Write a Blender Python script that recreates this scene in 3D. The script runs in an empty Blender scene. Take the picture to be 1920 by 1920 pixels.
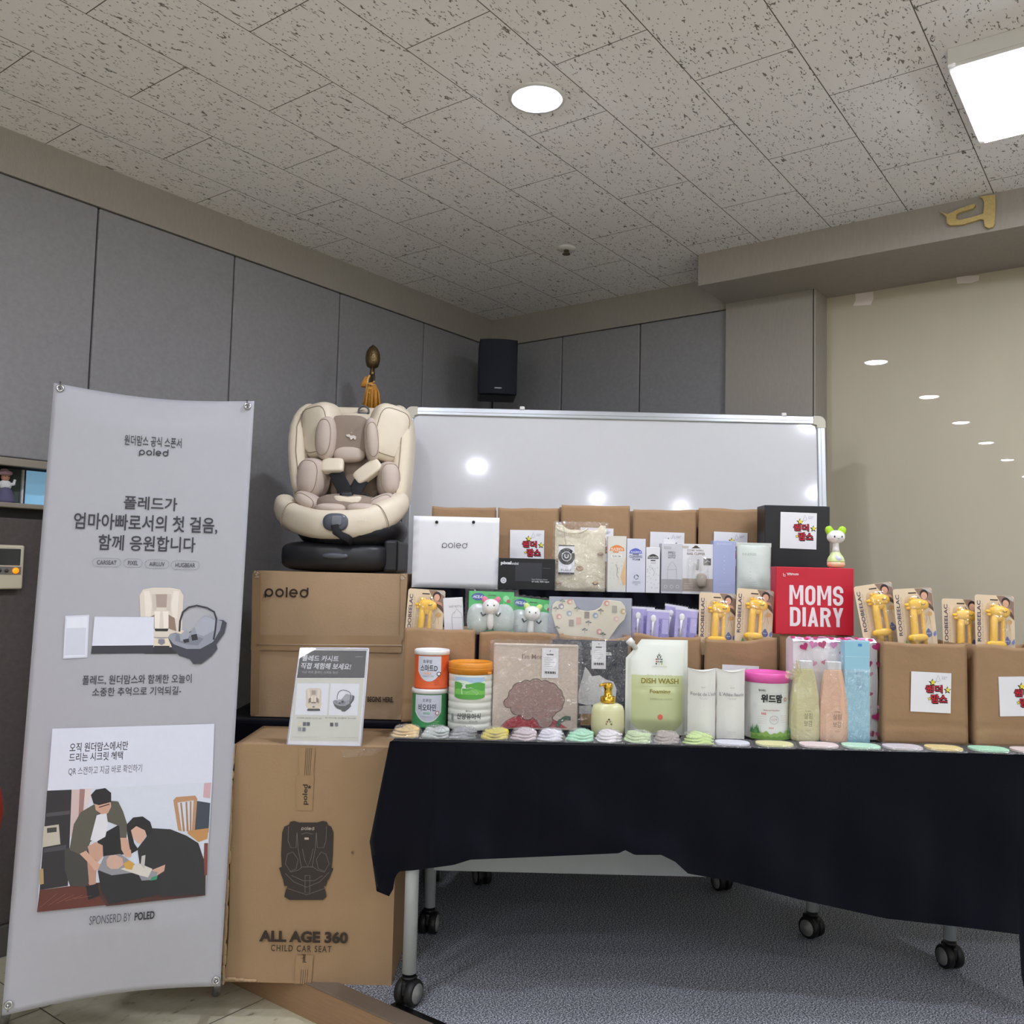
import bpy, bmesh, math, random
from mathutils import Vector, Matrix
SC = bpy.context.scene
COL = SC.collection
RND = random.Random(7)
PI = math.pi

# ------------------------------------------------------------------ camera
F_PX, PITCH, ROLL, EYE = 1650.0, math.atan(108 / 1650.0), math.radians(1.37), 1.22
fw = Vector((0, math.cos(PITCH), math.sin(PITCH)))
rt0 = Vector((1, 0, 0)); up0 = rt0.cross(fw)
rt = rt0 * math.cos(ROLL) + up0 * math.sin(ROLL)
up = up0 * math.cos(ROLL) - rt0 * math.sin(ROLL)
cd = bpy.data.cameras.new('camera'); cam = bpy.data.objects.new('camera', cd); COL.objects.link(cam)
cam.matrix_world = Matrix(((rt.x, up.x, -fw.x, 0), (rt.y, up.y, -fw.y, 0), (rt.z, up.z, -fw.z, EYE), (0, 0, 0, 1)))
cd.sensor_width = 36; cd.lens = 36 * F_PX / 1920; cd.clip_start = 0.05; cd.clip_end = 60
SC.camera = cam
SC.cycles.diffuse_bounces = 7; SC.cycles.max_bounces = 14; SC.cycles.transparent_max_bounces = 24
# ------------------------------------------------------------------ world, exposure
wd = bpy.data.worlds.new('world'); SC.world = wd; wd.use_nodes = True
wd.node_tree.nodes['Background'].inputs[0].default_value = (0.8, 0.85, 0.9, 1)
wd.node_tree.nodes['Background'].inputs[1].default_value = 0.02
vs = SC.view_settings
vs.view_transform = 'Standard'; vs.look = 'None'; vs.gamma = 1.0; vs.use_curve_mapping = False
vs.exposure = 1.85
LAMP_DOWN, LAMP_PANEL = 88.0, 7.5          # radiance of the downlight lenses and of the panel diffusers

def ray(px, py):
    return fw + rt * ((px - 960) / F_PX) - up * ((py - 960) / F_PX)
def at(px, py, Y):
    r = ray(px, py); return Vector((0, 0, EYE)) + r * (Y / r.y)
def atz(px, py, z):
    r = ray(px, py); return Vector((0, 0, EYE)) + r * ((z - EYE) / r.z)

# ------------------------------------------------------------------ materials
def lin(c):
    c = c / 255.0
    return c / 12.92 if c <= 0.04045 else ((c + 0.055) / 1.055) ** 2.4
def rgb(h):
    if isinstance(h, str):
        h = h.lstrip('#'); h = tuple(int(h[i:i + 2], 16) for i in (0, 2, 4))
    return (lin(h[0]), lin(h[1]), lin(h[2]), 1.0)
MATS = {}
def mat(name, col, rough=0.6, var=0.08, scale=30.0, bump=0.0, bscale=None, metal=0.0, coat=0.0, spec=0.5, sheen=0.0, emit=None, stretch=None, alpha=1.0, trans=0.0, crough=0.03, sss=0.0):
    """Principled material whose colour is varied by a noise texture and whose surface carries a noise bump."""
    if name in MATS: return MATS[name]
    m = bpy.data.materials.new(name); m.use_nodes = True; MATS[name] = m
    nt = m.node_tree; N = nt.nodes; L = nt.links; b = N['Principled BSDF']
    c = rgb(col)
    tc = N.new('ShaderNodeTexCoord'); mp = N.new('ShaderNodeMapping'); L.new(tc.outputs['Object'], mp.inputs[0])
    if stretch: mp.inputs['Scale'].default_value = stretch
    no = N.new('ShaderNodeTexNoise'); no.inputs['Scale'].default_value = scale; no.inputs['Detail'].default_value = 4
    L.new(mp.outputs[0], no.inputs['Vector'])
    mx = N.new('ShaderNodeMix'); mx.data_type = 'RGBA'
    mx.inputs['A'].default_value = tuple(x * (1 - var) for x in c[:3]) + (1,)
    mx.inputs['B'].default_value = tuple(min(1, x * (1 + var)) for x in c[:3]) + (1,)
    L.new(no.outputs['Fac'], mx.inputs['Factor']); L.new(mx.outputs['Result'], b.inputs['Base Color'])
    b.inputs['Roughness'].default_value = rough; b.inputs['Metallic'].default_value = metal
    b.inputs['Specular IOR Level'].default_value = spec
    b.inputs['Coat Weight'].default_value = coat; b.inputs['Coat Roughness'].default_value = crough
    b.inputs['Sheen Weight'].default_value = sheen
    b.inputs['Alpha'].default_value = alpha; b.inputs['Transmission Weight'].default_value = trans
    if sss: b.inputs['Subsurface Weight'].default_value = sss; b.inputs['Subsurface Radius'].default_value = (.01, .01, .01)
    if bump:
        bp = N.new('ShaderNodeBump'); bp.inputs['Strength'].default_value = bump; bp.inputs['Distance'].default_value = 0.004
        n2 = N.new('ShaderNodeTexNoise'); n2.inputs['Scale'].default_value = bscale or scale * 3; n2.inputs['Detail'].default_value = 5
        L.new(mp.outputs[0], n2.inputs['Vector']); L.new(n2.outputs['Fac'], bp.inputs['Height']); L.new(bp.outputs[0], b.inputs['Normal'])
    if emit:
        b.inputs['Emission Color'].default_value = c; b.inputs['Emission Strength'].default_value = emit
    return m
def ink(col, gloss=0.5):
    h = col if isinstance(col, str) else '#%02x%02x%02x' % tuple(col)
    return mat('ink_' + h.lstrip('#') + ('' if gloss == .5 else '_g'), h, rough=gloss, var=0.03, scale=60)
def film(name, fog=0.12, tint='#ffffff', rough=0.12, bump=0.6, bscale=28.0, gl=0.2):
    """Clear plastic film: mostly see-through, with wrinkled gloss."""
    if name in MATS: return MATS[name]
    m = bpy.data.materials.new(name); m.use_nodes = True; MATS[name] = m
    nt = m.node_tree; N = nt.nodes; L = nt.links
    for n in list(N):
        if n.type != 'OUTPUT_MATERIAL': N.remove(n)
    out = [n for n in N if n.type == 'OUTPUT_MATERIAL'][0]
    tr = N.new('ShaderNodeBsdfTransparent'); gg = N.new('ShaderNodeBsdfGlossy'); df = N.new('ShaderNodeBsdfDiffuse')
    df.inputs[0].default_value = rgb(tint); gg.inputs['Roughness'].default_value = rough
    tc = N.new('ShaderNodeTexCoord'); no = N.new('ShaderNodeTexNoise'); no.inputs['Scale'].default_value = bscale
    no.inputs['Detail'].default_value = 3; no.inputs['Distortion'].default_value = 1.2
    L.new(tc.outputs['Object'], no.inputs['Vector'])
    bp = N.new('ShaderNodeBump'); bp.inputs['Strength'].default_value = bump; bp.inputs['Distance'].default_value = 0.02
    L.new(no.outputs['Fac'], bp.inputs['Height']); L.new(bp.outputs[0], gg.inputs['Normal'])
    m1 = N.new('ShaderNodeMixShader'); m2 = N.new('ShaderNodeMixShader')
    m1.inputs[0].default_value = fog; L.new(tr.outputs[0], m1.inputs[1]); L.new(df.outputs[0], m1.inputs[2])
    m2.inputs[0].default_value = gl; L.new(m1.outputs[0], m2.inputs[1]); L.new(gg.outputs[0], m2.inputs[2])
    L.new(m2.outputs[0], out.inputs['Surface'])
    return m

# ------------------------------------------------------------------ mesh builder
class B:
    def __init__(s): s.v = []; s.f = []; s.fm = []; s.mats = []; s.fs = []
    def mi(s, m):
        if m not in s.mats: s.mats.append(m)
        return s.mats.index(m)
    def add(s, vs, fs, m, smooth=False, M=None):
        k = len(s.v); i = s.mi(m)
        for p in vs: s.v.append(tuple(M @ Vector(p)) if M else tuple(p))
        for f in fs: s.f.append(tuple(k + j for j in f)); s.fm.append(i); s.fs.append(smooth)
        return s
    def box(s, x0, x1, y0, y1, z0, z1, m, bev=0.0, seg=2, M=None):
        bm = bmesh.new(); bmesh.ops.create_cube(bm, size=1)
        for v in bm.verts: v.co = Vector(((x0 + x1) / 2 + v.co.x * (x1 - x0), (y0 + y1) / 2 + v.co.y * (y1 - y0), (z0 + z1) / 2 + v.co.z * (z1 - z0)))
        if bev: bmesh.ops.bevel(bm, geom=bm.edges[:], offset=bev, segments=seg, profile=.5, affect='EDGES')
        s.bm(bm, m, False, M); return s
    def bm(s, bm, m, smooth=False, M=None):
        bm.verts.index_update(); s.add([v.co[:] for v in bm.verts], [[v.index for v in f.verts] for f in bm.faces], m, smooth, M); bm.free()
    def grid(s, fn, nu, nv, m, smooth=True, M=None, wrapu=False):
        vs = [fn(i / nu, j / nv) for j in range(nv + 1) for i in range(nu if wrapu else nu + 1)]
        w = nu if wrapu else nu + 1; fs = []
        for j in range(nv):
            for i in range(nu): fs.append((j * w + i, j * w + (i + 1) % w, (j + 1) * w + (i + 1) % w, (j + 1) * w + i))
        return s.add(vs, fs, m, smooth, M)
    def lathe(s, prof, m, n=32, M=None, smooth=True, cap=True, sx=1.0, sy=1.0):
        vs = [(r * math.cos(2 * PI * i / n) * sx, r * math.sin(2 * PI * i / n) * sy, z) for r, z in prof for i in range(n)]
        fs = [(j * n + i, j * n + (i + 1) % n, (j + 1) * n + (i + 1) % n, (j + 1) * n + i) for j in range(len(prof) - 1) for i in range(n)]
        s.add(vs, fs, m, smooth, M)
        if cap:
            s.add(vs[:n], [tuple(range(n))[::-1]], m, False, M); s.add(vs[-n:], [tuple(range(n))], m, False, M)
        return s
    def sweep(s, path, rad, m, n=12, upv=(0, 0, 1), M=None, smooth=True, closed=False, e=1.0):
        """Tube along path; rad is r, (a, b) or a list of (a, b): a across, b along the up direction; e<1 squares the section."""
        P = [Vector(p) for p in path]; K = len(P); vs = []
        for k in range(K):
            t = (P[(k + 1) % K] - P[k - 1]) if closed else (P[min(k + 1, K - 1)] - P[max(k - 1, 0)])
            t.normalize(); u = Vector(upv); u = u - t * u.dot(t)
            if u.length < 1e-4: u = Vector((0, 1, 0)) - t * t.y
            u.normalize(); r = t.cross(u)
            a = rad[k] if isinstance(rad, list) else rad
            a, b = a if isinstance(a, tuple) else (a, a)
            for i in range(n):
                q = 2 * PI * i / n; c, d = math.cos(q), math.sin(q)
                c = math.copysign(abs(c) ** e, c); d = math.copysign(abs(d) ** e, d)
                vs.append(tuple(P[k] + r * (a * c) + u * (b * d)))
        fs = []
        for k in range(K if closed else K - 1):
            for i in range(n):
                fs.append((k * n + i, k * n + (i + 1) % n, ((k + 1) % K) * n + (i + 1) % n, ((k + 1) % K) * n + i))
        s.add(vs, fs, m, smooth, M)
        if not closed:
            s.add(vs[:n], [tuple(range(n))[::-1]], m, smooth, M); s.add(vs[-n:], [tuple(range(n))], m, smooth, M)
        return s
    def pillow(s, c, r, m, e1=0.7, e2=0.7, M=None, nu=28, nv=16, fn=None):
        """Superellipsoid: rounder for exponents near 1, boxier near 0.3."""
        def pw(a, e): return math.copysign(abs(a) ** e, a)
        vs = []
        for j in range(nv + 1):
            ph = -PI / 2 + PI * j / nv
            for i in range(nu):
                th = 2 * PI * i / nu
                p = Vector((pw(math.cos(ph), e1) * pw(math.cos(th), e2) * r[0], pw(math.cos(ph), e1) * pw(math.sin(th), e2) * r[1], pw(math.sin(ph), e1) * r[2]))
                if fn: p = Vector(fn(p))
                vs.append(tuple(p + Vector(c)))
        fs = [(j * nu + i, j * nu + (i + 1) % nu, (j + 1) * nu + (i + 1) % nu, (j + 1) * nu + i) for j in range(nv) for i in range(nu)]
        return s.add(vs, fs, m, True, M)
    def prism(s, pts, y0, y1, m, M=None):
        """Polygon in x, z extruded from y0 to y1."""
        n = len(pts); vs = [(x, y0, z) for x, z in pts] + [(x, y1, z) for x, z in pts]
        return s.add(vs, [tuple(range(n)), tuple(range(2 * n - 1, n - 1, -1))] + [(i, i + n, (i + 1) % n + n, (i + 1) % n) for i in range(n)], m, False, M)
    def obj(s, name, parent=None, bev=0.0, sub=0, solid=0.0, loc=None):
        me = bpy.data.meshes.new(name); me.from_pydata(s.v, [], s.f)
        for m in s.mats: me.materials.append(m)
        me.polygons.foreach_set('material_index', s.fm); me.polygons.foreach_set('use_smooth', s.fs)
        bm = bmesh.new(); bm.from_mesh(me)
        bmesh.ops.remove_doubles(bm, verts=bm.verts[:], dist=1e-6); bmesh.ops.recalc_face_normals(bm, faces=bm.faces[:])
        bm.to_mesh(me); bm.free(); me.update()
        o = bpy.data.objects.new(name, me); COL.objects.link(o)
        if parent: o.parent = parent
        if loc is not None: o.location = loc
        if solid:
            md = o.modifiers.new('thickness', 'SOLIDIFY'); md.thickness = solid; md.offset = 0
        if bev:
            md = o.modifiers.new('bevel', 'BEVEL'); md.width = bev; md.segments = 2; md.limit_method = 'ANGLE'
        if sub:
            md = o.modifiers.new('smooth', 'SUBSURF'); md.levels = sub; md.render_levels = sub
        return o

def text_mesh(txt, bold=0.0, spacing=1.0, align='LEFT'):
    c = bpy.data.curves.new('tmp', 'FONT'); c.body = txt; c.offset = bold; c.resolution_u = 3; c.space_character = spacing; c.align_x = align
    o = bpy.data.objects.new('tmp', c); COL.objects.link(o)
    me = bpy.data.meshes.new_from_object(o.evaluated_get(bpy.context.evaluated_depsgraph_get()))
    vs = [v.co[:] for v in me.vertices]; fs = [tuple(p.vertices) for p in me.polygons]
    bpy.data.objects.remove(o); bpy.data.curves.remove(c); bpy.data.meshes.remove(me)
    return vs, fs
TXT = {}
class P(B):
    """Printed matter lying on the local plane y = y0 (facing -y); every call lies a hair above the one before."""
    def __init__(s, y0=0.0, R=None, cy=0.0, eps=0.00004, start=0.0004):
        super().__init__(); s.y0 = y0; s.k = start; s.R = R; s.cy = cy; s.eps = .0003 if R else eps
    def lay(s, pts, fs, col, m=None):
        s.k += s.eps
        out = []
        for x, z in pts:
            if s.R: a = x / s.R; out.append(((s.R + s.k) * math.sin(a), s.cy - (s.R + s.k) * math.cos(a), z))
            else: out.append((x, s.y0 - s.k, z))
        s.add(out, fs, m or ink(col)); return s
    def poly(s, pts, col, m=None): return s.lay(pts, [tuple(range(len(pts)))], col, m)
    def rect(s, x0, z0, x1, z1, col, m=None):
        if s.R:
            n = 14; p = []; f = []
            for i in range(n + 1):
                x = x0 + (x1 - x0) * i / n; p += [(x, z0), (x, z1)]
            return s.lay(p, [(2 * i, 2 * i + 2, 2 * i + 3, 2 * i + 1) for i in range(n)], col, m)
        return s.poly([(x0, z0), (x1, z0), (x1, z1), (x0, z1)], col, m)
    def cols(s, x0, x1, zb, zt, col, n=24):
        p = []; 
        for i in range(n + 1):
            x = x0 + (x1 - x0) * i / n; t = i / n; p += [(x, zb(t)), (x, zt(t))]
        return s.lay(p, [(2 * i, 2 * i + 2, 2 * i + 3, 2 * i + 1) for i in range(n)], col)
    def disc(s, cx, cz, rx, col, rz=None, n=24, m=None):
        rz = rz or rx
        return s.poly([(cx + rx * math.cos(2 * PI * i / n), cz + rz * math.sin(2 * PI * i / n)) for i in range(n)], col, m)
    def ring(s, cx, cz, r0, r1, col, n=28, a0=0, a1=2 * PI):
        p = []
        for i in range(n + 1):
            a = a0 + (a1 - a0) * i / n; p += [(cx + r0 * math.cos(a), cz + r0 * math.sin(a)), (cx + r1 * math.cos(a), cz + r1 * math.sin(a))]
        return s.lay(p, [(2 * i, 2 * i + 1, 2 * i + 3, 2 * i + 2) for i in range(n)], col)
    def line(s, pts, w, col):
        p = []; n = len(pts)
        for i in range(n):
            a = pts[max(0, i - 1)]; b = pts[min(n - 1, i + 1)]; dx, dz = b[0] - a[0], b[1] - a[1]; l = math.hypot(dx, dz) or 1
            p += [(pts[i][0] - dz / l * w / 2, pts[i][1] + dx / l * w / 2), (pts[i][0] + dz / l * w / 2, pts[i][1] - dx / l * w / 2)]
        return s.lay(p, [(2 * i, 2 * i + 1, 2 * i + 3, 2 * i + 2) for i in range(n - 1)], col)
    def star(s, cx, cz, r, col, k=.48, a0=PI / 2):
        return s.poly([(cx + (r if i % 2 == 0 else r * k) * math.cos(a0 + PI * i / 5), cz + (r if i % 2 == 0 else r * k) * math.sin(a0 + PI * i / 5)) for i in range(10)], col)
    def heart(s, cx, cz, r, col, rot=0.0):
        p = []
        for i in range(20):
            t = 2 * PI * i / 20; x = 16 * math.sin(t) ** 3 / 16 * r; z = (13 * math.cos(t) - 5 * math.cos(2 * t) - 2 * math.cos(3 * t) - math.cos(4 * t)) / 16 * r
            p.append((cx + x * math.cos(rot) - z * math.sin(rot), cz + x * math.sin(rot) + z * math.cos(rot)))
        return s.poly(p, col)
    def text(s, txt, x0, z0, x1, z1, col, bold=0.0, rot=0, m=None, slant=0.0, spacing=1.0, align='LEFT'):
        """Text stretched to fill the rectangle; rot in quarter turns counter-clockwise."""
        key = (txt, bold, spacing, align)
        if key not in TXT: TXT[key] = text_mesh(*key)
        vs, fs = TXT[key]
        ax = min(v[0] for v in vs); bx = max(v[0] for v in vs); az = min(v[1] for v in vs); bz = max(v[1] for v in vs)
        pts = []
        for v in vs:
            a = (v[0] - ax) / (bx - ax); b = (v[1] - az) / (bz - az)
            a += slant * (b - .5)
            if rot == 1: a, b = 1 - b, a
            elif rot == 3: a, b = b, 1 - a
            pts.append((x0 + (x1 - x0) * a, z0 + (z1 - z0) * b))
        return s.lay(pts, fs, col, m)

    def logo(s, x0, z0, x1, z1, col, t=.20):
        """The rounded 'poled' wordmark from rings and stems."""
        k = (x1 - x0) / 5.04; h = (z1 - z0); r = k / 2; zc = z0 + h * .46; q = t * k; x = x0
        s.ring(x + r, zc, r - q, r, col); s.poly([(x, z0), (x + q, z0), (x + q, zc), (x, zc)], col); x += 1.22 * k
        s.ring(x + r, zc, r - q, r, col); x += 1.22 * k
        s.poly([(x, zc - r), (x + q, zc - r), (x + q, z1), (x, z1)], col); x += .38 * k
        s.ring(x + r, zc, r - q, r, col, a0=0, a1=2 * PI - .75); s.poly([(x + q * .5, zc - q / 2), (x + k, zc - q / 2), (x + k, zc + q / 2), (x + q * .5, zc + q / 2)], col); x += 1.22 * k
        s.ring(x + r, zc, r - q, r, col); s.poly([(x + k - q, zc), (x + k, zc), (x + k, z1), (x + k - q, z1)], col); return s
    def block(s, txt, x0, z0, x1, z1, col, t=.30, gap=.16):
        """Heavy condensed capitals drawn from bars and arcs."""
        W_ = {'M': 1.25, 'I': t}; ws = [W_.get(c, .92) for c in txt]; tot = sum(ws) + gap * (len(ws) - 1); k = (x1 - x0) / tot; x = x0; h = z1 - z0; th = .17
        def po(l): s.poly([(x + a * w * k, z0 + b * h) for a, b in l], col)
        def st(l, closed=False):
            n = len(l); P_ = []; tx = t * k; tz = th * h
            pts = [(x + tx / 2 + a * (w * k - tx), z0 + tz / 2 + b * (h - tz)) for a, b in l]
            for i in range(n):
                a = pts[(i - 1) % n] if closed or i else pts[0]; b = pts[(i + 1) % n] if closed or i < n - 1 else pts[-1]; dx, dz = b[0] - a[0], b[1] - a[1]; L = math.hypot(dx, dz); nx, nz = -dz / L * tx / 2, dx / L * tz / 2
                P_ += [(pts[i][0] + nx, pts[i][1] + nz), (pts[i][0] - nx, pts[i][1] - nz)]
            m_ = n if closed else n - 1
            s.lay(P_, [(2 * i, 2 * i + 1, (2 * i + 3) % (2 * n), (2 * i + 2) % (2 * n)) for i in range(m_)], col)
        def arc(cx, cz, rx, rz, a0, a1, n=10): return [(cx + rx * math.cos(a0 + (a1 - a0) * i / n), cz + rz * math.sin(a0 + (a1 - a0) * i / n)) for i in range(n + 1)]
        for c, w in zip(txt, ws):
            q = t / w
            if c == 'M': po([(0, 0), (q, 0), (q, 1), (0, 1)]); po([(1 - q, 0), (1, 0), (1, 1), (1 - q, 1)]); po([(q * .6, 1), (q * 1.15, 1), (.58, .30), (.42, .30)]); po([(1 - q * 1.15, 1), (1 - q * .6, 1), (.58, .30), (.42, .30)])
            elif c == 'O': st(arc(.5, .76, .5, .24, 0, PI)[:-1] + [(0, .76), (0, .24)] + arc(.5, .24, .5, .24, PI, 2 * PI)[1:] + [(1, .5)], True)
            elif c == 'S': st([(1, .68)] + arc(.5, .78, .5, .22, 0, PI) + arc(.5, .70, .5, .18, PI, 1.35 * PI)[1:] + arc(.5, .30, .5, .20, .35 * PI, 0) + arc(.5, .22, .5, .22, 0, -PI) + [(0, .32)])
            elif c == 'I': po([(0, 0), (1, 0), (1, 1), (0, 1)])
            elif c == 'D': po([(0, 0), (q, 0), (q, 1), (0, 1)]); st([(.1, 1), (.45, 1)] + arc(.45, .74, .55, .26, PI / 2, 0)[1:] + arc(.45, .26, .55, .26, 0, -PI / 2) + [(.1, 0)])
            elif c == 'A': po([(0, 0), (q, 0), (.62, 1), (.38, 1)]); po([(1 - q, 0), (1, 0), (.62, 1), (.38, 1)]); po([(.25, .18), (.75, .18), (.70, .33), (.30, .33)])
            elif c == 'R': po([(0, 0), (q, 0), (q, 1), (0, 1)]); st([(.1, 1), (.5, 1)] + arc(.5, .77, .5, .23, PI / 2, -PI / 2)[1:] + [(.1, .54)]); po([(.42, .50), (.72, .52), (1, 0), (1 - q, 0)])
            elif c == 'Y': po([(.5 - q / 2, 0), (.5 + q / 2, 0), (.5 + q / 2, .46), (.5 - q / 2, .46)]); po([(0, 1), (q, 1), (.5 + q / 2, .42), (.5 - q / 2, .42)]); po([(1, 1), (1 - q, 1), (.5 - q / 2, .42), (.5 + q / 2, .42)])
            x += (w + gap) * k
        return s

# ------------------------------------------------------------------ things
def tag(o, label, cat, group=None, kind=None):
    if label: o['label'] = label
    if cat: o['category'] = cat
    if group: o['group'] = group
    if kind: o['kind'] = kind
    return o
def thing(name, label, cat, loc=(0, 0, 0), rot=(0, 0, 0), group=None):
    o = bpy.data.objects.new(name, None); COL.objects.link(o); o.empty_display_size = 0.05
    o.location = loc; o.rotation_euler = rot
    return tag(o, label, cat, group)
def mw(o):
    M = Matrix.LocRotScale(o.location, o.rotation_euler.to_quaternion(), o.scale)
    return mw(o.parent) @ M if o.parent else M
def copy_tree(o, parent=None):
    c = o.copy(); COL.objects.link(c); c.parent = parent
    for ch in list(o.children): copy_tree(ch, c)
    return c
def copy_thing(o, label, loc, rot=None, group=None, scale=None):
    c = copy_tree(o); c.location = loc
    if rot is not None: c.rotation_euler = rot
    if scale is not None: c.scale = scale
    c['label'] = label
    if group: c['group'] = group
    return c
def facemap(o, y0=0.0):
    """Photo pixel -> (x, z) on the local plane y = y0 of a thing."""
    M = mw(o).inverted(); e = M @ Vector((0, 0, EYE))
    def f(px, py):
        d = M.to_3x3() @ ray(px, py); t = (y0 - e.y) / d.y; p = e + d * t; return (p.x, p.z)
    return f
def rectmap(f):
    def g(x0, y0, x1, y1):
        cx, cz = f((x0 + x1) / 2, (y0 + y1) / 2)
        a = f(x0, (y0 + y1) / 2); b = f(x1, (y0 + y1) / 2); c = f((x0 + x1) / 2, y0); d = f((x0 + x1) / 2, y1)
        w = math.hypot(b[0] - a[0], b[1] - a[1]) / 2; h = math.hypot(c[0] - d[0], c[1] - d[1]) / 2
        return (cx - w, cz - h, cx + w, cz + h)
    return g
# ================================================================== the room
# room axes: local x runs along the left wall (u), local y towards the left wall (w); world rotation RA
RA = math.atan2(0.804, 0.595)
CEIL, LW, BW, PANEL, PFRONT, BEAM, STEP, LOWZ = 2.665, 3.114, 3.971, 4.11, 3.945, 3.625, 1.806, -0.095
def room(u, w, z=0.0):
    return Vector((u * math.cos(RA) - w * math.sin(RA), u * math.sin(RA) + w * math.cos(RA), z))
def struct(name, b, **k):
    o = b.obj(name, **k); o.rotation_euler = (0, 0, RA); o['kind'] = 'structure'; return o

M_FELT = mat('grey_felt', (146, 145, 147), rough=.95, var=.16, scale=55, bump=.5, bscale=420, sheen=.1, spec=.1)
M_SHADEFELT = mat('shade_toned_felt', (92, 86, 83), rough=.95, var=.2, scale=60, bump=.5, bscale=420, spec=.1)  # felt darkened in its colour to carry the shade low on the left wall
M_FELTGAP = mat('grey_felt_gap', (62, 60, 60), rough=.95, spec=.1)
M_PAPER = mat('olive_wallpaper', (160, 154, 145), rough=.75, var=.10, scale=90, bump=.25, bscale=300, stretch=(1, 1, .25), spec=.25)
M_BEIGE = mat('beige_varnished_board', (192, 184, 162), rough=.5, var=.05, scale=9, stretch=(1, 1, .3), coat=1.0, crough=.004, spec=.3)
M_PLAIN = mat('plain_plaster', (232, 229, 222), rough=.9, var=.04)
M_WOOD = mat('oak_riser', (150, 118, 88), rough=.5, var=.22, scale=14, stretch=(14, 1, 14), bump=.15)
M_NOSE = mat('worn_wood_nosing', (112, 98, 84), rough=.55, var=.15, scale=20, stretch=(12, 1, 12))
M_BLACKTRIM = mat('black_rubber_trim', (16, 16, 17), rough=.25, var=.1)
M_SILL = mat('beige_window_frame', (142, 134, 120), rough=.55, var=.05)

def ceiling_material():
    m = bpy.data.materials.new('fissured_ceiling_tile'); m.use_nodes = True
    nt = m.node_tree; N = nt.nodes; L = nt.links; b = N['Principled BSDF']; b.inputs['Roughness'].default_value = .95
    b.inputs['Specular IOR Level'].default_value = .1
    tc = N.new('ShaderNodeTexCoord')
    def mapping(sc, loc=(0, 0, 0)):
        n = N.new('ShaderNodeMapping'); n.inputs['Scale'].default_value = sc; n.inputs['Location'].default_value = loc
        L.new(tc.outputs['Object'], n.inputs[0]); return n.outputs[0]
    br = N.new('ShaderNodeTexBrick'); br.offset = .5; br.inputs['Scale'].default_value = 1; br.inputs['Brick Width'].default_value = .597
    br.inputs['Row Height'].default_value = .2985; br.inputs['Mortar Size'].default_value = .0016; br.inputs['Mortar Smooth'].default_value = 0
    L.new(mapping((1, 1, 1), (-1.413 + .597 * 20, -1.973 + .2985 * 40, 0)), br.inputs['Vector'])
    no = N.new('ShaderNodeTexNoise'); no.inputs['Scale'].default_value = 1; no.inputs['Detail'].default_value = 1.5; no.inputs['Distortion'].default_value = .9
    L.new(mapping((42, 104, 1)), no.inputs['Vector'])
    g = N.new('ShaderNodeMapRange'); g.inputs['From Min'].default_value = .64; g.inputs['From Max'].default_value = .69; L.new(no.outputs['Fac'], g.inputs['Value'])
    vo = N.new('ShaderNodeTexVoronoi'); vo.inputs['Scale'].default_value = 78; L.new(mapping((.8, 1.25, 1)), vo.inputs['Vector'])
    d = N.new('ShaderNodeMapRange'); d.inputs['From Min'].default_value = .22; d.inputs['From Max'].default_value = .15; L.new(vo.outputs['Distance'], d.inputs['Value'])
    sp = N.new('ShaderNodeSeparateColor'); L.new(vo.outputs['Color'], sp.inputs[0])
    gt = N.new('ShaderNodeMath'); gt.operation = 'GREATER_THAN'; gt.inputs[1].default_value = .5; L.new(sp.outputs[0], gt.inputs[0])
    mu = N.new('ShaderNodeMath'); mu.operation = 'MULTIPLY'; L.new(gt.outputs[0], mu.inputs[0]); L.new(d.outputs[0], mu.inputs[1])
    ma = N.new('ShaderNodeMath'); ma.operation = 'MAXIMUM'; L.new(mu.outputs[0], ma.inputs[0]); L.new(g.outputs[0], ma.inputs[1])
    pa = N.new('ShaderNodeTexNoise'); pa.inputs['Scale'].default_value = 1.5; L.new(tc.outputs['Object'], pa.inputs['Vector'])
    base = N.new('ShaderNodeMix'); base.data_type = 'RGBA'; base.inputs['A'].default_value = rgb((238, 235, 233)); base.inputs['B'].default_value = rgb((244, 242, 241))
    L.new(pa.outputs['Fac'], base.inputs['Factor'])
    m1 = N.new('ShaderNodeMix'); m1.data_type = 'RGBA'; m1.inputs['B'].default_value = rgb((134, 128, 123)); L.new(base.outputs['Result'], m1.inputs['A']); L.new(ma.outputs[0], m1.inputs['Factor'])
    m2 = N.new('ShaderNodeMix'); m2.data_type = 'RGBA'; m2.inputs['B'].default_value = rgb((112, 105, 99)); L.new(m1.outputs['Result'], m2.inputs['A']); L.new(br.outputs['Fac'], m2.inputs['Factor'])
    L.new(m2.outputs['Result'], b.inputs['Base Color'])
    bp = N.new('ShaderNodeBump'); bp.inputs['Strength'].default_value = .6; bp.inputs['Distance'].default_value = .003; bp.invert = True
    L.new(ma.outputs[0], bp.inputs['Height']); L.new(bp.outputs[0], b.inputs['Normal'])
    return m
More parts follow.
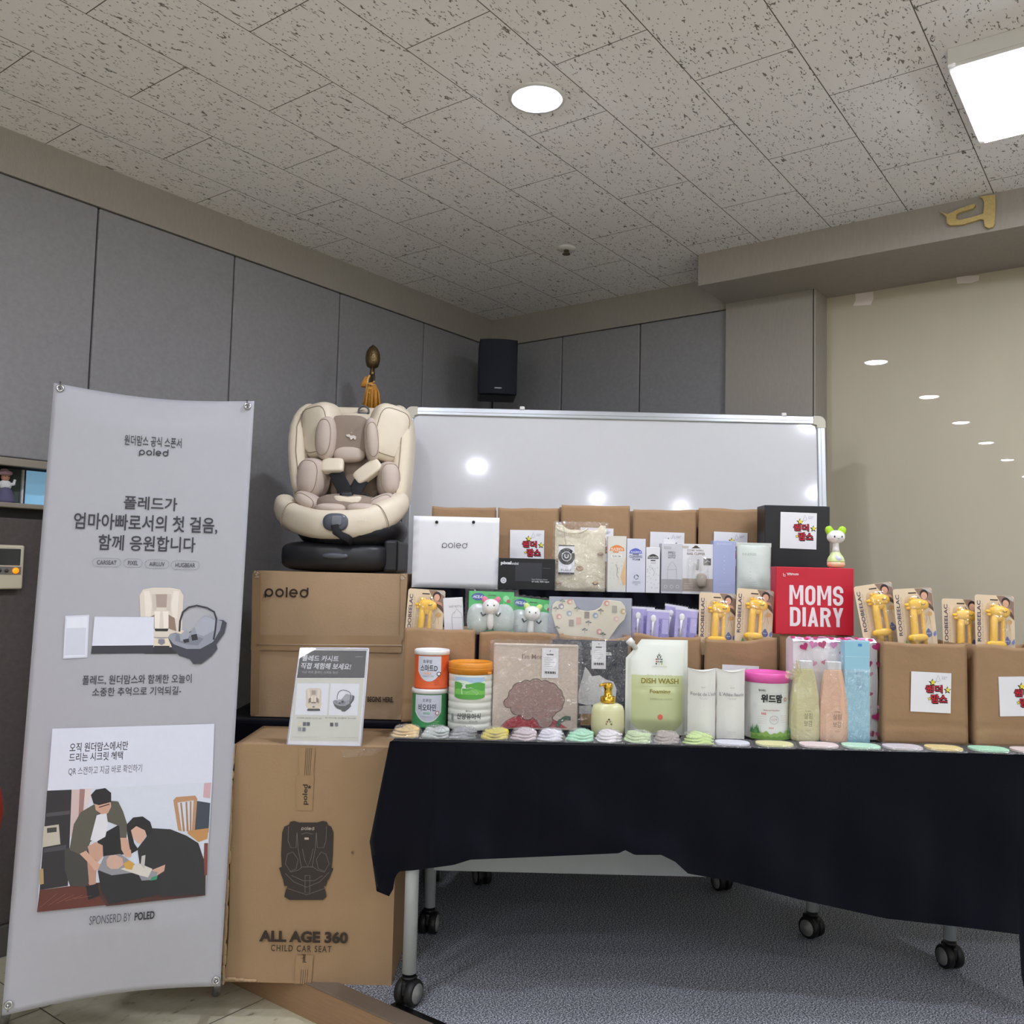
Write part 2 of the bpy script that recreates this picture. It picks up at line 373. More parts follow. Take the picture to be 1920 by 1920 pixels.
def speckle(name, a, b_, c_, sc, rough=.95, bump=.7):
    m = bpy.data.materials.new(name); m.use_nodes = True
    nt = m.node_tree; N = nt.nodes; L = nt.links; b = N['Principled BSDF']; b.inputs['Roughness'].default_value = rough; b.inputs['Specular IOR Level'].default_value = .15
    tc = N.new('ShaderNodeTexCoord'); no = N.new('ShaderNodeTexNoise'); no.inputs['Scale'].default_value = sc; no.inputs['Detail'].default_value = 6
    L.new(tc.outputs['Object'], no.inputs['Vector']); cr = N.new('ShaderNodeValToRGB'); L.new(no.outputs['Fac'], cr.inputs[0])
    e = cr.color_ramp.elements; e[0].position = .38; e[0].color = rgb(a); e[1].position = .62; e[1].color = rgb(c_); x = e.new(.5); x.color = rgb(b_)
    L.new(cr.outputs[0], b.inputs['Base Color']); bp = N.new('ShaderNodeBump'); bp.inputs['Strength'].default_value = bump; bp.inputs['Distance'].default_value = .004
    L.new(no.outputs['Fac'], bp.inputs['Height']); L.new(bp.outputs[0], b.inputs['Normal']); return m
def tile_material():
    m = bpy.data.materials.new('vinyl_floor_tile'); m.use_nodes = True
    nt = m.node_tree; N = nt.nodes; L = nt.links; b = N['Principled BSDF']; b.inputs['Roughness'].default_value = .4
    tc = N.new('ShaderNodeTexCoord')
    br = N.new('ShaderNodeTexBrick'); br.offset = 0; br.inputs['Scale'].default_value = 1; br.inputs['Brick Width'].default_value = .45; br.inputs['Row Height'].default_value = .45; br.inputs['Mortar Size'].default_value = .002
    mp = N.new('ShaderNodeMapping'); mp.inputs['Location'].default_value = (-1.795 + 9, -2.216 + 9, 0); L.new(tc.outputs['Object'], mp.inputs[0]); L.new(mp.outputs[0], br.inputs['Vector'])
    mp2 = N.new('ShaderNodeMapping'); mp2.inputs['Scale'].default_value = (26, 60, 1); mp2.inputs['Rotation'].default_value = (0, 0, .5); L.new(tc.outputs['Object'], mp2.inputs[0])
    no = N.new('ShaderNodeTexNoise'); no.inputs['Scale'].default_value = 1; no.inputs['Detail'].default_value = 5; L.new(mp2.outputs[0], no.inputs['Vector'])
    cr = N.new('ShaderNodeValToRGB'); L.new(no.outputs['Fac'], cr.inputs[0]); e = cr.color_ramp.elements
    e[0].position = .27; e[0].color = rgb((142, 136, 112)); e[1].position = .36; e[1].color = rgb((194, 188, 162)); x = e.new(.75); x.color = rgb((204, 199, 176))
    mx = N.new('ShaderNodeMix'); mx.data_type = 'RGBA'; mx.inputs['B'].default_value = rgb((80, 74, 62)); L.new(cr.outputs[0], mx.inputs['A']); L.new(br.outputs['Fac'], mx.inputs['Factor'])
    L.new(mx.outputs['Result'], b.inputs['Base Color']); return m

ROOM_U0, ROOM_W1 = -7.2, -5.6
struct('carpet_floor', B().box(STEP, 4.4, ROOM_W1, LW + .1, LOWZ - .1, 0, speckle('grey_loop_carpet', (70, 72, 78), (126, 129, 137), (200, 204, 212), 215, bump=.0)))
struct('tile_floor', B().box(ROOM_U0, STEP - .004, ROOM_W1, LW + .1, LOWZ - .1, LOWZ, tile_material()))
struct('trim_1', B().box(STEP - .014, STEP, ROOM_W1, LW, LOWZ, .002, M_WOOD).box(STEP - .016, STEP + .047, ROOM_W1, LW, .0005, .005, M_NOSE, bev=.0015))
struct('trim_2', B().box(STEP + .047, STEP + .068, ROOM_W1, 1.752, .0005, .006, M_BLACKTRIM, bev=.001))
struct('ceiling', B().box(ROOM_U0, 4.4, ROOM_W1, LW + .1, CEIL, CEIL + .1, ceiling_material()))
struct('wall_right', B().box(ROOM_U0, 4.4, ROOM_W1 - .1, ROOM_W1, LOWZ, CEIL, M_PLAIN))
struct('wall_rear', B().box(ROOM_U0 - .1, ROOM_U0, ROOM_W1 - .1, LW + .1, LOWZ, CEIL, M_PLAIN))
# left wall of felt panels with an opening over a sill
OZ0, OZ1, OU0, OU1 = 1.403, 1.528, .3, 2.0
wl = B()
edges = [1.617 + .591 * k for k in range(-15, 5)] + [BW]
wl.box(ROOM_U0, OU0, LW + .012, LW + .1, LOWZ, CEIL, M_FELTGAP).box(OU1, BW + .1, LW + .012, LW + .1, LOWZ, CEIL, M_FELTGAP)
wl.box(OU0, OU1, LW + .012, LW + .1, LOWZ, OZ0, M_FELTGAP).box(OU0, OU1, LW + .012, LW + .1, OZ1, CEIL, M_FELTGAP)
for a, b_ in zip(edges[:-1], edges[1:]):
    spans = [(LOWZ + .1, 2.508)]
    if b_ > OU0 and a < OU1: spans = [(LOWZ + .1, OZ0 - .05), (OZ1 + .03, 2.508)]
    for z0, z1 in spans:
        wl.box(a + .003, b_ - .003, LW, LW + .03, z0, z1, M_SHADEFELT if z1 < OZ0 else M_FELT, bev=.006, seg=3)
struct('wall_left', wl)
struct('trim_3', B().box(ROOM_U0, BW, LW - .004, LW + .03, 2.512, CEIL, M_PAPER))
struct('baseboard_left', B().box(ROOM_U0, BW, LW - .012, LW + .02, LOWZ, LOWZ + .1, mat('grey_vinyl_base', (92, 88, 84), rough=.5), bev=.003))
# opening in the left wall
w1 = B()
w1.box(OU0, OU1, LW - .03, LW + .02, OZ0 - .016, OZ0, M_SILL, bev=.003).box(OU0, OU1, LW - .012, LW + .03, OZ1, OZ1 + .027, M_SILL, bev=.003)
w1.box(OU0, OU0 + .03, LW - .008, LW + .03, OZ0, OZ1, M_SILL).box(OU1 - .03, OU1, LW - .008, LW + .03, OZ0, OZ1, M_SILL)
w1.box(OU0, OU1, LW + .42, LW + .44, OZ0 - .2, OZ1 + .2, mat('dark_recess', (26, 24, 26), rough=.9))
w1.box(OU0, OU1, LW + .02, LW + .44, OZ1 + .02, OZ1 + .04, MATS['dark_recess']).box(OU0, OU1, LW + .02, LW + .44, OZ0 - .02, OZ0, M_SILL)
w1.box(1.40, 1.445, LW + .10, LW + .12, OZ0, OZ1 + .03, mat('grey_green_curtain', (88, 98, 92), rough=.9, stretch=(20, 1, 1)))
w1.box(1.445, 1.452, LW + .09, LW + .12, OZ0, OZ1 + .03, mat('white_window_frame', (225, 226, 224), rough=.4))
w1.box(1.452, 1.462, LW + .10, LW + .12, OZ0, OZ1 + .03, mat('navy_window_seal', (28, 36, 60), rough=.4))
win = struct('window_1', w1)
pane = B().box(1.462, 1.96, LW + .11, LW + .114, OZ0, OZ1 + .03, mat('sky_lit_glass', (138, 190, 222), rough=.2, var=.05, emit=.12)).obj('window_pane', win)
# back wall
wb = B().box(BW + .012, BW + .1, 1.6, LW + .1, LOWZ, CEIL, M_FELTGAP)
for a, b_ in ((2.626, 3.10), (2.146, 2.626), (1.67, 2.146)):
    wb.box(BW, BW + .03, a + .003, b_ - .003, LOWZ + .1, 2.500, M_FELT, bev=.006, seg=3)
struct('wall_back', wb)
struct('trim_4', B().box(BW - .004, BW + .03, 1.66, LW - .004, 2.503, CEIL, M_PAPER))
struct('pillar_1', B().box(PFRONT, PANEL + .1, 1.24, 1.67, 0, 2.53, M_PAPER, bev=.004).box(PFRONT - .001, PFRONT + .012, 1.247, 1.251, 0, 2.53, M_FELTGAP))
struct('wall_panel', B().box(PANEL, PANEL + .1, ROOM_W1, 1.25, 0, CEIL, M_BEIGE))
struct('beam', B().box(BEAM, PANEL + .2, ROOM_W1, 1.668, 2.521, CEIL + .02, M_PAPER, bev=.003))

# ------------------------------------------------------------------ lamps
def emitter(name, col, power):
    m = bpy.data.materials.new(name); m.use_nodes = True; b = m.node_tree.nodes['Principled BSDF']
    b.inputs['Base Color'].default_value = (.9, .9, .9, 1); b.inputs['Emission Color'].default_value = rgb(col); b.inputs['Emission Strength'].default_value = power
    return m
M_WHITEMETAL = mat('white_enamel', (222, 220, 216), rough=.35, var=.03)
M_LENS = emitter('lit_lens', (236, 240, 255), LAMP_DOWN); M_DIFF = emitter('lit_diffuser', (240, 244, 255), LAMP_PANEL)
dl = thing('ceiling_downlight', 'round lit downlight set in the speckled ceiling tiles', 'light', room(2.125, 1.515, CEIL), (0, 0, RA), 'round ceiling downlights')
B().lathe([(.069, -.001), (.071, -.007), (.086, -.006), (.089, 0)], M_WHITEMETAL, 40, cap=False).obj('trim_ring', dl)
B().lathe([(.0001, -.013), (.035, -.0115), (.058, -.008), (.069, -.002)], M_LENS, 40, cap=False).obj('lens', dl)
for k, u in enumerate((.745, -.63, -2.06, -3.62, -5.6)):
    copy_thing(dl, 'one of the round lit downlights mirrored in a line in the beige board', room(u, 1.46, CEIL), (0, 0, RA), 'mirrored ceiling downlights')
for (u, w) in ((-.55, .0), (-.87, -1.76), (-.57, -2.71), (.81, -3.15), (2.2, -1.08)):
    copy_thing(dl, 'round downlight behind the camera that glints on the whiteboard', room(u, w, CEIL), (0, 0, RA), 'far ceiling downlights')
pl = thing('ceiling_panel_light', 'square lit panel lamp in a white box at the ceiling edge above the kraft bags', 'light', room(2.80, .19, CEIL), (0, 0, RA), 'square ceiling lamps')
fr = B(); h = .255
fr.box(-h, h, -h, h, -.045, 0, M_WHITEMETAL, bev=.003)
for a, b_, c, d in ((-h, h, -h, -h + .022), (-h, h, h - .022, h), (-h, -h + .022, -h, h), (h - .022, h, -h, h)): fr.box(a, b_, c, d, -.056, -.045, M_WHITEMETAL, bev=.002)
fr.obj('housing', pl)
B().box(-h + .02, h - .02, -h + .02, h - .02, -.066, -.0455, M_DIFF).obj('diffuser', pl)  # shaped to hang below its frame so the sides brighten beam and ceiling
B().lathe([(.008, -.012), (.008, -.003), (.004, 0)], mat('steel_knob', (150, 150, 150), metal=.8, rough=.3), 12, M=Matrix.Translation((-h + .05, -.02, -.050))).obj('fixing_knob', pl)
for (u, w) in ((-2.97, .34), (-1.6, -3.0), (-4.4, -3.2), (.6, -4.4), (2.6, -4.4), (-1.6, -4.9), (-4.4, -4.9), (-6.3, -3.2)):  # unseen lamps added to light the room; the first also makes the sign's glare
    copy_thing(pl, 'unseen square panel lamp added on the ceiling behind the camera', room(u, w, CEIL), (0, 0, RA), 'added square ceiling lamps behind the camera')
sp = thing('sprinkler_head', 'small round sprinkler head on the ceiling near the far corner', 'sprinkler', room(3.233, 2.124, CEIL))
B().lathe([(.045, 0), (.043, -.006), (.018, -.010)], M_WHITEMETAL, 24).obj('rose', sp)
B().lathe([(.012, -.008), (.010, -.022), (.018, -.026), (.018, -.029)], mat('brass_dull', (120, 105, 85), metal=.7, rough=.4), 16).obj('nozzle', sp)

# ------------------------------------------------------------------ letter on the beam, scraps, speaker
lt = thing('wall_letter', 'gold speckled brush-style letter fixed high on the beam', 'sign letter', room(BEAM, .56, 2.61), (0, 0, RA - PI / 2))
fm = facemap(lt)
lp = [(1762, 399), (1770, 402), (1779, 404), (1788, 400), (1800, 394), (1826, 385), (1830, 386), (1829, 390), (1826, 393), (1800, 401), (1795, 404), (1794, 413), (1800, 415), (1830, 408), (1845, 403), (1847, 382), (1843, 374), (1836, 372), (1848, 370), (1867, 368), (1867, 395), (1866, 422), (1863, 428), (1855, 430), (1848, 427), (1846, 415), (1840, 413), (1805, 424), (1783, 425), (1777, 421), (1776, 409), (1770, 404)]
B().prism([fm(*p) for p in lp], -.016, -.002, mat('gold_cork', (196, 172, 112), rough=.7, var=.3, scale=140)).obj('letter_body', lt)
for nm, lab, pts in (('tape_scrap', 'torn paper scrap taped at the top of the beige board beside the pillar', [(1604, 551), (1637, 547), (1638, 560), (1633, 572), (1600, 574), (1605, 562)]),
                     ('tape_scrap', 'pale masking tape piece at the top of the beige board under the beam', [(1793, 518), (1836, 517), (1835, 526), (1822, 531), (1795, 532)])):
    t = thing(nm, lab, 'paper scrap', room(PANEL, .9 if pts[0][0] < 1700 else .5, 2.47), (0, 0, RA - PI / 2)); fm = facemap(t)
    B().prism([fm(*p) for p in pts], -.003, -.001, mat('scrap_paper', (226, 214, 206), rough=.3)).obj('paper_piece', t)
sc = at(934, 689, 4.5)
sk = thing('wall_speaker', 'black box loudspeaker hung high in the room corner', 'speaker', sc, (0, 0, math.radians(4)))
M_SPK = mat('black_speaker_shell', (20, 23, 32), rough=.5, var=.1, bump=.1)
B().box(-.1, .1, -.005, .2, -.145, .145, M_SPK, bev=.012, seg=3).obj('cabinet', sk)
g = B(); g.grid(lambda s, t: ((s - .5) * .196, -.012 - .022 * (1 - (2 * s - 1) ** 2), (t - .5) * .284), 16, 2, mat('navy_speaker_mesh', (16, 21, 36), rough=.75, var=.3, scale=900)); g.box(-.098, .098, -.012, .0, -.142, .142, MATS['navy_speaker_mesh']); g.obj('grille', sk)
p = P(-.035); p.rect(-.018, -.117, .018, -.111, '#b9bec6'); p.obj('name_badge', sk)
B().box(-.03, .03, .2, .42, -.03, .03, M_SPK, bev=.004).obj('wall_bracket', sk)
# thermostat, figurine and red drum at the left edge
th = thing('wall_thermostat', 'cream wall controller with grey display and lit orange button', 'thermostat', room(1.34, LW, 1.19), (0, 0, RA))
M_CREAM = mat('cream_plastic', (206, 198, 172), rough=.4, var=.03)
B().box(-.14, .075, -.026, 0, -.075, .072, M_CREAM, bev=.006, seg=3).obj('case', th)
B().box(-.13, .062, -.028, -.024, .005, .060, mat('grey_lcd', (62, 64, 62), rough=.2), bev=.001).obj('display', th)
B().box(-.13, .066, -.0275, -.024, -.026, .0, mat('grey_button_strip', (120, 118, 112), rough=.4)).obj('button_strip', th)
for k in range(3): B().lathe([(.006, 0), (.006, -.003), (.001, -.003)], mat('dark_button', (70, 68, 66), rough=.4), 16, M=Matrix.Translation((-.025 + .022 * k, -.0275, -.013)) @ Matrix.Rotation(-PI / 2, 4, 'X')).obj('button', th)
B().lathe([(.010, 0), (.010, .004), (.001, .005)], mat('orange_lit_button', (255, 140, 20), rough=.3, emit=.3), 20, M=Matrix.Translation((.048, -.0275, -.013)) @ Matrix.Rotation(PI / 2, 4, 'X')).obj('lit_button', th)
fg = thing('hat_figurine', 'small doll figurine with pink hat and violet skirt in the wall opening', 'figurine', room(1.372, LW + .05, OZ0), (0, 0, RA))
fz = B(); fz.lathe([(.034, 0), (.033, .01), (.022, .045), (.014, .055)], mat('violet_cloth', (92, 88, 118), rough=.8), 20); fz.obj('skirt', fg)
fz = B(); fz.pillow((0, 0, .062), (.021, .014, .018), mat('white_frill', (214, 214, 212), rough=.8, bump=.6, bscale=200), .9, .9, nu=16, nv=10)
fz.sweep([(.012, -.003, .066), (.026, -.004, .068), (.029, -.006, .084)], [(.007, .007), (.006, .006), (.004, .004)], MATS['white_frill'], 10); fz.sweep([(-.012, -.003, .066), (-.026, -.006, .060), (-.028, -.010, .050)], [(.007, .007), (.006, .006), (.004, .004)], MATS['white_frill'], 10); fz.obj('blouse', fg)
B().pillow((0, 0, .090), (.014, .013, .015), mat('doll_skin', (176, 128, 100), rough=.6), 1, 1, nu=16, nv=12).pillow((0, -.0135, .089), (.002, .002, .0025), MATS['doll_skin'], 1, 1, nu=8, nv=6).pillow((-.005, -.0125, .092), (.0015, .001, .002), ink('#1c1614'), 1, 1, nu=8, nv=6).pillow((.005, -.0125, .092), (.0015, .001, .002), ink('#1c1614'), 1, 1, nu=8, nv=6).obj('face', fg)
B().pillow((0, .001, .104), (.022, .02, .009), mat('pink_felt_hat', (178, 148, 156), rough=.9), .8, 1, nu=18, nv=10).pillow((-.003, .003, .112), (.013, .012, .008), MATS['pink_felt_hat'], .9, 1, nu=14, nv=8).obj('hat', fg)
# ================================================================== left side
rb = at(-186, 1540, 2.32); rd = thing('round_drum', 'rounded red body just entering the frame beside the banner', 'drum', (rb.x, 2.32, LOWZ))
zc = rb.z - LOWZ
B().pillow((0, 0, zc), (.224, .20, .224), mat('red_lacquer', (164, 52, 34), rough=.35, coat=.4, var=.1), 1, .8).obj('drum_body', rd)
b = B()
for sx in (-.13, .13):
    for sy in (-.12, .12): b.sweep([(sx, sy, 0), (sx * .8, sy * .8, zc - .14)], .016, MATS['oak_riser'], 8)
b.box(-.12, .12, -.11, .11, zc - .20, zc - .17, MATS['oak_riser'], bev=.004); b.obj('drum_stand', rd)

# ---- banner on its stand
zt = LOWZ
bBL = at(3, 1905, 2.38); bBR = at(413, 1849, 2.555); bTL = at(101, 718, 2.585); bTR = at(477, 752, 2.765)
ax = (bBR - bBL); ax.z = 0; ax.normalize(); az = ((bTL - bBL) + (bTR - bBR)); az = (az - ax * az.dot(ax)).normalized(); ay = az.cross(ax)
bn = thing('banner_stand', 'tall white printed banner stretched on a grey stand beside the cardboard boxes', 'banner', bBL)
bn.rotation_euler = Matrix((ax, ay, az)).transposed().to_euler()
fm = facemap(bn); rm = rectmap(fm)
c0, c1, c2, c3 = fm(3, 1905), fm(413, 1849), fm(477, 752), fm(101, 718)
M_BAN = mat('white_banner_fabric', (167, 167, 173), rough=.55, var=.03, bump=.1, bscale=900)
def ban(s, t):
    xl = c0[0] * (1 - t) + c3[0] * t; xr = c1[0] * (1 - t) + c2[0] * t; zl = c0[1] * (1 - t) + c3[1] * t; zr = c1[1] * (1 - t) + c2[1] * t
    bow = .012 * math.sin(PI * s) ; z = zl * (1 - s) + zr * s
    z += bow * (t - .5) * -2.0
    y = .028 * math.sin(PI * s) * max(0, (t - .94) / .06) ** 1.2 + .02 * math.sin(PI * s) * max(0, (.10 - t) / .10)
    y -= .004 * (1 - 4 * (s - .5) ** 2) * math.sin(PI * t)
    return (xl * (1 - s) + xr * s, y, z)
b = B(); b.grid(ban, 40, 120, M_BAN); b.obj('banner_sheet', bn, solid=.0008)
M_RING = mat('chrome_ring', (190, 190, 190), metal=1, rough=.15); M_GREYTUBE = mat('grey_stand_tube', (120, 122, 126), metal=.6, rough=.35)
for (px, py) in ((113, 728), (464, 762), (16, 1884), (405, 1838)):
    x, z = fm(px, py); e = B(); e.lathe([(.0055, 0), (.006, .003), (.0105, .003), (.0115, 0)], M_RING, 24, M=Matrix.Translation((x, -.002, z)) @ Matrix.Rotation(PI / 2, 4, 'X'), cap=False); e.obj('eyelet', bn)
    s = 1 if py < 1000 else -1
    B().sweep([(x, .012, z - s * .002), (x, -.006, z), (x, -.004, z + s * .008), (x - .002, .006, z + s * .022)], .002, M_RING, 8).obj('hook', bn)
xm = (c0[0] + c1[0]) / 2; zm = (c0[1] + c3[1]) / 2
st = B()
for (px, py) in ((113, 728), (464, 762), (16, 1884), (405, 1838)):
    x, z = fm(px, py); st.sweep([(xm, .05, zm), (x * .8 + xm * .2, .026, z * .8 + zm * .2), (x, .010, z)], .006, M_GREYTUBE, 8)
st.obj('cross_frame', bn)
for px, py, Y in ((8, 1895, 2.40), (406, 1840, 2.575)):
    top = at(px, py, Y); M = mw(bn).inverted(); a = M @ Vector((top.x, top.y + .015, top.z)); q = atz(px - 1, py + 23, LOWZ); c = M @ Vector((q.x, q.y, LOWZ))
    B().sweep([a, c], .0125, M_GREYTUBE, 14).obj('foot', bn)
# print on the banner
I1, I2, I3 = '#2b2a31', '#4a4a52', '#8f9097'
pr = P(-.0042)
def T(txt, r, col, **k): pr.text(txt, *rm(*r), col, **k)
T('원더맘스 공식 스폰서', (234, 819, 341, 838), I1, bold=.008); pr.logo(*rm(261, 842, 316, 857), I1)
T('폴레드가', (233, 932, 333, 957), I1, bold=.014); T('엄마아빠로서의 첫 걸음,', (142, 966, 411, 998), I1, bold=.014); T('함께 응원합니다', (186, 1005, 368, 1034), I1, bold=.014)
for txt, x0, x1, y in (('CARSEAT', 174, 227, 1055), ('PIXEL', 232, 267, 1056), ('AIRLUV', 272, 317, 1058), ('HUGBEAR', 321, 374, 1060)):
    a = rm(x0, y - 8, x1, y + 8); r = (a[3] - a[1]) / 2; n = 12
    pts = [(a[2] - r + r * math.cos(-PI / 2 + PI * i / n), (a[1] + a[3]) / 2 + r * math.sin(-PI / 2 + PI * i / n)) for i in range(n + 1)] + [(a[0] + r + r * math.cos(PI / 2 + PI * i / n), (a[1] + a[3]) / 2 + r * math.sin(PI / 2 + PI * i / n)) for i in range(n + 1)]
    pr.line(pts + pts[:2], .0012, I3); T(txt, (x0 + 8, y - 4, x1 - 8, y + 4), I2, bold=.015)
def PX(poly, col): pr.poly([fm(*q) for q in poly], col)
# product picture: phone holder, white box, cream seat, grey carrier
PX([(123, 1155), (168, 1153), (164, 1233), (119, 1235)], '#cfd2de'); PX([(126, 1158), (165, 1156), (161, 1230), (122, 1232)], '#dde0ea'); PX([(125, 1178), (162, 1177), (160, 1228), (122, 1229)], '#c9ccd9')
def seat_print(cx, top, bot, w, cut=False):
    h = bot - top
    def q(l, c): PX([(cx + x * w, top + y * h) for x, y in l], c)
    q([(-.5, .12), (-.42, .03), (-.2, 0), (.2, 0), (.42, .03), (.5, .12), (.47, .62), (.40, .75), (-.40, .75), (-.47, .62)], '#d5cabd')
    q([(-.40, .06), (-.28, .05), (-.22, .25), (-.26, .48), (-.36, .46)], '#e2d8cc'); q([(.40, .06), (.28, .05), (.22, .25), (.26, .48), (.36, .46)], '#e2d8cc')
    q([(-.14, .10), (.14, .10), (.12, .30), (-.12, .30)], '#a4928a'); q([(-.22, .10), (-.13, .10), (-.11, .34), (-.20, .36)], '#c8bcb0'); q([(.22, .10), (.13, .10), (.11, .34), (.20, .36)], '#c8bcb0')
    q([(-.30, .46), (-.14, .40), (-.16, .62), (-.34, .66)], '#8a7466'); q([(.30, .46), (.14, .40), (.16, .62), (.34, .66)], '#8a7466')
    q([(-.16, .36), (-.03, .36), (-.05, .62), (-.16, .60)], '#e8dfd2'); q([(.16, .36), (.03, .36), (.05, .62), (.16, .60)], '#e8dfd2'); q([(-.16, .62), (.16, .62), (.14, .66), (-.14, .66)], '#2a2625')
    q([(-.52, .66), (-.44, .63), (-.30, .74), (0, .78), (.30, .74), (.44, .63), (.52, .66), (.44, .84), (.2, .92), (-.2, .92), (-.44, .84)], '#dccfb9')
    q([(-.36, .90), (.36, .90), (.42, .97), (.38, 1.0), (-.38, 1.0), (-.42, .97)], '#26252b'); q([(-.07, .78), (.07, .78), (.08, .84), (0, .87), (-.08, .84)], '#7d7d86')
seat_print(303, 1102, 1226, 82)
PX([(178, 1156), (289, 1157), (288, 1211), (173, 1211)], '#d6d9e6'); PX([(173, 1211), (288, 1210), (288, 1225), (171, 1226)], '#34333c'); PX([(289, 1211), (318, 1211), (318, 1225), (289, 1225)], '#2b2a30')
pr.line([fm(*q) for q in ((176, 1157), (289, 1157))], .001, '#a9adbb')
def carrier_print(x0, y0, s, th):
    def m(l): return [(x0 + x * s, y0 + y * s) for x, y in l]
    PX(m([(0, 52), (4, 46), (14, 44), (28, 48), (42, 40), (60, 20), (96, 22), (102, 27), (98, 45), (84, 64), (86, 72), (76, 84), (58, 98), (44, 98), (38, 90), (20, 84), (8, 72)]), '#3a3c46')
    PX(m([(0, 52), (4, 46), (16, 45), (34, 50), (46, 34), (58, 18), (64, 14), (94, 24), (90, 40), (78, 60), (56, 72), (32, 72), (10, 64)]), '#8d919c')
    PX(m([(46, 34), (58, 18), (66, 15), (84, 24), (80, 40), (62, 50), (50, 46)]), '#a0a4ae'); PX(m([(14, 46), (34, 50), (48, 50), (62, 54), (52, 66), (30, 64), (12, 58)]), '#777b86')
    PX(m([(20, 48), (30, 40), (38, 44), (34, 58), (22, 58)]), '#9a9ea8'); PX(m([(40, 48), (50, 46), (52, 56), (42, 58)]), '#23242b'); PX(m([(26, 56), (36, 54), (37, 60), (28, 62)]), '#23242b')
    pr.line([fm(*q) for q in m([(20, 42), (21, 24), (26, 8), (36, 0), (50, -3), (68, 1), (80, 8), (84, 20), (82, 40), (79, 56)])], th, '#2c2d35')
carrier_print(315, 1139, 1.08, .0052)
T('폴레드, 원더맘스와 함께한 오늘이', (157, 1265, 361, 1283), I1, bold=.006); T('소중한 추억으로 기억되길-', (175, 1288, 341, 1304), I1, bold=.006)
PX([(99, 1366), (402, 1357), (398, 1467), (90, 1482)], '#d3d6e4')
T('오직 원더맘스에서만', (132, 1391, 241, 1408), I1, bold=.012); T('드리는 시크릿 혜택', (131, 1410, 231, 1426), I1, bold=.012); T('QR 스캔하고 지금 바로 확인하기', (130, 1435, 267, 1451), I2, bold=.002)
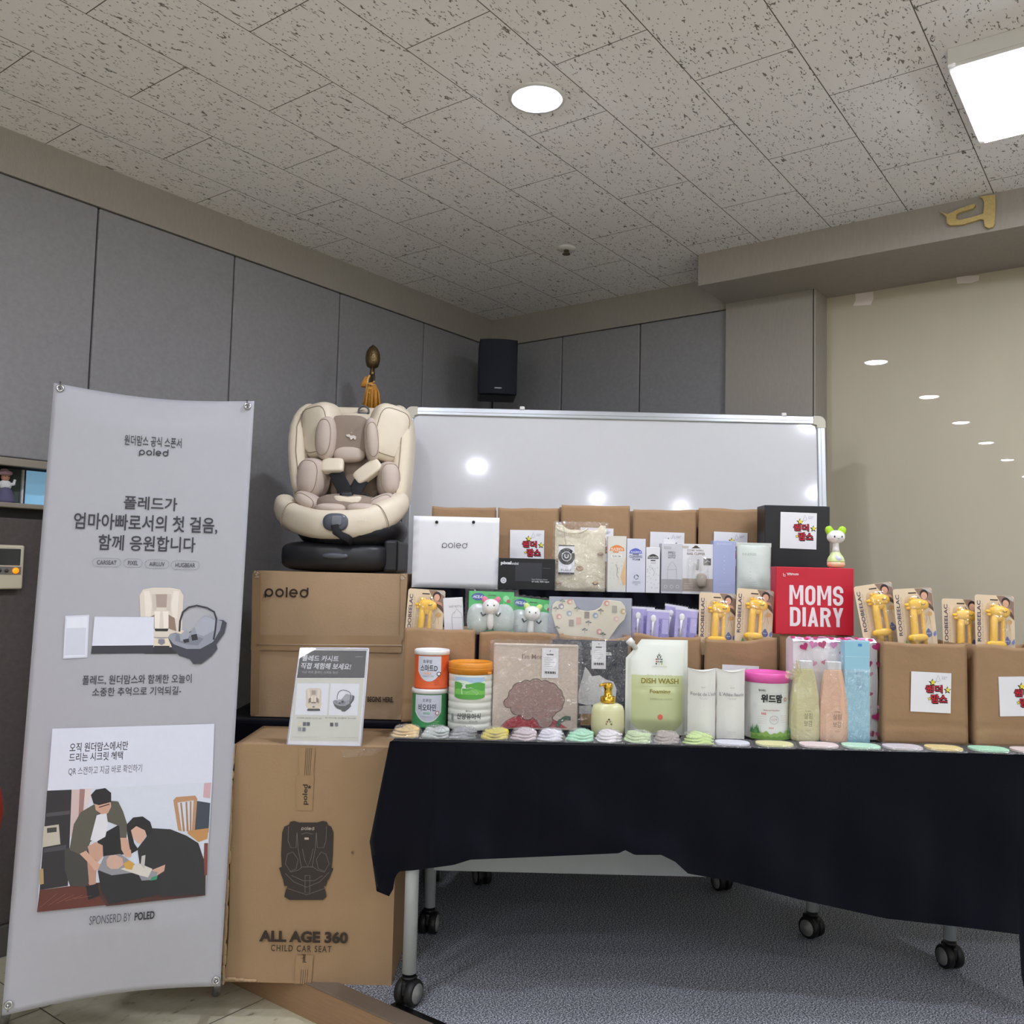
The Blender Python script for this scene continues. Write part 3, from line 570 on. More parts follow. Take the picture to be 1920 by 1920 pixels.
# family photograph printed on the banner
PX([(89, 1482), (398, 1466), (385, 1678), (70, 1709)], '#cdd3df')
for q, c in (([(89, 1482), (135, 1480), (128, 1660), (75, 1668)], '#2a282c'), ([(88, 1524), (132, 1519), (131, 1526), (87, 1531)], '#4a484d'), ([(84, 1590), (125, 1583), (124, 1592), (82, 1598)], '#45434a'),
             ([(75, 1668), (170, 1655), (260, 1690), (70, 1709)], '#5e3026'), ([(170, 1655), (386, 1640), (385, 1678), (200, 1698)], '#4a2a26'),
             ([(135, 1480), (150, 1480), (147, 1550), (132, 1570)], '#c9b3b0'), ([(150, 1479), (160, 1479), (156, 1530), (147, 1550)], '#9d7873'), ([(160, 1478), (172, 1478), (170, 1500), (157, 1530)], '#d6c6c6'),
             ([(83, 1549), (111, 1545), (114, 1582), (80, 1588)], '#b9b2a4'), ([(89, 1552), (107, 1550), (107, 1559), (89, 1561)], '#3c3a36'),
             ([(75, 1630), (82, 1627), (83, 1656), (75, 1658)], '#a58e63'),
             ([(363, 1500), (394, 1505), (391, 1560), (360, 1556)], '#3d4450'), ([(325, 1500), (330, 1494), (366, 1491), (370, 1497), (365, 1560), (360, 1560), (363, 1500), (333, 1504), (341, 1558), (334, 1556)], '#b58a66'),
             ([(338, 1505), (341, 1504), (347, 1558), (343, 1558)], '#a87c58'), ([(348, 1503), (351, 1503), (354, 1558), (350, 1558)], '#a87c58'), ([(356, 1502), (359, 1502), (359, 1558), (356, 1558)], '#a87c58'),
             ([(352, 1557), (391, 1552), (389, 1572), (372, 1578), (352, 1562)], '#b98853'), ([(383, 1468), (396, 1467), (394, 1496), (381, 1494)], '#c9a5ab'), ([(383, 1580), (390, 1580), (388, 1640), (381, 1640)], '#7b3f38'),
             # man: trousers, jacket, shirt, arms, knees, head
             ([(122, 1590), (165, 1585), (185, 1600), (176, 1645), (160, 1662), (132, 1660), (122, 1630)], '#3f3d3b'), ([(180, 1570), (224, 1545), (236, 1575), (236, 1600), (196, 1608), (188, 1590)], '#201f22'),
             ([(131, 1592), (139, 1545), (152, 1522), (176, 1508), (200, 1500), (222, 1502), (231, 1520), (240, 1548), (237, 1572), (226, 1574), (224, 1548), (203, 1540), (190, 1560), (170, 1578), (160, 1604), (148, 1600)], '#57544a'),
             ([(182, 1528), (200, 1522), (203, 1545), (198, 1568), (180, 1578), (170, 1574)], '#d8d8de'), ([(165, 1586), (180, 1578), (193, 1584), (194, 1604), (184, 1616), (174, 1612), (168, 1600)], '#c29a86'),
             ([(164, 1612), (182, 1610), (180, 1656), (168, 1660)], '#b78d79'), ([(150, 1600), (162, 1594), (178, 1612), (192, 1622), (190, 1628), (178, 1631), (168, 1618)], '#cba28e'),
             ([(226, 1570), (238, 1570), (247, 1594), (246, 1606), (236, 1606), (228, 1592)], '#c9a08c'), ([(162, 1660), (184, 1656), (188, 1678), (166, 1686)], '#1d1c1f'),
             ([(177, 1500), (186, 1508), (208, 1502), (209, 1512), (203, 1524), (192, 1526), (180, 1518)], '#c79c87'), ([(171, 1490), (180, 1480), (198, 1477), (209, 1486), (209, 1503), (186, 1509), (176, 1506)], '#222022'),
             ([(186, 1512), (206, 1506), (206, 1508), (186, 1514)], '#3a2a28'),
             # woman: dress, face, hair, arm
             ([(258, 1590), (272, 1572), (286, 1552), (320, 1554), (350, 1566), (372, 1580), (382, 1610), (384, 1660), (384, 1676), (300, 1680), (286, 1660), (278, 1625), (262, 1618)], '#2a2a2d'),
             ([(243, 1556), (252, 1546), (272, 1552), (274, 1566), (266, 1580), (259, 1580), (250, 1570)], '#d0a794'), ([(239, 1562), (238, 1545), (250, 1532), (268, 1530), (282, 1540), (287, 1556), (276, 1568), (272, 1556), (256, 1548), (246, 1556), (252, 1580), (260, 1592), (246, 1600), (242, 1580)], '#201e21'),
             ([(276, 1634), (310, 1620), (308, 1632), (286, 1646), (274, 1644)], '#c99f8b'),
             # carrier and baby
             ([(184, 1632), (200, 1622), (262, 1632), (266, 1650), (300, 1640), (300, 1676), (205, 1694), (190, 1668)], '#26262a'), ([(184, 1630), (196, 1604), (226, 1600), (262, 1626), (296, 1634), (292, 1648), (266, 1650), (258, 1634), (210, 1640)], '#8c8c92'),
             ([(226, 1628), (262, 1618), (286, 1628), (278, 1644), (262, 1640)], '#cfc9c0'), ([(200, 1612), (206, 1603), (218, 1602), (230, 1608), (232, 1620), (222, 1628), (208, 1628), (201, 1622)], '#c8a493'), ([(232, 1618), (242, 1612), (252, 1618), (248, 1630), (236, 1628)], '#c99b4a'),
             ([(240, 1594), (246, 1592), (247, 1604), (241, 1606)], '#c9a08c'), ([(266, 1604), (273, 1602), (271, 1628), (264, 1620)], '#b9b6b4'), ([(284, 1644), (296, 1640), (294, 1648), (282, 1650)], '#3f8a66')):
    PX(q, c)
for k in range(5): pr.line([fm(76 + 16 * k, 1700 - 4 * k), fm(108 + 16 * k, 1674 + k)], .0007, '#9a6a58')
T('SPONSERD BY', (169, 1713, 246, 1729), I2, bold=-.004); T('POLED', (253, 1708, 290, 1723), I1, bold=.03)
pr.obj('banner_print', bn)

# ---- cardboard boxes
M_CARD = mat('brown_corrugated_card', (160, 133, 102), rough=.85, var=.07, scale=12, bump=.12, bscale=160, spec=.15)
M_CARD2 = mat('brown_corrugated_card_dark', (176, 149, 118), rough=.85, var=.07, scale=14, bump=.12, bscale=160, spec=.15)
M_KRAFTIN = mat('torn_card_edge', (176, 150, 118), rough=.9, var=.2, scale=200)
M_TAPE = mat('brown_packing_tape', (156, 126, 92), rough=.22, var=.06, coat=.3)
M_TAPED = mat('brown_packing_tape_on_dark', (166, 137, 104), rough=.22, var=.06, coat=.3)
M_CLEAR = film('clear_tape', fog=.02, rough=.08, gl=.10, bump=.5, bscale=60)
BIGTOP = .684
bx = thing('cardboard_box', 'large brown car seat carton with printed seat drawing standing under the acrylic sign', 'box', (-.562, 2.655, 0))
fm = facemap(bx); rm = rectmap(fm)
W, D = .243, .30
b = B(); rr = random.Random(3)
def face(s, t): return (-W + 2 * W * s + .004 * math.sin(7 * t) * (1 - s) - .006 * (t < .06) * (s < .1), .0 + .004 * math.sin(3 * s + 5 * t) * math.sin(PI * s) * math.sin(PI * t), BIGTOP * t)
b.grid(face, 24, 30, M_CARD)
b.add([(-W, 0, 0), (-W, D, 0), (-W - .002, D, BIGTOP), (-W, 0, BIGTOP)], [(0, 1, 2, 3)], M_CARD); b.add([(W, 0, 0), (W + .004, D, 0), (W + .004, D, BIGTOP), (W, 0, BIGTOP)], [(0, 1, 2, 3)], M_CARD)
b.add([(-W, D, 0), (W, D, 0), (W, D, BIGTOP), (-W, D, BIGTOP)], [(0, 1, 2, 3)], M_CARD); b.add([(-W, 0, 0), (W, 0, 0), (W, D, 0), (-W, D, 0)], [(0, 1, 2, 3)], M_CARD)
b.add([(-W, 0, BIGTOP - .004), (W, 0, BIGTOP - .004), (W, D, BIGTOP - .004), (-W, D, BIGTOP - .004)], [(0, 1, 2, 3)], M_CARD)
b.obj('carton_body', bx)
for nm, (x0, x1, lift) in {'left': (-W, -.003, .003), 'right': (.003, W, .001)}.items():
    f = B(); f.grid(lambda s, t, a=x0, c=x1, l=lift: (a + (c - a) * s, .006 + (D - .012) * t, BIGTOP - .004 + l * (math.sin(PI * t) * .8 + .2) * (s if a > -.1 else (1 - abs(2 * s - .7))) * .9), 12, 8, M_CARD); f.obj('top_flap', bx, solid=.004)
rl = B()
for k in range(26):
    t = k / 25; z = .01 + (BIGTOP - .02) * t; rl.pillow((-W - .004 - .003 * rr.random(), -.002, z), (.003 + .004 * rr.random(), .003, .012 + .02 * rr.random()), M_KRAFTIN, .8, .8, nu=8, nv=6)
for k in range(9): rl.pillow((-W + .012 * k - .012, -.003, .006 + .006 * rr.random() * (1 - k / 9)), (.010, .004, .004), M_KRAFTIN, .8, .8, nu=8, nv=6)
rl.obj('torn_edge', bx)
for k, (l, m_) in enumerate((([(560, 1402), (592, 1402), (588, 1452), (562, 1452)], M_TAPE), ([(556, 1452), (590, 1452), (586, 1520), (556, 1518)], M_TAPE), ([(556, 1790), (588, 1790), (584, 1843), (553, 1843)], M_TAPE), ([(640, 1405), (722, 1401), (700, 1416), (645, 1420)], M_CLEAR))):
    tp = P(-.0046, start=.0004 + .00004 * k); tp.poly([fm(*q) for q in l], None, m_); tp.obj('packing_tape', bx)
pr = P(-.0052)
INK = '#2e211a'
def PX(poly, col): pr.poly([fm(*q) for q in poly], col)
T('ALL AGE 360', (487, 1744, 653, 1766), INK, bold=.045); T('CHILD CAR SEAT', (509, 1771, 622, 1783), INK, bold=.008, spacing=1.25)
T('poled', (568, 1470, 580, 1508), INK, bold=.02, rot=1); pr.star(*fm(581, 1475), .007, INK, k=.4); T('poled', (566, 1788, 576, 1803), INK, bold=.02, rot=1)
for k in range(4): pr.line([fm(575 + 3.4 * k, 1402), fm(572 + 3.2 * k, 1453)], .0012, INK)
for k in range(4): pr.line([fm(566 + 4 * k, 1816), fm(564 + 4 * k, 1843)], .0010, INK)
SK, SL = '#2f2825', '#7d766f'
PX([(530, 1560), (534, 1549), (543, 1545), (545, 1540), (552, 1538), (562, 1541), (595, 1541), (606, 1538), (614, 1540), (616, 1546), (622, 1549), (626, 1560), (625, 1600), (622, 1632), (615, 1650), (612, 1660), (534, 1660), (530, 1640), (528, 1600)], SK)
PX([(524, 1626), (530, 1624), (540, 1640), (562, 1656), (590, 1656), (612, 1640), (620, 1625), (626, 1627), (618, 1646), (608, 1660), (612, 1672), (613, 1680), (606, 1686), (544, 1686), (534, 1680), (536, 1670), (540, 1660), (530, 1644)], SK)
def LX(l, w=.0011, c=SL): pr.line([fm(*q) for q in l], w, c)
pr.logo(*rm(566, 1549, 590, 1556), '#b9ada2')
LX([(542, 1548), (541, 1575), (546, 1588), (556, 1588), (558, 1560)]); LX([(613, 1548), (612, 1575), (608, 1588), (596, 1588), (594, 1560)]); LX([(558, 1560), (560, 1590), (566, 1625)]); LX([(594, 1560), (592, 1590), (586, 1625)])
LX([(568, 1590), (572, 1610), (578, 1624), (584, 1608), (588, 1590)]); LX([(566, 1563), (576, 1560), (588, 1563)]); LX([(540, 1600), (536, 1618), (545, 1632), (556, 1628), (560, 1610), (550, 1596), (540, 1600)]); LX([(612, 1600), (618, 1618), (610, 1632), (598, 1628), (594, 1610), (603, 1596), (612, 1600)])
LX([(545, 1634), (560, 1630), (568, 1624), (588, 1624), (596, 1630), (610, 1634)]); LX([(536, 1636), (552, 1652), (576, 1662), (600, 1652), (618, 1634)]); LX([(573, 1640), (573, 1672), (582, 1672), (582, 1640), (573, 1640)]); LX([(540, 1664), (576, 1676), (610, 1664)]); LX([(548, 1640), (570, 1650), (590, 1650), (606, 1640)])
pr.rect(*rm(572, 1569, 580, 1573), '#b9ada2'); PX([(659, 1596), (663, 1594), (664, 1598), (660, 1600)], '#6b4e36')
pr.obj('carton_print', bx)

# stand and upper carton
sd = thing('box_stand', 'low black-draped stand behind the large carton carrying the upper carton', 'stand', (-.68, 3.34, 0))
M_NAVY = mat('navy_table_cloth', (13, 14, 23), rough=.95, var=.12, scale=300, bump=.15, bscale=700, sheen=.05, spec=.1)
B().box(-.32, .33, -.29, .15, .0, .686, M_NAVY, bev=.012).obj('stand_cover', sd)
ub = thing('cardboard_box', 'upper brown carton with a taped seam carrying the child car seat', 'box', (-.628, 3.1, .69))
fm = facemap(ub); rm = rectmap(fm)
b = B(); TOPW = .505
xa, xb, xc, xd = fm(470, 1343)[0], fm(752, 1350)[0], fm(764, 1074)[0], fm(475, 1073)[0]
def side(s, t): return (xa + (xd - xa) * t + ((xb + (xc - xb) * t) - (xa + (xd - xa) * t)) * s, 0.004 * math.sin(PI * s) * math.sin(PI * t * 2), TOPW * t)
b.grid(side, 16, 20, M_CARD2)
b.add([(xa, 0, 0), (xb, 0, 0), (xb, .46, 0), (xa, .46, 0), (xd, 0, TOPW), (xc, 0, TOPW), (xc, .46, TOPW), (xd, .46, TOPW)], [(0, 1, 2, 3), (4, 5, 6, 7), (1, 2, 6, 5), (0, 3, 7, 4), (2, 3, 7, 6)], M_CARD2)
b.obj('carton_body', ub)
for k, l in enumerate(([(472, 1190), (754, 1192), (753, 1224), (471, 1218)], [(474, 1074), (490, 1074), (486, 1340), (470, 1340)], [(752, 1076), (764, 1076), (757, 1200), (750, 1200)])):
    tp = P(-.0044, start=.0004 + .00004 * k); tp.poly([fm(*q) for q in l], None, M_TAPED); tp.obj('packing_tape', ub)
sm = B()
sm.sweep([(xa + .012, -.006, fm(480, 1208)[1]), ((xa + xb) / 2, -.0055, fm(610, 1209)[1]), (xb - .004, -.006, fm(752, 1210)[1])], .0012, mat('shiny_tape_edge', (206, 190, 168), rough=.15), 6)
for cx in (xd + .012, xc - .014):
    for k in range(12): sm.pillow((cx + .014 * (rr.random() - .5), -.005, TOPW - .022 * rr.random() - .002), (.003, .002, .002), MATS['shiny_tape_edge'], .8, .8, nu=6, nv=5)
sm.obj('shiny_seam', ub)
pr = P(-.0052)
pr.logo(*rm(497, 1101, 579, 1121), '#33231c'); T('IT BEGINS HERE.', (680, 1306, 738, 1316), '#3a2a22', bold=.04)
pr.obj('carton_print', ub)

# ---- acrylic sign on the big carton
sBL, sBR, sTL = at(538, 1397, 2.665), at(677, 1400, 2.665), at(563, 1215, 2.725)
ax = (sBR - sBL).normalized(); az = (sTL - sBL); az = (az - ax * az.dot(ax)).normalized(); ay = az.cross(ax)
ac = thing('acrylic_sign', 'clear acrylic sign holder with a printed sheet leaning on the big carton', 'sign', sBL)
ac.rotation_euler = Matrix((ax, ay, az)).transposed().to_euler()
fm = facemap(ac); rm = rectmap(fm)
q0, q1, q2, q3 = fm(538, 1396), fm(677, 1399), fm(691, 1216), fm(563, 1215)
M_ACR = film('clear_acrylic', fog=.02, rough=.02, bump=0.0, gl=.07)
B().prism([q0, q1, q2, q3], .0015, .003, mat('white_sheet', (226, 228, 232), rough=.6)).obj('paper_sheet', ac)
b = B(); b.prism([q0, q1, q2, q3], -.0025, -.0005, M_ACR); b.prism([q0, q1, q2, q3], .004, .006, M_ACR)
wy = mw(ac).to_3x3().inverted() @ Vector((0, 1, 0)); b.add([(q0[0], .005, q0[1] + .004), (q1[0], .005, q1[1] + .004), (q1[0] + .07 * wy.x, .005 + .07 * wy.y, q1[1] + .004 + .07 * wy.z), (q0[0] + .07 * wy.x, .005 + .07 * wy.y, q0[1] + .004 + .07 * wy.z)], [(0, 1, 2, 3)], M_ACR); b.obj('acrylic_holder', ac)
b = B(); E_ = mat('acrylic_edge', (206, 206, 220), rough=.1)
for a, c in ((q0, q1), (q1, q2), (q2, q3), (q3, q0)): b.sweep([(a[0], .001, a[1]), (c[0], .001, c[1])], .0022, E_, 8)
b.obj('edge', ac)
pr = P(.0014, start=.0002, eps=.00005)
def PX(poly, col): pr.poly([fm(*q) for q in poly], col)
PX([(562, 1219), (687, 1220), (683, 1271), (556, 1271)], '#3f424d'); PX([(556, 1272), (682, 1272), (672, 1390), (543, 1388)], '#cfd1c8')
T('폴레드 카시트', (567, 1229, 635, 1240), '#d6dae2', bold=.018, slant=.02); T('직접 체험해 보세요!', (564, 1243, 658, 1255), '#d6dae2', bold=.018, slant=.02); T('지금 바로 폴레드 신제품 확인', (566, 1258, 633, 1263), '#a9adb8'); T('poled', (667, 1230, 680, 1233), '#a9adb8')
PX([(557, 1281), (617, 1281), (613, 1341), (553, 1340)], '#e0e3ec'); PX([(620, 1281), (674, 1282), (670, 1342), (616, 1341)], '#e0e3ec')
seat_print(588, 1290, 1333, 30); carrier_print(624, 1295, .40, .0018)
T('모든연령 회전형 카시트 360', (556, 1345, 603, 1348), '#5c5e62'); T('바구니형 신생아 카시트', (610, 1345, 668, 1348), '#5c5e62')
for x, y, c in ((559, 1357, '#dccfb9'), (568, 1357, '#5b6272'), (575, 1357, '#4b505e'), (559, 1367, '#8b8f96'), (567, 1367, '#6d7178'), (619, 1358, '#3e4446'), (628, 1358, '#6d7178')): PX([(x, y - 3), (x + 6, y - 3), (x + 6, y + 4), (x, y + 4)], c)
pr.line([fm(548, 1382), fm(600, 1382)], .0006, '#a8aaa2'); pr.line([fm(612, 1383), fm(668, 1383)], .0006, '#a8aaa2')
pr.obj('sheet_print', ac)
# ================================================================== child car seat
SY = 3.36
so = at(648, 1071, SY - .2); SX, SZ = so.x * 1.0, 1.196
cs = thing('child_car_seat', 'cream and taupe child car seat on a black base standing on the upper carton', 'car seat', (SX, SY, SZ))
def S(px, py, yl):
    p = at(px, py, SY + yl); return Vector((p.x - SX, yl, p.z - SZ))
def pxm(n, yl): return n * (SY + yl) / F_PX
M_CRM = mat('cream_seat_fabric', (222, 209, 186), rough=.75, var=.04, scale=40, bump=.12, bscale=900, sheen=.2)
M_CRM2 = mat('cream_leatherette', (224, 212, 190), rough=.5, var=.03, scale=30, bump=.08, bscale=500)
M_TAU = mat('taupe_seat_fabric', (146, 130, 116), rough=.85, var=.05, scale=60, bump=.2, bscale=1100)
M_ROS = mat('pale_rose_beige_fabric', (198, 182, 170), rough=.8, var=.04, scale=50, bump=.15, bscale=1000)
M_PLK = mat('black_seat_plastic', (26, 27, 32), rough=.42, var=.1, bump=.05, bscale=900)
M_STRAP = mat('black_webbing', (17, 18, 22), rough=.8, var=.2, scale=400, stretch=(1, 1, 3))
M_SEAM = mat('seat_seam', (150, 136, 116), rough=.8)
M_GPL = mat('slate_grey_plastic', (88, 92, 102), rough=.35)
def pad(name, px, py, yl, rx, rz, ry, m, rz_deg=0.0, ry_deg=0.0, rx_deg=0.0, e1=.75, e2=.75, seam=None, parent=cs, fn=None):
    """Cushion centred on a photo point; ry_deg turns it about the vertical, rz_deg tilts it in the picture plane."""
    M = Matrix.Translation(S(px, py, yl)) @ Matrix.Rotation(math.radians(ry_deg), 4, 'Z') @ Matrix.Rotation(math.radians(rz_deg), 4, 'Y') @ Matrix.Rotation(math.radians(rx_deg), 4, 'X')
    b = B(); r = (pxm(rx, yl), ry, pxm(rz, yl)); b.pillow((0, 0, 0), r, m, e1, e2, M=M, fn=fn)
    if seam is not None:
        ring = []
        for i in range(40):
            a = 2 * PI * i / 40; c, d = math.cos(a), math.sin(a)
            x, z = seam * math.copysign(abs(c) ** e1, c), seam * math.copysign(abs(d) ** e1, d)
            y = max(0, max(0, 1 - abs(z) ** (2 / e1)) ** (e1 / e2) - abs(x) ** (2 / e2)) ** (e2 / 2)
            ring.append((r[0] * x, -r[1] * y - .0004, r[2] * z))
        b.sweep(ring, .0016, M_SEAM, 6, upv=(0, 1, 0), M=M, closed=True)
    return b.obj(name, parent)
# base
b = B()
b.pillow(S(644, 1044, 0) * 1.0 + Vector((0, -.005, 0)), (.207, .205, .056), M_PLK, .45, .42)
b.box(S(722, 1040, -.12).x, S(749, 1040, -.12).x, -.17, .15, .004, S(735, 1012, -.1).z, M_PLK, bev=.012, seg=3)
zmin = min(v[2] for v in b.v); b.v = [(x, y, z - zmin) for x, y, z in b.v]
base = b.obj('base', cs)
b = B(); b.lathe([(.125, 0), (.13, .012), (.12, .03), (.10, .04)], M_PLK, 40, M=Matrix.Translation((S(640, 1030, -.05).x, -.02, .095)), sy=.9); b.obj('turntable', cs)
b = B(); b.pillow(S(628, 1042, -.212), (.047, .012, .011), M_GPL, .8, .9); b.obj('base_badge', base)
# bowl
pad('seat_shell', 662, 997, -.03, 101, 40, .20, M_PLK, e1=.85, e2=.8, fn=lambda p: (p.x * (1 - .10 * max(0, -p.z / .1)), p.y, p.z))
pad('shell_neck', 640, 1016, -.06, 62, 16, .12, M_PLK, e1=.5, e2=.8)
# outer back and its side wings
pad('back_shell', 663, 868, .15, 112, 104, .05, M_CRM, e1=.35, e2=.6)
for nm, pts in (('side_wing', [(573, 938, .0), (567, 900, .03), (562, 850, .06), (563, 805, .085), (574, 778, .10), (592, 766, .12)]), ('side_wing', [(742, 970, .0), (752, 920, .03), (758, 860, .06), (761, 810, .085), (757, 782, .10), (742, 768, .12)])):
    b = B(); path = [S(*p) for p in pts]
    b.sweep(path, [(pxm(19, .05), .085)] * 3 + [(pxm(19, .05), .075), (pxm(18, .05), .06), (pxm(13, .05), .045)], M_CRM, 18, upv=(0, 1, 0), e=.7); wing = b.obj('side_wing', cs, sub=1)
    s = -1 if pts[0][0] < 650 else 1
    b = B(); b.sweep([p + Vector((s * -.006, -.088 + .010 * (k > 2), .0)) for k, p in enumerate(path)], .0018, M_SEAM, 6); b.obj('piping', wing)
# headrest
hr = pad('headrest', 668, 812, .11, 52, 38, .04, M_CRM, e1=.6, e2=.7)
w = pad('headrest_wing', 606, 809, .03, 36, 53, .062, M_CRM2, rz_deg=-9, ry_deg=-28, e1=.5, e2=.62, seam=.80)
w = pad('headrest_wing', 726, 814, .03, 38, 55, .062, M_CRM2, rz_deg=13, ry_deg=28, e1=.5, e2=.62, seam=.80)
hc = pad('head_cushion', 654, 821, .005, 38, 42, .035, M_TAU, e1=.45, e2=.6)
pad('head_cushion_base', 655, 852, -.005, 30, 16, .034, M_ROS, e1=.8, e2=.8, parent=hc)
pad('cushion_lobe', 613, 822, -.02, 19, 42, .05, M_ROS, rz_deg=2, ry_deg=-14, e1=.85, e2=.85, seam=.8)
pad('cushion_lobe', 697, 826, -.02, 14, 43, .05, M_ROS, rz_deg=-5, ry_deg=14, e1=.85, e2=.85, seam=.75)
p = P(-.034); f2 = lambda px, py: (S(px, py, -.034).x, S(px, py, -.034).z)
p.poly([f2(*q) for q in ((649, 815), (655, 814), (658, 817), (664, 816), (668, 819), (667, 824), (664, 824), (663, 821), (660, 824), (657, 824), (656, 820), (650, 818))], '#d8cfc4'); p.disc(*f2(659, 811), .0015, '#d8cfc4'); p.obj('emblem', cs)
# body support
pad('backrest', 668, 898, .06, 48, 46, .05, M_TAU, e1=.5, e2=.6)
pad('side_cushion', 588, 897, -.01, 26, 38, .075, M_ROS, rz_deg=7, ry_deg=-18, e1=.72, e2=.8, seam=.82)
pad('side_cushion', 728, 900, -.01, 21, 34, .075, M_ROS, rz_deg=-4, ry_deg=18, e1=.72, e2=.8, seam=.82)
pad('seat_cushion', 655, 955, -.05, 62, 28, .13, M_TAU, e1=.7, e2=.7)
pad('thigh_cushion', 582, 941, -.09, 29, 15, .07, M_ROS, rz_deg=28, ry_deg=-12, e1=.8, e2=.85, seam=.7)
pad('thigh_cushion', 712, 943, -.09, 29, 14, .07, M_ROS, rz_deg=-26, ry_deg=12, e1=.8, e2=.85, seam=.7)
pad('front_cushion', 622, 954, -.155, 30, 10, .06, M_ROS, e1=.8, e2=.8); pad('front_cushion', 680, 954, -.155, 29, 10, .06, M_ROS, e1=.8, e2=.8)
# harness
pad('shoulder_pad', 624, 874, -.035, 21, 15, .018, M_CRM2, rz_deg=-2, rx_deg=-28, e1=.4, e2=.5)
pad('shoulder_pad', 690, 885, -.035, 29, 15, .018, M_CRM2, rz_deg=-38, rx_deg=-22, e1=.4, e2=.5)
def strap(name, pts, w):
    b = B(); b.sweep([S(*p) for p in pts], (w, .0022), M_STRAP, 8, upv=(0, -1, .3), e=.5); return b.obj(name, cs)
strap('harness_strap', [(629, 884, -.045), (636, 900, -.055), (644, 915, -.075), (647, 930, -.09)], pxm(13, 0))
strap('harness_strap', [(678, 900, -.045), (671, 912, -.06), (662, 926, -.08), (657, 938, -.09)], pxm(13, 0))
b = B(); b.sweep([S(598, 948, -.10), S(622, 935, -.12), S(650, 930, -.125), S(684, 927, -.11), S(706, 941, -.09)], (.014, .005), M_STRAP, 8, upv=(0, 0, 1)); b.obj('lap_strap', cs)
pad('lap_padding', 612, 944, -.105, 18, 12, .03, M_STRAP, rz_deg=-10, e1=.7); pad('buckle', 650, 931, -.135, 13, 9, .02, M_PLK, e1=.5, e2=.5)
pad('crotch_pad', 652, 943, -.155, 29, 11, .022, M_CRM2, e1=.55, e2=.6, fn=lambda p: (p.x * (.72 + .28 * (p.z / .022 * .5 + .5)), p.y, p.z + .16 * abs(p.x) * (1 if p.z > 0 else .3)))
# front bar
bar_pts = [(534, 935, -.03), (532, 950, -.075), (545, 968, -.13), (575, 980, -.175), (605, 984, -.195), (640, 985, -.20), (675, 983, -.195), (702, 976, -.18), (728, 962, -.14), (748, 946, -.09), (754, 932, -.04)]
hh = [16, 23, 26, 27, 28, 28, 28, 28, 27, 22, 15]
b = B(); b.sweep([S(*p) for p in bar_pts], [(.045 if 0 < k < 10 else .03, pxm(h, -.15)) for k, h in enumerate(hh)], M_CRM2, 22, upv=(0, 0, 1), e=.8); bar = b.obj('front_bar', cs, sub=1)
b = B()
for k, sgn in ((2.05, 1), (7.35, 1)):
    i = int(k); a = S(*bar_pts[i]); c = S(*bar_pts[i + 1]); q = a + (c - a) * (k - i); t = (c - a).normalized(); n = Vector((0, 0, 1)); n = (n - t * t.dot(n)).normalized(); r = t.cross(n)
    ring = [q + r * (.0462 * math.copysign(abs(math.cos(th)) ** .8, math.cos(th))) + n * (pxm(27.6, -.15) * math.copysign(abs(math.sin(th)) ** .8, math.sin(th))) for th in [2 * PI * j / 32 for j in range(32)]]
    b.sweep(ring, .0016, M_SEAM, 6, upv=(.3, .2, 1), closed=True)
b.obj('bar_seam', bar)
pad('adjuster', 629, 979, -.243, 24, 17, .014, M_GPL, e1=.8, e2=.9); pad('adjuster_button', 631, 976, -.256, 10, 9, .005, mat('grey_button_plastic', (112, 116, 124), rough=.35), e1=.4, e2=.4)
strap('adjuster_strap', [(627, 984, -.262), (630, 997, -.262), (640, 1004, -.255), (652, 1009, -.245), (660, 1016, -.22)], pxm(7, -.2))
p = P(-.246); f2 = lambda px, py: (S(px, py, -.246).x, S(px, py, -.246).z)
a, c = f2(667, 978), f2(694, 970); p.text('poled', a[0], a[1], c[0], c[1], '#ece3d2', bold=.02); p.obj('bar_print', cs)
b = B(); c = S(682, 771, .09); b.sweep([c + Vector((.020 * math.cos(t), 0, .020 * math.sin(t))) for t in [PI * (-.15 + 1.3 * k / 14) for k in range(15)]], (.004, .009), M_GPL, 8, upv=(0, 1, 0)); b.sweep([c + Vector((-.018, 0, -.01)), c + Vector((.018, 0, -.01))], .005, M_GPL, 8); b.obj('head_handle', cs)

# ================================================================== flag pole behind the seat
fx = at(698, 700, 3.86); fp = thing('flag_pole', 'chrome flag pole with brass bud finial and gold tassels behind the car seat', 'flag pole', (fx.x, 3.86, 0))
fz_ = lambda py: at(698, py, 3.86).z
M_CHR = mat('chrome_pole', (200, 196, 192), metal=1, rough=.12); M_BRZ = mat('antique_brass', (112, 94, 64), metal=.85, rough=.35, var=.4, scale=70, bump=.5, bscale=160)
B().lathe([(.14, 0), (.14, .02), (.04, .04), (.014, .06), (.014, fz_(704))], M_CHR, 24).obj('pole', fp)
b = B(); z0, z1 = fz_(691), fz_(647); H_ = z1 - z0
b.lathe([(.010, z0), (.024, z0 + .06 * H_), (.031, z0 + .25 * H_), (.033, z0 + .45 * H_), (.030, z0 + .68 * H_), (.019, z0 + .88 * H_), (.004, z1)], M_BRZ, 24)
b.lathe([(.013, fz_(705)), (.012, fz_(700)), (.010, fz_(691))], M_BRZ, 20); b.obj('finial', fp)
M_GOLD = mat('gold_silk_tassel', (204, 140, 34), rough=.5, var=.35, scale=200, sheen=.3); M_CORD = mat('gold_cord', (226, 178, 96), rough=.45, var=.3, scale=300)
b = B()
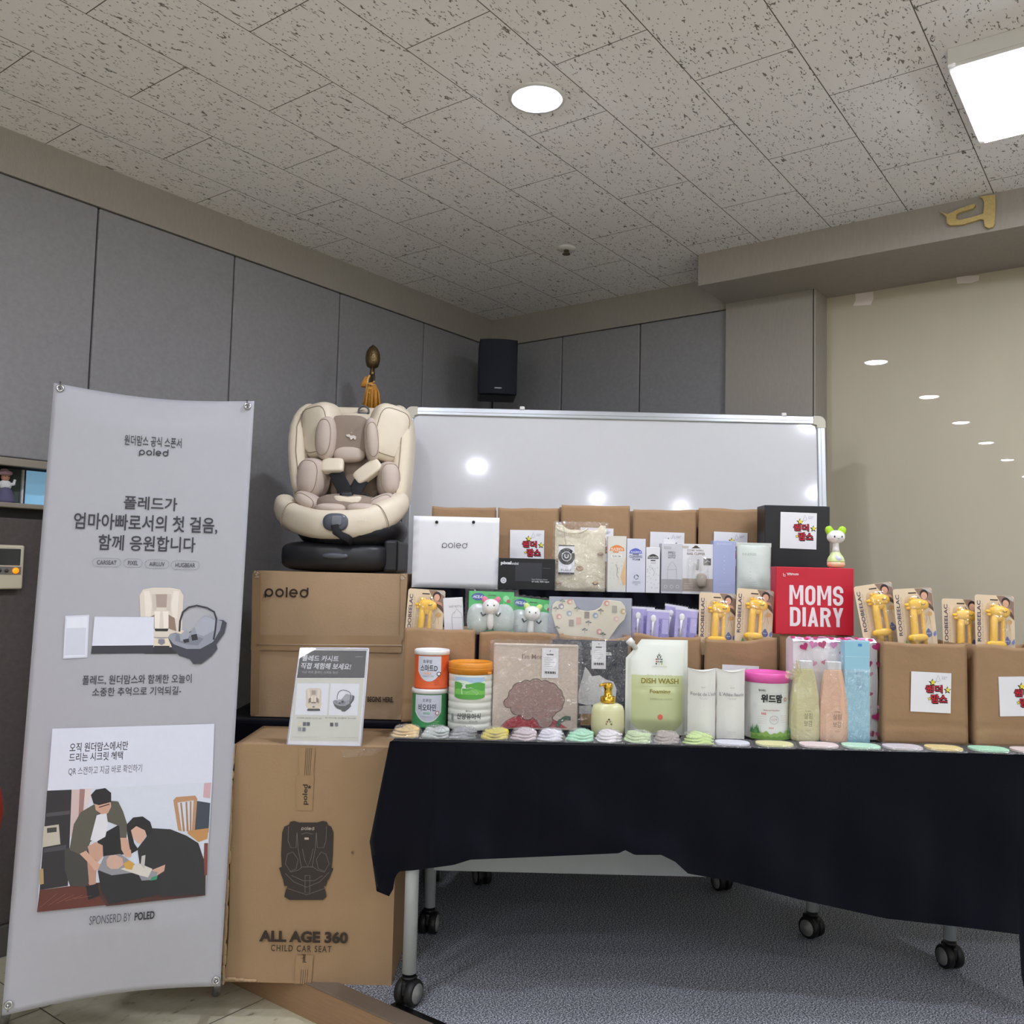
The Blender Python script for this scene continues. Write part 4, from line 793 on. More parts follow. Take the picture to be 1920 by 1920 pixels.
for k in range(26):
    a = 2 * PI * k / 26; x = fx.x * 0 + .012 * math.cos(a); r0, r1 = .010, .030 + .010 * (math.sin(k * 2.3))
    cx = .006; b.sweep([(cx + r0 * math.cos(a), -.02 + r0 * math.sin(a), fz_(722)), (cx + (r0 + r1) * .62 * math.cos(a), -.02 + (r0 + r1) * .6 * math.sin(a), fz_(738)), (cx + r1 * math.cos(a), -.02 + r1 * math.sin(a), fz_(768 + (k % 3)))], .0042, M_GOLD, 6)
b.obj('tassel', fp)
b = B()
for k in range(9):
    a = 2 * PI * k / 9; b.sweep([(-.022 + .004 * math.cos(a), -.012, fz_(708)), (-.030 + .008 * math.cos(a), -.014 + .008 * math.sin(a), fz_(718)), (-.034 + .010 * math.cos(a), -.014 + .010 * math.sin(a), fz_(727))], .004, M_GOLD, 6)
b.obj('small_tassel', fp)
b = B(); b.sweep([(-.008, -.016, fz_(705)), (-.016, -.018, fz_(712)), (-.018, -.018, fz_(725)), (-.022, -.02, fz_(745)), (-.034, -.02, fz_(758)), (-.030, -.02, fz_(764))], .005, M_CORD, 8)
b.sweep([(.012 * math.cos(t) + .002, -.03 + .012 * math.sin(t), fz_(718) - .0032 * t) for t in [.5 * k for k in range(44)]], .0045, M_CORD, 6); b.obj('cord', fp)

# ================================================================== whiteboard
WY = 3.72
a = at(762, 764, WY); c = at(1545, 780, WY); wt = at(1150, 772, WY).z; WW = c.x - a.x; WH = .95
wbd = thing('whiteboard', 'wide white marker board with aluminium frame standing behind the table', 'whiteboard', ((a.x + c.x) / 2, WY - .058, wt - WH), (math.radians(-3.5), 0, 0))
M_WB = mat('gloss_white_board', (208, 209, 212), rough=.3, var=.02, bump=.02, bscale=340, coat=1.0, crough=.085); M_ALU = mat('brushed_aluminium', (188, 192, 196), metal=.75, rough=.32, var=.06, stretch=(1, 1, 30))
hw = WW / 2
B().box(-hw + .015, hw - .015, -.004, .014, .015, WH - .015, M_WB).obj('board', wbd)
b = B()
for x0, x1, z0, z1 in ((-hw + .03, hw - .03, WH - .034, WH), (-hw + .03, hw - .03, 0, .034), (-hw, -hw + .034, .03, WH - .03), (hw - .034, hw, .03, WH - .03)):
    b.box(x0, x1, -.014, .018, z0, z1, M_ALU, bev=.003)
    if x1 - x0 > .2: b.box(x0, x1, -.0165, -.013, (z0 + z1) / 2 - .003, (z0 + z1) / 2 + .003, M_ALU)
    else: b.box((x0 + x1) / 2 - .003, (x0 + x1) / 2 + .003, -.0165, -.013, z0, z1, M_ALU)
b.obj('frame', wbd)
for sx in (-1, 1):
    for z0, z1, t0 in ((WH - .05, WH, 0), (0, .05, 1)):
        b = B(); n = 8; x = sx * hw; zc = z1 if t0 == 0 else z0; sg = -1 if t0 == 0 else 1
        pts = [(x - sx * .05, zc)] + [(x - sx * .028 * (1 - math.sin(PI / 2 * k / n)), zc + sg * .028 * (1 - math.cos(PI / 2 * k / n))) for k in range(n + 1)] + [(x, zc + sg * .05), (x - sx * .036, zc + sg * .05), (x - sx * .038, zc + sg * .038), (x - sx * .05, zc + sg * .036)]
        b.prism(pts, -.018, .020, mat('cream_corner_cap', (206, 202, 184), rough=.45)); b.obj('corner_cap', wbd)
for px, py in ((979, 768), (1468, 776)):
    x = at(px, py, WY).x - (a.x + c.x) / 2; b = B(); b.box(x - .011, x + .011, -.018, .012, WH - .004, WH + .012, M_WHITEMETAL, bev=.004); b.obj('hook_clip', wbd)
b = B(); z0 = -(wt - WH)
for x in (-hw + .06, hw - .06):
    b.box(x - .015, x + .015, .018, .048, z0 + .06, WH - .05, M_ALU, bev=.003); b.box(x - .02, x + .02, -.06, .30, z0 + .06, z0 + .09, M_ALU, bev=.004)
b.box(-hw + .06, hw - .06, .02, .045, z0 + .3, z0 + .33, M_ALU); b.obj('stand_frame', wbd)
for x in (-hw + .06, hw - .06):
    for y in (-.05, .29): B().lathe([(.012, -.012), (.028, -.012), (.030, 0), (.028, .012), (.012, .012)], MATS['black_rubber_trim'], 20, M=Matrix.Translation((x, y, z0 + .03)) @ Matrix.Rotation(PI / 2, 4, 'Y')).obj('caster', wbd)

# ================================================================== tables, cloths
TT = .735
M_LEG = mat('grey_powder_steel', (172, 178, 180), rough=.4, var=.03); M_TOP = mat('grey_laminate', (186, 186, 182), rough=.5); M_TYRE = mat('black_caster_tyre', (18, 18, 19), rough=.5); M_HUB = mat('grey_caster_hub', (128, 128, 126), rough=.4)
def caster(t, x, y, ang):
    M = Matrix.Translation((x, y, .036)) @ Matrix.Rotation(ang, 4, 'Z')
    b = B()
    for s in (-1, 1):
        b.lathe([(.010, s * .006), (.034, s * .006), (.036, s * .010), (.036, s * .024), (.033, s * .028), (.026, s * .0285)], M_TYRE, 32, M=M @ Matrix.Rotation(PI / 2, 4, 'Y'))
    b.lathe([(.011, .03), (.013, .05), (.02, .056), (.02, .062)], M_TYRE, 18, M=Matrix.Translation((x, y, .018))); b.box(-.008, .008, -.03, .034, -.005, .036, M_TYRE, bev=.006, M=M)
    o = b.obj('caster', t)
    h = B()
    for s in (-1, 1): h.lathe([(.0265, s * .0282), (.025, s * .031), (.012, s * .032), (.011, s * .034), (.002, s * .0345)], M_HUB, 28, M=M @ Matrix.Rotation(PI / 2, 4, 'Y'))
    h.obj('caster_hub', o)
def leg(t, x, y, ang, r=.0195, dx=0.0):
    B().lathe([(r, .088), (r, TT - .03)], M_LEG, 24, M=Matrix.Translation((x + dx, y, 0))).obj('leg', t); caster(t, x, y, ang)
tb = thing('folding_table', 'grey table on casters under the dark navy cloth', 'table', (0, 0, 0))
B().box(-.305, 1.50, 2.54, 3.09, TT - .028, TT - .003, M_TOP, bev=.004).obj('tabletop', tb)
leg(tb, at(768, 1800, 2.545).x, 2.545, math.radians(-28)); leg(tb, -.245, 3.03, math.radians(-10))
q = atz(1522, 1757, 0); leg(tb, q.x, q.y, math.radians(35)); q = atz(1781, 1814, 0); leg(tb, q.x, q.y, math.radians(12))
B().box(-.22, 1.35, 2.84, 2.855, .268, TT - .06, M_LEG, bev=.003).obj('modesty_panel', tb)
b = B(); b.box(-.245, .9, 3.00, 3.03, TT - .075, TT - .028, M_LEG); b.box(-.28, -.22, 2.53, 3.05, TT - .06, TT - .028, M_LEG); b.obj('under_frame', tb)
tb2 = thing('folding_table', 'second table under the cloth at the edge of the frame', 'table', (0, 0, 0))
B().box(1.505, 2.35, 2.555, 3.085, TT - .028, TT - .003, M_TOP, bev=.004).obj('tabletop', tb2)
for x, y in ((2.28, 2.6), (2.28, 3.03)): leg(tb2, x, y, 0)
tb3 = thing('folding_table', 'rear table carrying the dark cloth-covered display step', 'table', (0, 0, 0))
B().box(-.25, 1.16, 3.10, 3.56, TT - .03, TT - .002, M_TOP, bev=.004).obj('tabletop', tb3)
for px, py in ((1350, 1664), (905, 1640)): q = atz(px, py, 0); leg(tb3, q.x, min(3.5, q.y), .4)
for x in (-.28, 1.08): leg(tb3, x, 3.52, .2)

clo = thing('tablecloth', 'dark navy cloth over the front table with a slanting hem', 'tablecloth', (0, 0, 0))
b = B(); FY = lambda x: 2.490 + .0195 * (x + .319)
b.grid(lambda s, t: (-.318 + 2.2 * s, FY(-.318 + 2.2 * s) + (3.125 - FY(-.318 + 2.2 * s)) * t, TT + .0006 * math.sin(23 * s + 9 * t)), 60, 12, M_NAVY)
top = [(731, 1389), (737, 1389), (745, 1389), (753, 1390), (775, 1391), (850, 1392), (880, 1392), (1000, 1394), (1150, 1396), (1166, 1396), (1188, 1397), (1240, 1398), (1268, 1398), (1298, 1399), (1370, 1400), (1500, 1403), (1660, 1407), (1800, 1411), (1908, 1414), (1914, 1414), (1990, 1415)]
mid = [(693, 1578), (712, 1585), (728, 1585), (742, 1585), (772, 1580), (848, 1560), (880, 1555), (1000, 1550), (1160, 1548), (1171, 1548), (1190, 1550), (1240, 1550), (1266, 1556), (1293, 1570), (1370, 1578), (1500, 1600), (1660, 1620), (1800, 1635), (1911, 1640), (1915, 1650), (1995, 1660)]
hem = [(706, 1671), (735, 1683), (740, 1648), (747, 1634), (775, 1632), (850, 1622), (882, 1612), (1000, 1607), (1160, 1600), (1172, 1594), (1190, 1603), (1240, 1603), (1266, 1616), (1290, 1638), (1370, 1652), (1500, 1687), (1660, 1722), (1800, 1738), (1911, 1752), (1916, 1852), (2000, 1862)]
def lerp_list(L_, s):
    xs = [p[0] for p in top]; X = xs[0] + (xs[-1] - xs[0]) * s
    for k in range(len(xs) - 1):
        if X <= xs[k + 1] or k == len(xs) - 2:
            t = (X - xs[k]) / (xs[k + 1] - xs[k]); return (L_[k][0] + (L_[k + 1][0] - L_[k][0]) * t, L_[k][1] + (L_[k + 1][1] - L_[k][1]) * t)
def drape(s, t):
    A, Mi, C = lerp_list(top, s), lerp_list(mid, s), lerp_list(hem, s)
    if t < .7: k = t / .7; px = A[0] + (Mi[0] - A[0]) * k; py = A[1] + (Mi[1] - A[1]) * k
    else: k = (t - .7) / .3; px = Mi[0] + (C[0] - Mi[0]) * k; py = Mi[1] + (C[1] - Mi[1]) * k
    x0 = at(px, py, 2.5).x
    rip = .012 * math.sin(x0 * 21 + 1.4 * t) + .010 * math.sin(x0 * 47 + 2) * (.4 + .6 * (x0 < .1)) + .010 * math.sin((x0 - .5 * t) * 14)
    corner = .035 * math.exp(-((x0 + .335) / .05) ** 2)
    Y = FY(x0) - .006 - t * .022 + rip * t ** .8 + corner * t + .02 * max(0, t - .05) * (x0 < -.2)
    p = at(px, py, Y); return (p.x, p.y, p.z if t > 0 else TT)
b.grid(drape, 260, 30, M_NAVY)
def side_drape(s, t):
    a = Vector(drape(0, t)); c = Vector((-.3125, FY(-.318) + (3.12 - FY(-.318)) * s, TT - .29 * t)); k = min(1, s / .20); k = 1 - (1 - k) ** 2
    return a.lerp(c, k)
b.grid(side_drape, 40, 30, M_NAVY)
b.obj('cloth_sheet', clo)
ri = thing('display_step', 'raised step covered in dark navy cloth behind the front row of kraft bags', 'display step', (0, 0, TT))
RT = 1.150
b = B(); rx0, rx1 = -.345, 1.17
b.grid(lambda s, t: (rx0 + (rx1 - rx0) * s, 3.085 + .45 * t, RT - TT), 20, 4, M_NAVY)
b.grid(lambda s, t: (rx0 + (rx1 - rx0) * s, 3.085 - .006 * math.sin(17 * s) * t - .006 * t, (RT - TT) * (1 - t)), 60, 8, M_NAVY)
for x in (rx0, rx1): b.grid(lambda s, t, x=x: (x, 3.085 + .45 * s, (RT - TT) * (1 - t)), 8, 6, M_NAVY)
b.grid(lambda s, t: (rx0 + (rx1 - rx0) * s, 3.535, (RT - TT) * (1 - t)), 8, 4, M_NAVY)
b.obj('step_cover', ri)
# ================================================================== bags and boxes
def X(px, py, Y): return at(px, py, Y).x
def front(name, label, cat, x0, x1, py0, Y, z, group=None, py1=None):
    """A thing whose front face spans photo columns x0..x1, top row py0, standing on height z at distance Y. Returns (root, half width, height)."""
    pm = py1 if py1 else py0 + 60
    a, c = at(x0, pm, Y).x, at(x1, pm, Y).x
    h = at((x0 + x1) / 2, py0, Y).z - z
    return thing(name, label, cat, ((a + c) / 2, Y, z), group=group), (c - a) / 2, h
M_KRAFT = mat('kraft_paper', (160, 130, 99), rough=.8, var=.06, scale=25, bump=.6, bscale=26, spec=.2)
M_STK = mat('white_sticker', (232, 232, 236), rough=.5, var=.02)
def sticker(par, cx, cz, w, y, rot=0.0, h=None):
    """White square label with the red two-line lettering, stars and a pale line emblem."""
    h = h or w
    c_, s_ = math.cos(rot), math.sin(rot)
    b = B(); pts = [(cx + (a * c_ - d * s_) * w / 2, cz + (a * s_ + d * c_) * h / 2) for a, d in ((-1, -1), (1, -1), (1, 1), (-1, 1))]
    b.prism(pts, y - .0006, y, M_STK); o = b.obj('sticker', par)
    p = P(y - .0006, start=.0002)
    def R(a, d): return (cx + a * w - 0.5 * w, cz + d * h - .5 * h)
    def tx(t, a0, d0, a1, d1, col, **k): x0, z0 = R(a0, d0); x1, z1 = R(a1, d1); p.text(t, x0, z0, x1, z1, col, **k)
    BK, RD, YL = '#1d1214', '#c8102e', '#e6d84a'
    p.star(*R(.54, .74), .105 * w, BK); p.star(*R(.91, .56), .10 * w, BK)
    for dx, dz in ((-.012, -.012), (.016, -.03), (.012, .012), (-.012, .012)): tx('원더', .36 + dx, .50 + dz, .78 + dx, .68 + dz, BK, bold=.03); tx('맘스', .50 + dx, .24 + dz, .90 + dx, .45 + dz, BK, bold=.03)
    p.star(*R(.55, .75), .075 * w, YL); p.star(*R(.92, .57), .07 * w, YL); p.star(*R(.46, .34), .055 * w, BK); p.star(*R(.46, .34), .04 * w, YL)
    tx('원더', .36, .50, .78, .68, RD, bold=.02); tx('맘스', .50, .24, .90, .45, RD, bold=.02)
    x, z = R(.68, .86); p.line([(x - .05 * w, z - .06 * w), (x - .03 * w, z + .0 * w), (x, z + .08 * w), (x + .02 * w, z + .01 * w), (x + .05 * w, z - .05 * w), (x, z - .09 * w), (x - .05 * w, z - .06 * w)], .009 * w, '#9aa3b4')
    tx('위드맘 원더', .77, .87, .91, .90, '#8a90a0', bold=.01); tx('원더맘스', .77, .83, .88, .86, '#8a90a0', bold=.01)
    p.obj('sticker_print', o); return o
def bag(label, x0, x1, ytop, Y, z, d=.135, seed=0, group='kraft paper bags', stk=None, wav=.006, fold=0.0, sag=0.0, h=None, rz=0.0, m=None, open_=1.0):
    t, hw, hh = front('kraft_bag', label, 'paper bag', x0, x1, ytop, Y, z, group)
    h = h or hh; t.rotation_euler = (0, 0, rz); r = random.Random(seed); m = m or M_KRAFT
    ph = [r.random() * 6 for _ in range(6)]
    def topz(s): return h + wav * (math.sin(5 * s + ph[0]) * .6 + math.sin(11 * s + ph[1]) * .4) - sag * math.sin(PI * s)
    def fr(s, t_):
        x = -hw + 2 * hw * s; z_ = topz(s) * t_
        y = .0 + .0035 * math.sin(4 * s + 5 * t_ + ph[2]) * math.sin(PI * s) * t_ - .004 * math.sin(PI * s) * math.sin(PI * t_) - fold * math.sin(PI * s) * max(0, t_ - .7)
        if abs(t_ - .19) < .022: y += .003
        return (x * (1 - .012 * t_), y, z_)
    def bk(s, t_): x = hw - 2 * hw * s; return (x * (1 - .012 * t_), d - .003 * math.sin(PI * s) * t_, (h + wav * math.sin(6 * s + ph[3])) * t_)
    def sd(side):
        def f(s, t_):
            y = d * s if side > 0 else d * (1 - s); g = .022 * (1 - abs(2 * s - 1)) * (.35 + .65 * t_)
            xx = side * hw * (1 - .012 * t_) - side * g; e = topz(1 if side > 0 else 0); zz = (e + (h - e) * s if side > 0 else h + (e - h) * s)
            return (xx, y, zz * t_)
        return f
    b = B(); b.grid(fr, 22, 26, m); b.grid(bk, 12, 8, m); b.grid(sd(1), 8, 14, m); b.grid(sd(-1), 8, 14, m); b.box(-hw + .002, hw - .002, .003, d - .003, .0005, .003, m)
    b.obj('bag_body', t, solid=.0009)
    if stk: fm_ = facemap(t); g = rectmap(fm_)(*stk); sticker(t, (g[0] + g[2]) / 2, (g[1] + g[3]) / 2, g[2] - g[0], -.0062, r.uniform(-.03, .03), h=g[3] - g[1])
    return t
G2, G3, G1 = 'kraft bags in the middle row', 'kraft bags on the raised step', 'kraft bags at the front'
bag('kraft bag behind the stacked orange and green tins', 756, 890, 1179, 2.80, TT, seed=1, group=G2, stk=(800, 1238, 862, 1300), wav=.003)
bag('kraft bag holding two green rattle packs, behind the gold-lidded tin', 897, 1045, 1186, 2.82, TT, seed=2, group=G2, wav=.004)
bag('kraft bag holding the printed bib, behind the black fabric pack', 1047, 1183, 1192, 2.82, TT, seed=3, group=G2, sag=.006)
bag('kraft bag holding purple pouches, behind the dish wash pouch', 1186, 1314, 1191, 2.82, TT, seed=4, group=G2, sag=.004)
bag('kraft bag holding two giraffe cards, behind the pink-lidded tin', 1320, 1457, 1196, 2.81, TT, seed=5, group=G2, stk=(1352, 1247, 1421, 1316), sag=.008, fold=.02)
FBAG = bag('closed kraft bag under the red diary box', 1461, 1598, 1196, 2.84, TT, seed=6, group=G2, h=.298, wav=.0)
bag('front kraft bag with white sticker, beside the heart-print pack', 1655, 1814, 1206, 2.63, TT, seed=7, group=G1, stk=(1706, 1260, 1781, 1335), wav=.003, d=.16, fold=.01)
bag('front kraft bag cut off by the frame edge, holding two giraffe cards', 1826, 1990, 1212, 2.62, TT, seed=8, group=G1, stk=(1871, 1268, 1948, 1342), wav=.006, d=.16, rz=.06, fold=.012)
bag('kraft bag on the step behind the white shopping bag', 808, 929, 951, 3.27, RT, seed=9, group=G3, wav=.003)
bag('kraft bag with sticker on the step behind the small black box', 932, 1048, 953, 3.26, RT, seed=10, group=G3, stk=(956, 994, 1020, 1058), wav=.003)
bag('kraft bag on the step behind the folded cream shirt', 1051, 1181, 948, 3.25, RT, seed=11, group=G3, stk=(1087, 990, 1149, 1052), wav=.002)
bag('kraft bag with sticker on the step behind the bottle box', 1186, 1306, 956, 3.27, RT, seed=12, group=G3, stk=(1218, 998, 1282, 1062), wav=.003)
bag('kraft bag with sticker on the step behind the lavender box', 1309, 1427, 954, 3.26, RT, seed=13, group=G3, stk=(1337, 998, 1400, 1061), wav=.003)

M_WBOX = mat('white_coated_card', (228, 228, 232), rough=.5, var=.02)
M_BKBOX = mat('black_coated_card', (17, 19, 25), rough=.4, var=.08); M_RED = mat('red_printed_card', (196, 22, 48), rough=.45, var=.03)
def carton(name, label, cat, x0, x1, py0, Y, z, d, m, rz=0.0, bev=.0012, group=None, part='carton_body'):
    t, hw, h = front(name, label, cat, x0, x1, py0, Y, z, group); t.rotation_euler = (0, 0, rz)
    B().box(-hw, hw, 0, d, 0, h, m, bev=bev).obj(part, t); return t, hw, h
# white shopping bag
t, hw, h = front('shopping_bag', 'white paper shopping bag with two black holes beside the car seat', 'paper bag', 774, 935, 969, 3.10, RT)
b = B(); b.grid(lambda s, q: (-hw + 2 * hw * s, .002 * math.sin(PI * s) * q - .003 * math.sin(PI * s) * math.sin(PI * q), h * q), 12, 12, M_WBOX)
b.grid(lambda s, q: (hw - 2 * hw * s, .085, h * q), 4, 4, M_WBOX)
for s_ in (-1, 1): b.grid(lambda s, q, s_=s_: (s_ * hw - s_ * .02 * (1 - abs(2 * s - 1)) * q, .085 * s, h * q), 6, 6, M_WBOX)
b.box(-hw, hw, 0, .085, 0, .002, M_WBOX); b.obj('bag_body', t, solid=.001)
fm = facemap(t); rm = rectmap(fm); p = P(-.0034)
p.logo(*rm(829, 1017, 876, 1028), '#26242a', t=.11); p.obj('bag_print', t)
for q in ((819, 979), (888, 979)):
    x, z = fm(*q); B().lathe([(.0001, -.001), (.0050, -.001), (.0056, 0), (.005, .003), (.0001, .003)], M_BKBOX, 18, M=Matrix.Translation((x, -.003, z)) @ Matrix.Rotation(-PI / 2, 4, 'X')).obj('cord_hole', t)
# small black box
t, hw, h = carton('printed_box', 'small flat black box with white lettering beside the white shopping bag', 'box', 934, 1040, 1047, 3.09, RT, .07, M_BKBOX, bev=.002)
fm = facemap(t); rm = rectmap(fm); p = P(0)
p.rect(*rm(966, 1055, 1016, 1090), '#33343c'); p.text('pixel', *rm(939, 1052, 959, 1060), '#e6e6ea', bold=.045); p.text('mini', *rm(960, 1054, 972, 1059), '#c9c9cf', bold=.03)
x, z = fm(944, 1088); p.disc(x, z, .0105, '#d9d9de'); p.ring(x, z, .004, .0055, '#77777f'); p.text('Smart Radiation Sensor', *rm(997, 1085, 1027, 1088), '#b9b9c0'); p.text('air cook, 360g vapor', *rm(997, 1089, 1030, 1093), '#d5d5da', bold=.02); p.rect(*rm(1018, 1065, 1032, 1066), '#5a5b63'); p.obj('box_print', t)
# black gift box, red diary box, toy
t, hw, h = carton('gift_box', 'tall black gift box with a white sticker, behind the red diary box', 'box', 1434, 1556, 948, 3.12, RT, .10, M_BKBOX, bev=.002)
g = rectmap(facemap(t))(1463, 963, 1531, 1027); sticker(t, (g[0] + g[2]) / 2, (g[1] + g[3]) / 2, g[2] - g[0], -.0003, -.015)
RZ = FBAG.location.z + .300
t, hw, h = carton('diary_box', 'bright red box with large white capital letters on the bag top', 'box', 1455, 1601, 1064, 2.83, RZ, .062, M_RED, bev=.002)
RBX, RBT = t.location.x, RZ + h
fm = facemap(t); rm = rectmap(fm); p = P(0); p.block('MOMS', *rm(1480, 1098, 1581, 1135), '#ecdfe4'); p.block('DIARY', *rm(1481, 1139, 1581, 1175), '#ecdfe4')
x, z = fm(1470, 1078); p.line([(x - .003, z + .006), (x - .002, z - .004), (x + .004, z - .004), (x + .003, z + .001), (x - .001, z + .001)], .0015, '#ecdfe4'); p.text('agamom', *rm(1476, 1075, 1497, 1080), '#ecdfe4', bold=.02); p.text('mothers', *rm(1474, 1073.5, 1486, 1075), '#ecdfe4')
p.obj('box_print', t)
ty = at(1570, 1055, 2.845); toy = thing('rattle_toy', 'white cat-eared baby rattle with green ears on the red box', 'toy', (ty.x, 2.858, RBT))
k_ = 2.85 / F_PX
M_TW = mat('white_gloss_toy', (235, 235, 232), rough=.25, coat=.4, var=.02); M_TG = mat('lime_green_toy', (168, 214, 40), rough=.35, var=.05)
M_TB = mat('pale_lime_toy', (214, 230, 160), rough=.3, coat=.3, var=.05); M_TP = mat('peach_toy', (244, 196, 160), rough=.3, var=.05)
B().lathe([(.008, 0), (.0255, .004), (.028, .012), (.0275, .019)], M_TP, 28).obj('base_rim', toy)
B().lathe([(.0275, .018), (.0275, .024), (.024, .034), (.016, .046), (.0125, .052)], M_TB, 28).obj('body', toy)
B().pillow((.001, -.0165, .029), (.013, .012, .012), mat('pearl_toy_button', (206, 206, 226), rough=.2), 1, 1).obj('belly_button', toy)
B().lathe([(.0125, .051), (.0105, .062), (.0095, .078), (.0110, .088)], M_TW, 24).obj('handle', toy)
hd = B().pillow((0, 0, .101), (.0285, .024, .022), M_TW, .92, .95).obj('head', toy)
for s in (-1, 1):
    B().pillow((0, 0, 0), (.013, .008, .018), M_TG, .8, .8, M=Matrix.Translation((s * .019, .002, .119)) @ Matrix.Rotation(s * .45, 4, 'Y')).obj('ear', toy)
    B().pillow((s * .0118, -.0218, .101), (.0022, .002, .0036), ink('#15151a'), 1, 1, nu=12, nv=8).obj('eye', hd)
    B().pillow((s * .016, -.0196, .095), (.003, .0015, .0016), mat('pink_blush', (238, 180, 180), rough=.4), 1, 1, nu=12, nv=8).obj('cheek', hd)
B().sweep([(-.003, -.0243, .0955), (0, -.0247, .0945), (.003, -.0243, .0955)], .0006, ink('#3a2a2a'), 6).obj('mouth', hd)
# folded shirt in clear film
FILM = film('clear_wrap', fog=.05, gl=.16, rough=.10, bump=1.0, bscale=34)
FILM3 = film('clear_wrap_sparkle', fog=.03, gl=.17, rough=.07, bump=1.8, bscale=60)
FILM2 = film('clear_wrap_fine', fog=.03, gl=.10, rough=.12, bump=1.2, bscale=70)
def wrap(par, x0, x1, z0, z1, y, seed, m=None, amp=.004, name='plastic_wrapper', back=None):
    """Crinkled film in front of (and folded round) a flat pack."""
    r = random.Random(seed); ph = [r.random() * 6 for _ in range(8)]
    def f(s, t):
        e = min(s, 1 - s, t, 1 - t); n = amp * (math.sin(19 * s + 13 * t + ph[0]) * math.sin(17 * t - 7 * s + ph[1]) + .5 * math.sin(41 * s - 29 * t + ph[2])) * min(1, e * 12)
        jag = .0015 * math.sin(60 * t + ph[3]) if s in (0, 1) else 0
        return (x0 + (x1 - x0) * s + jag, y + n + (.006 if e == 0 else 0), z0 + (z1 - z0) * t + (.002 * math.sin(45 * s + ph[4]) if t in (0, 1) else 0))
    b = B(); b.grid(f, 34, 34, m or FILM); return b.obj(name, par)
t, hw, h = front('folded_shirt', 'cream baby shirt folded in a clear bag with a black round tag', 'clothing', 1038, 1139, 980, 3.11, RT)
t.rotation_euler = (-.03, 0, 0); fm = facemap(t); rm = rectmap(fm)
M_SHIRT = mat('cream_cotton', (226, 217, 190), rough=.85, var=.03, scale=40, bump=.2, bscale=300)
def shirt(s, q):
    x = -hw * .94 + 2 * hw * .94 * s; zt_ = h * .97 - (.022 * max(0, 1 - ((s - .52) / .36) ** 2) ** .5 if abs(s - .52) < .36 else 0)
    return (x, .014 - .010 * math.sin(PI * s) ** .4 * math.sin(PI * q) ** .4 + .001 * math.sin(14 * s + 9 * q), zt_ * q)
b = B(); b.grid(shirt, 30, 24, M_SHIRT); b.box(-hw * .94, hw * .94, .014, .024, 0, h * .9, M_SHIRT, bev=.004); b.obj('shirt', t)
b = B(); b.sweep([(fm(1062 + 56 * k / 12, 0)[0], .002, h * .955 - .026 * max(0, 1 - ((k / 12 - .5) / .52) ** 2) ** .5) for k in range(13)], (.0022, .004), M_SHIRT, 8, upv=(0, 0, 1)); b.obj('collar', t)
p = P(.0035)
for px, py, a, c in ((1087, 1066, '#a88a6c', '#c9ad8c'), (1116, 1095, '#c3a878', '#3b322c'), (1047, 1094, '#b59a80', '#7a6a5c'), (1126, 1040, '#b8a48c', '#6b5646'), (1046, 1052, '#a99478', '#6b5646')):
    x, z = fm(px, py); p.disc(x, z, .013, a, rz=.0095); p.disc(x, z + .001, .009, c, rz=.005); p.disc(x, z + .003, .006, a, rz=.003)
p.obj('shirt_print', t)
g = rm(1047, 1022, 1077, 1077); b = B(); b.box(g[0], g[2], -.0022, -.0012, g[1], g[3], M_STK); tg = b.obj('hang_tag', t)
p = P(-.0022, start=.0002); cx = (g[0] + g[2]) / 2; cz = g[3] - .040; p.rect(g[0], g[3] - .004, g[2], g[3], '#23242a'); p.rect(g[0], g[1], g[2], g[1] + .007, '#23242a'); p.disc(cx, cz, .0295, '#26272d', n=36); p.ring(cx, cz, .0150, .0172, '#dfe0e4'); p.ring(cx, cz + .001, .0045, .0075, '#dfe0e4', a0=PI * 1.0, a1=PI * 2.0); p.line([(cx - .006, cz + .001), (cx - .006, cz + .007)], .003, '#dfe0e4'); p.line([(cx + .006, cz + .001), (cx + .006, cz + .007)], .003, '#dfe0e4')
p.text('BUBLE', g[0] + .010, g[1] + .011, g[2] - .010, g[1] + .019, '#9a9ba2', bold=.02); p.obj('tag_print', tg)
B().sweep([(cx, -.0024, g[3] - .006), (cx - .006, -.004, g[3] + .018), (cx - .012, .0, h - .01)], .0006, ink('#6a6258'), 5).obj('tag_string', t)
wrap(t, -hw - .004, hw + .002, .001, h + .004, -.006, 5)

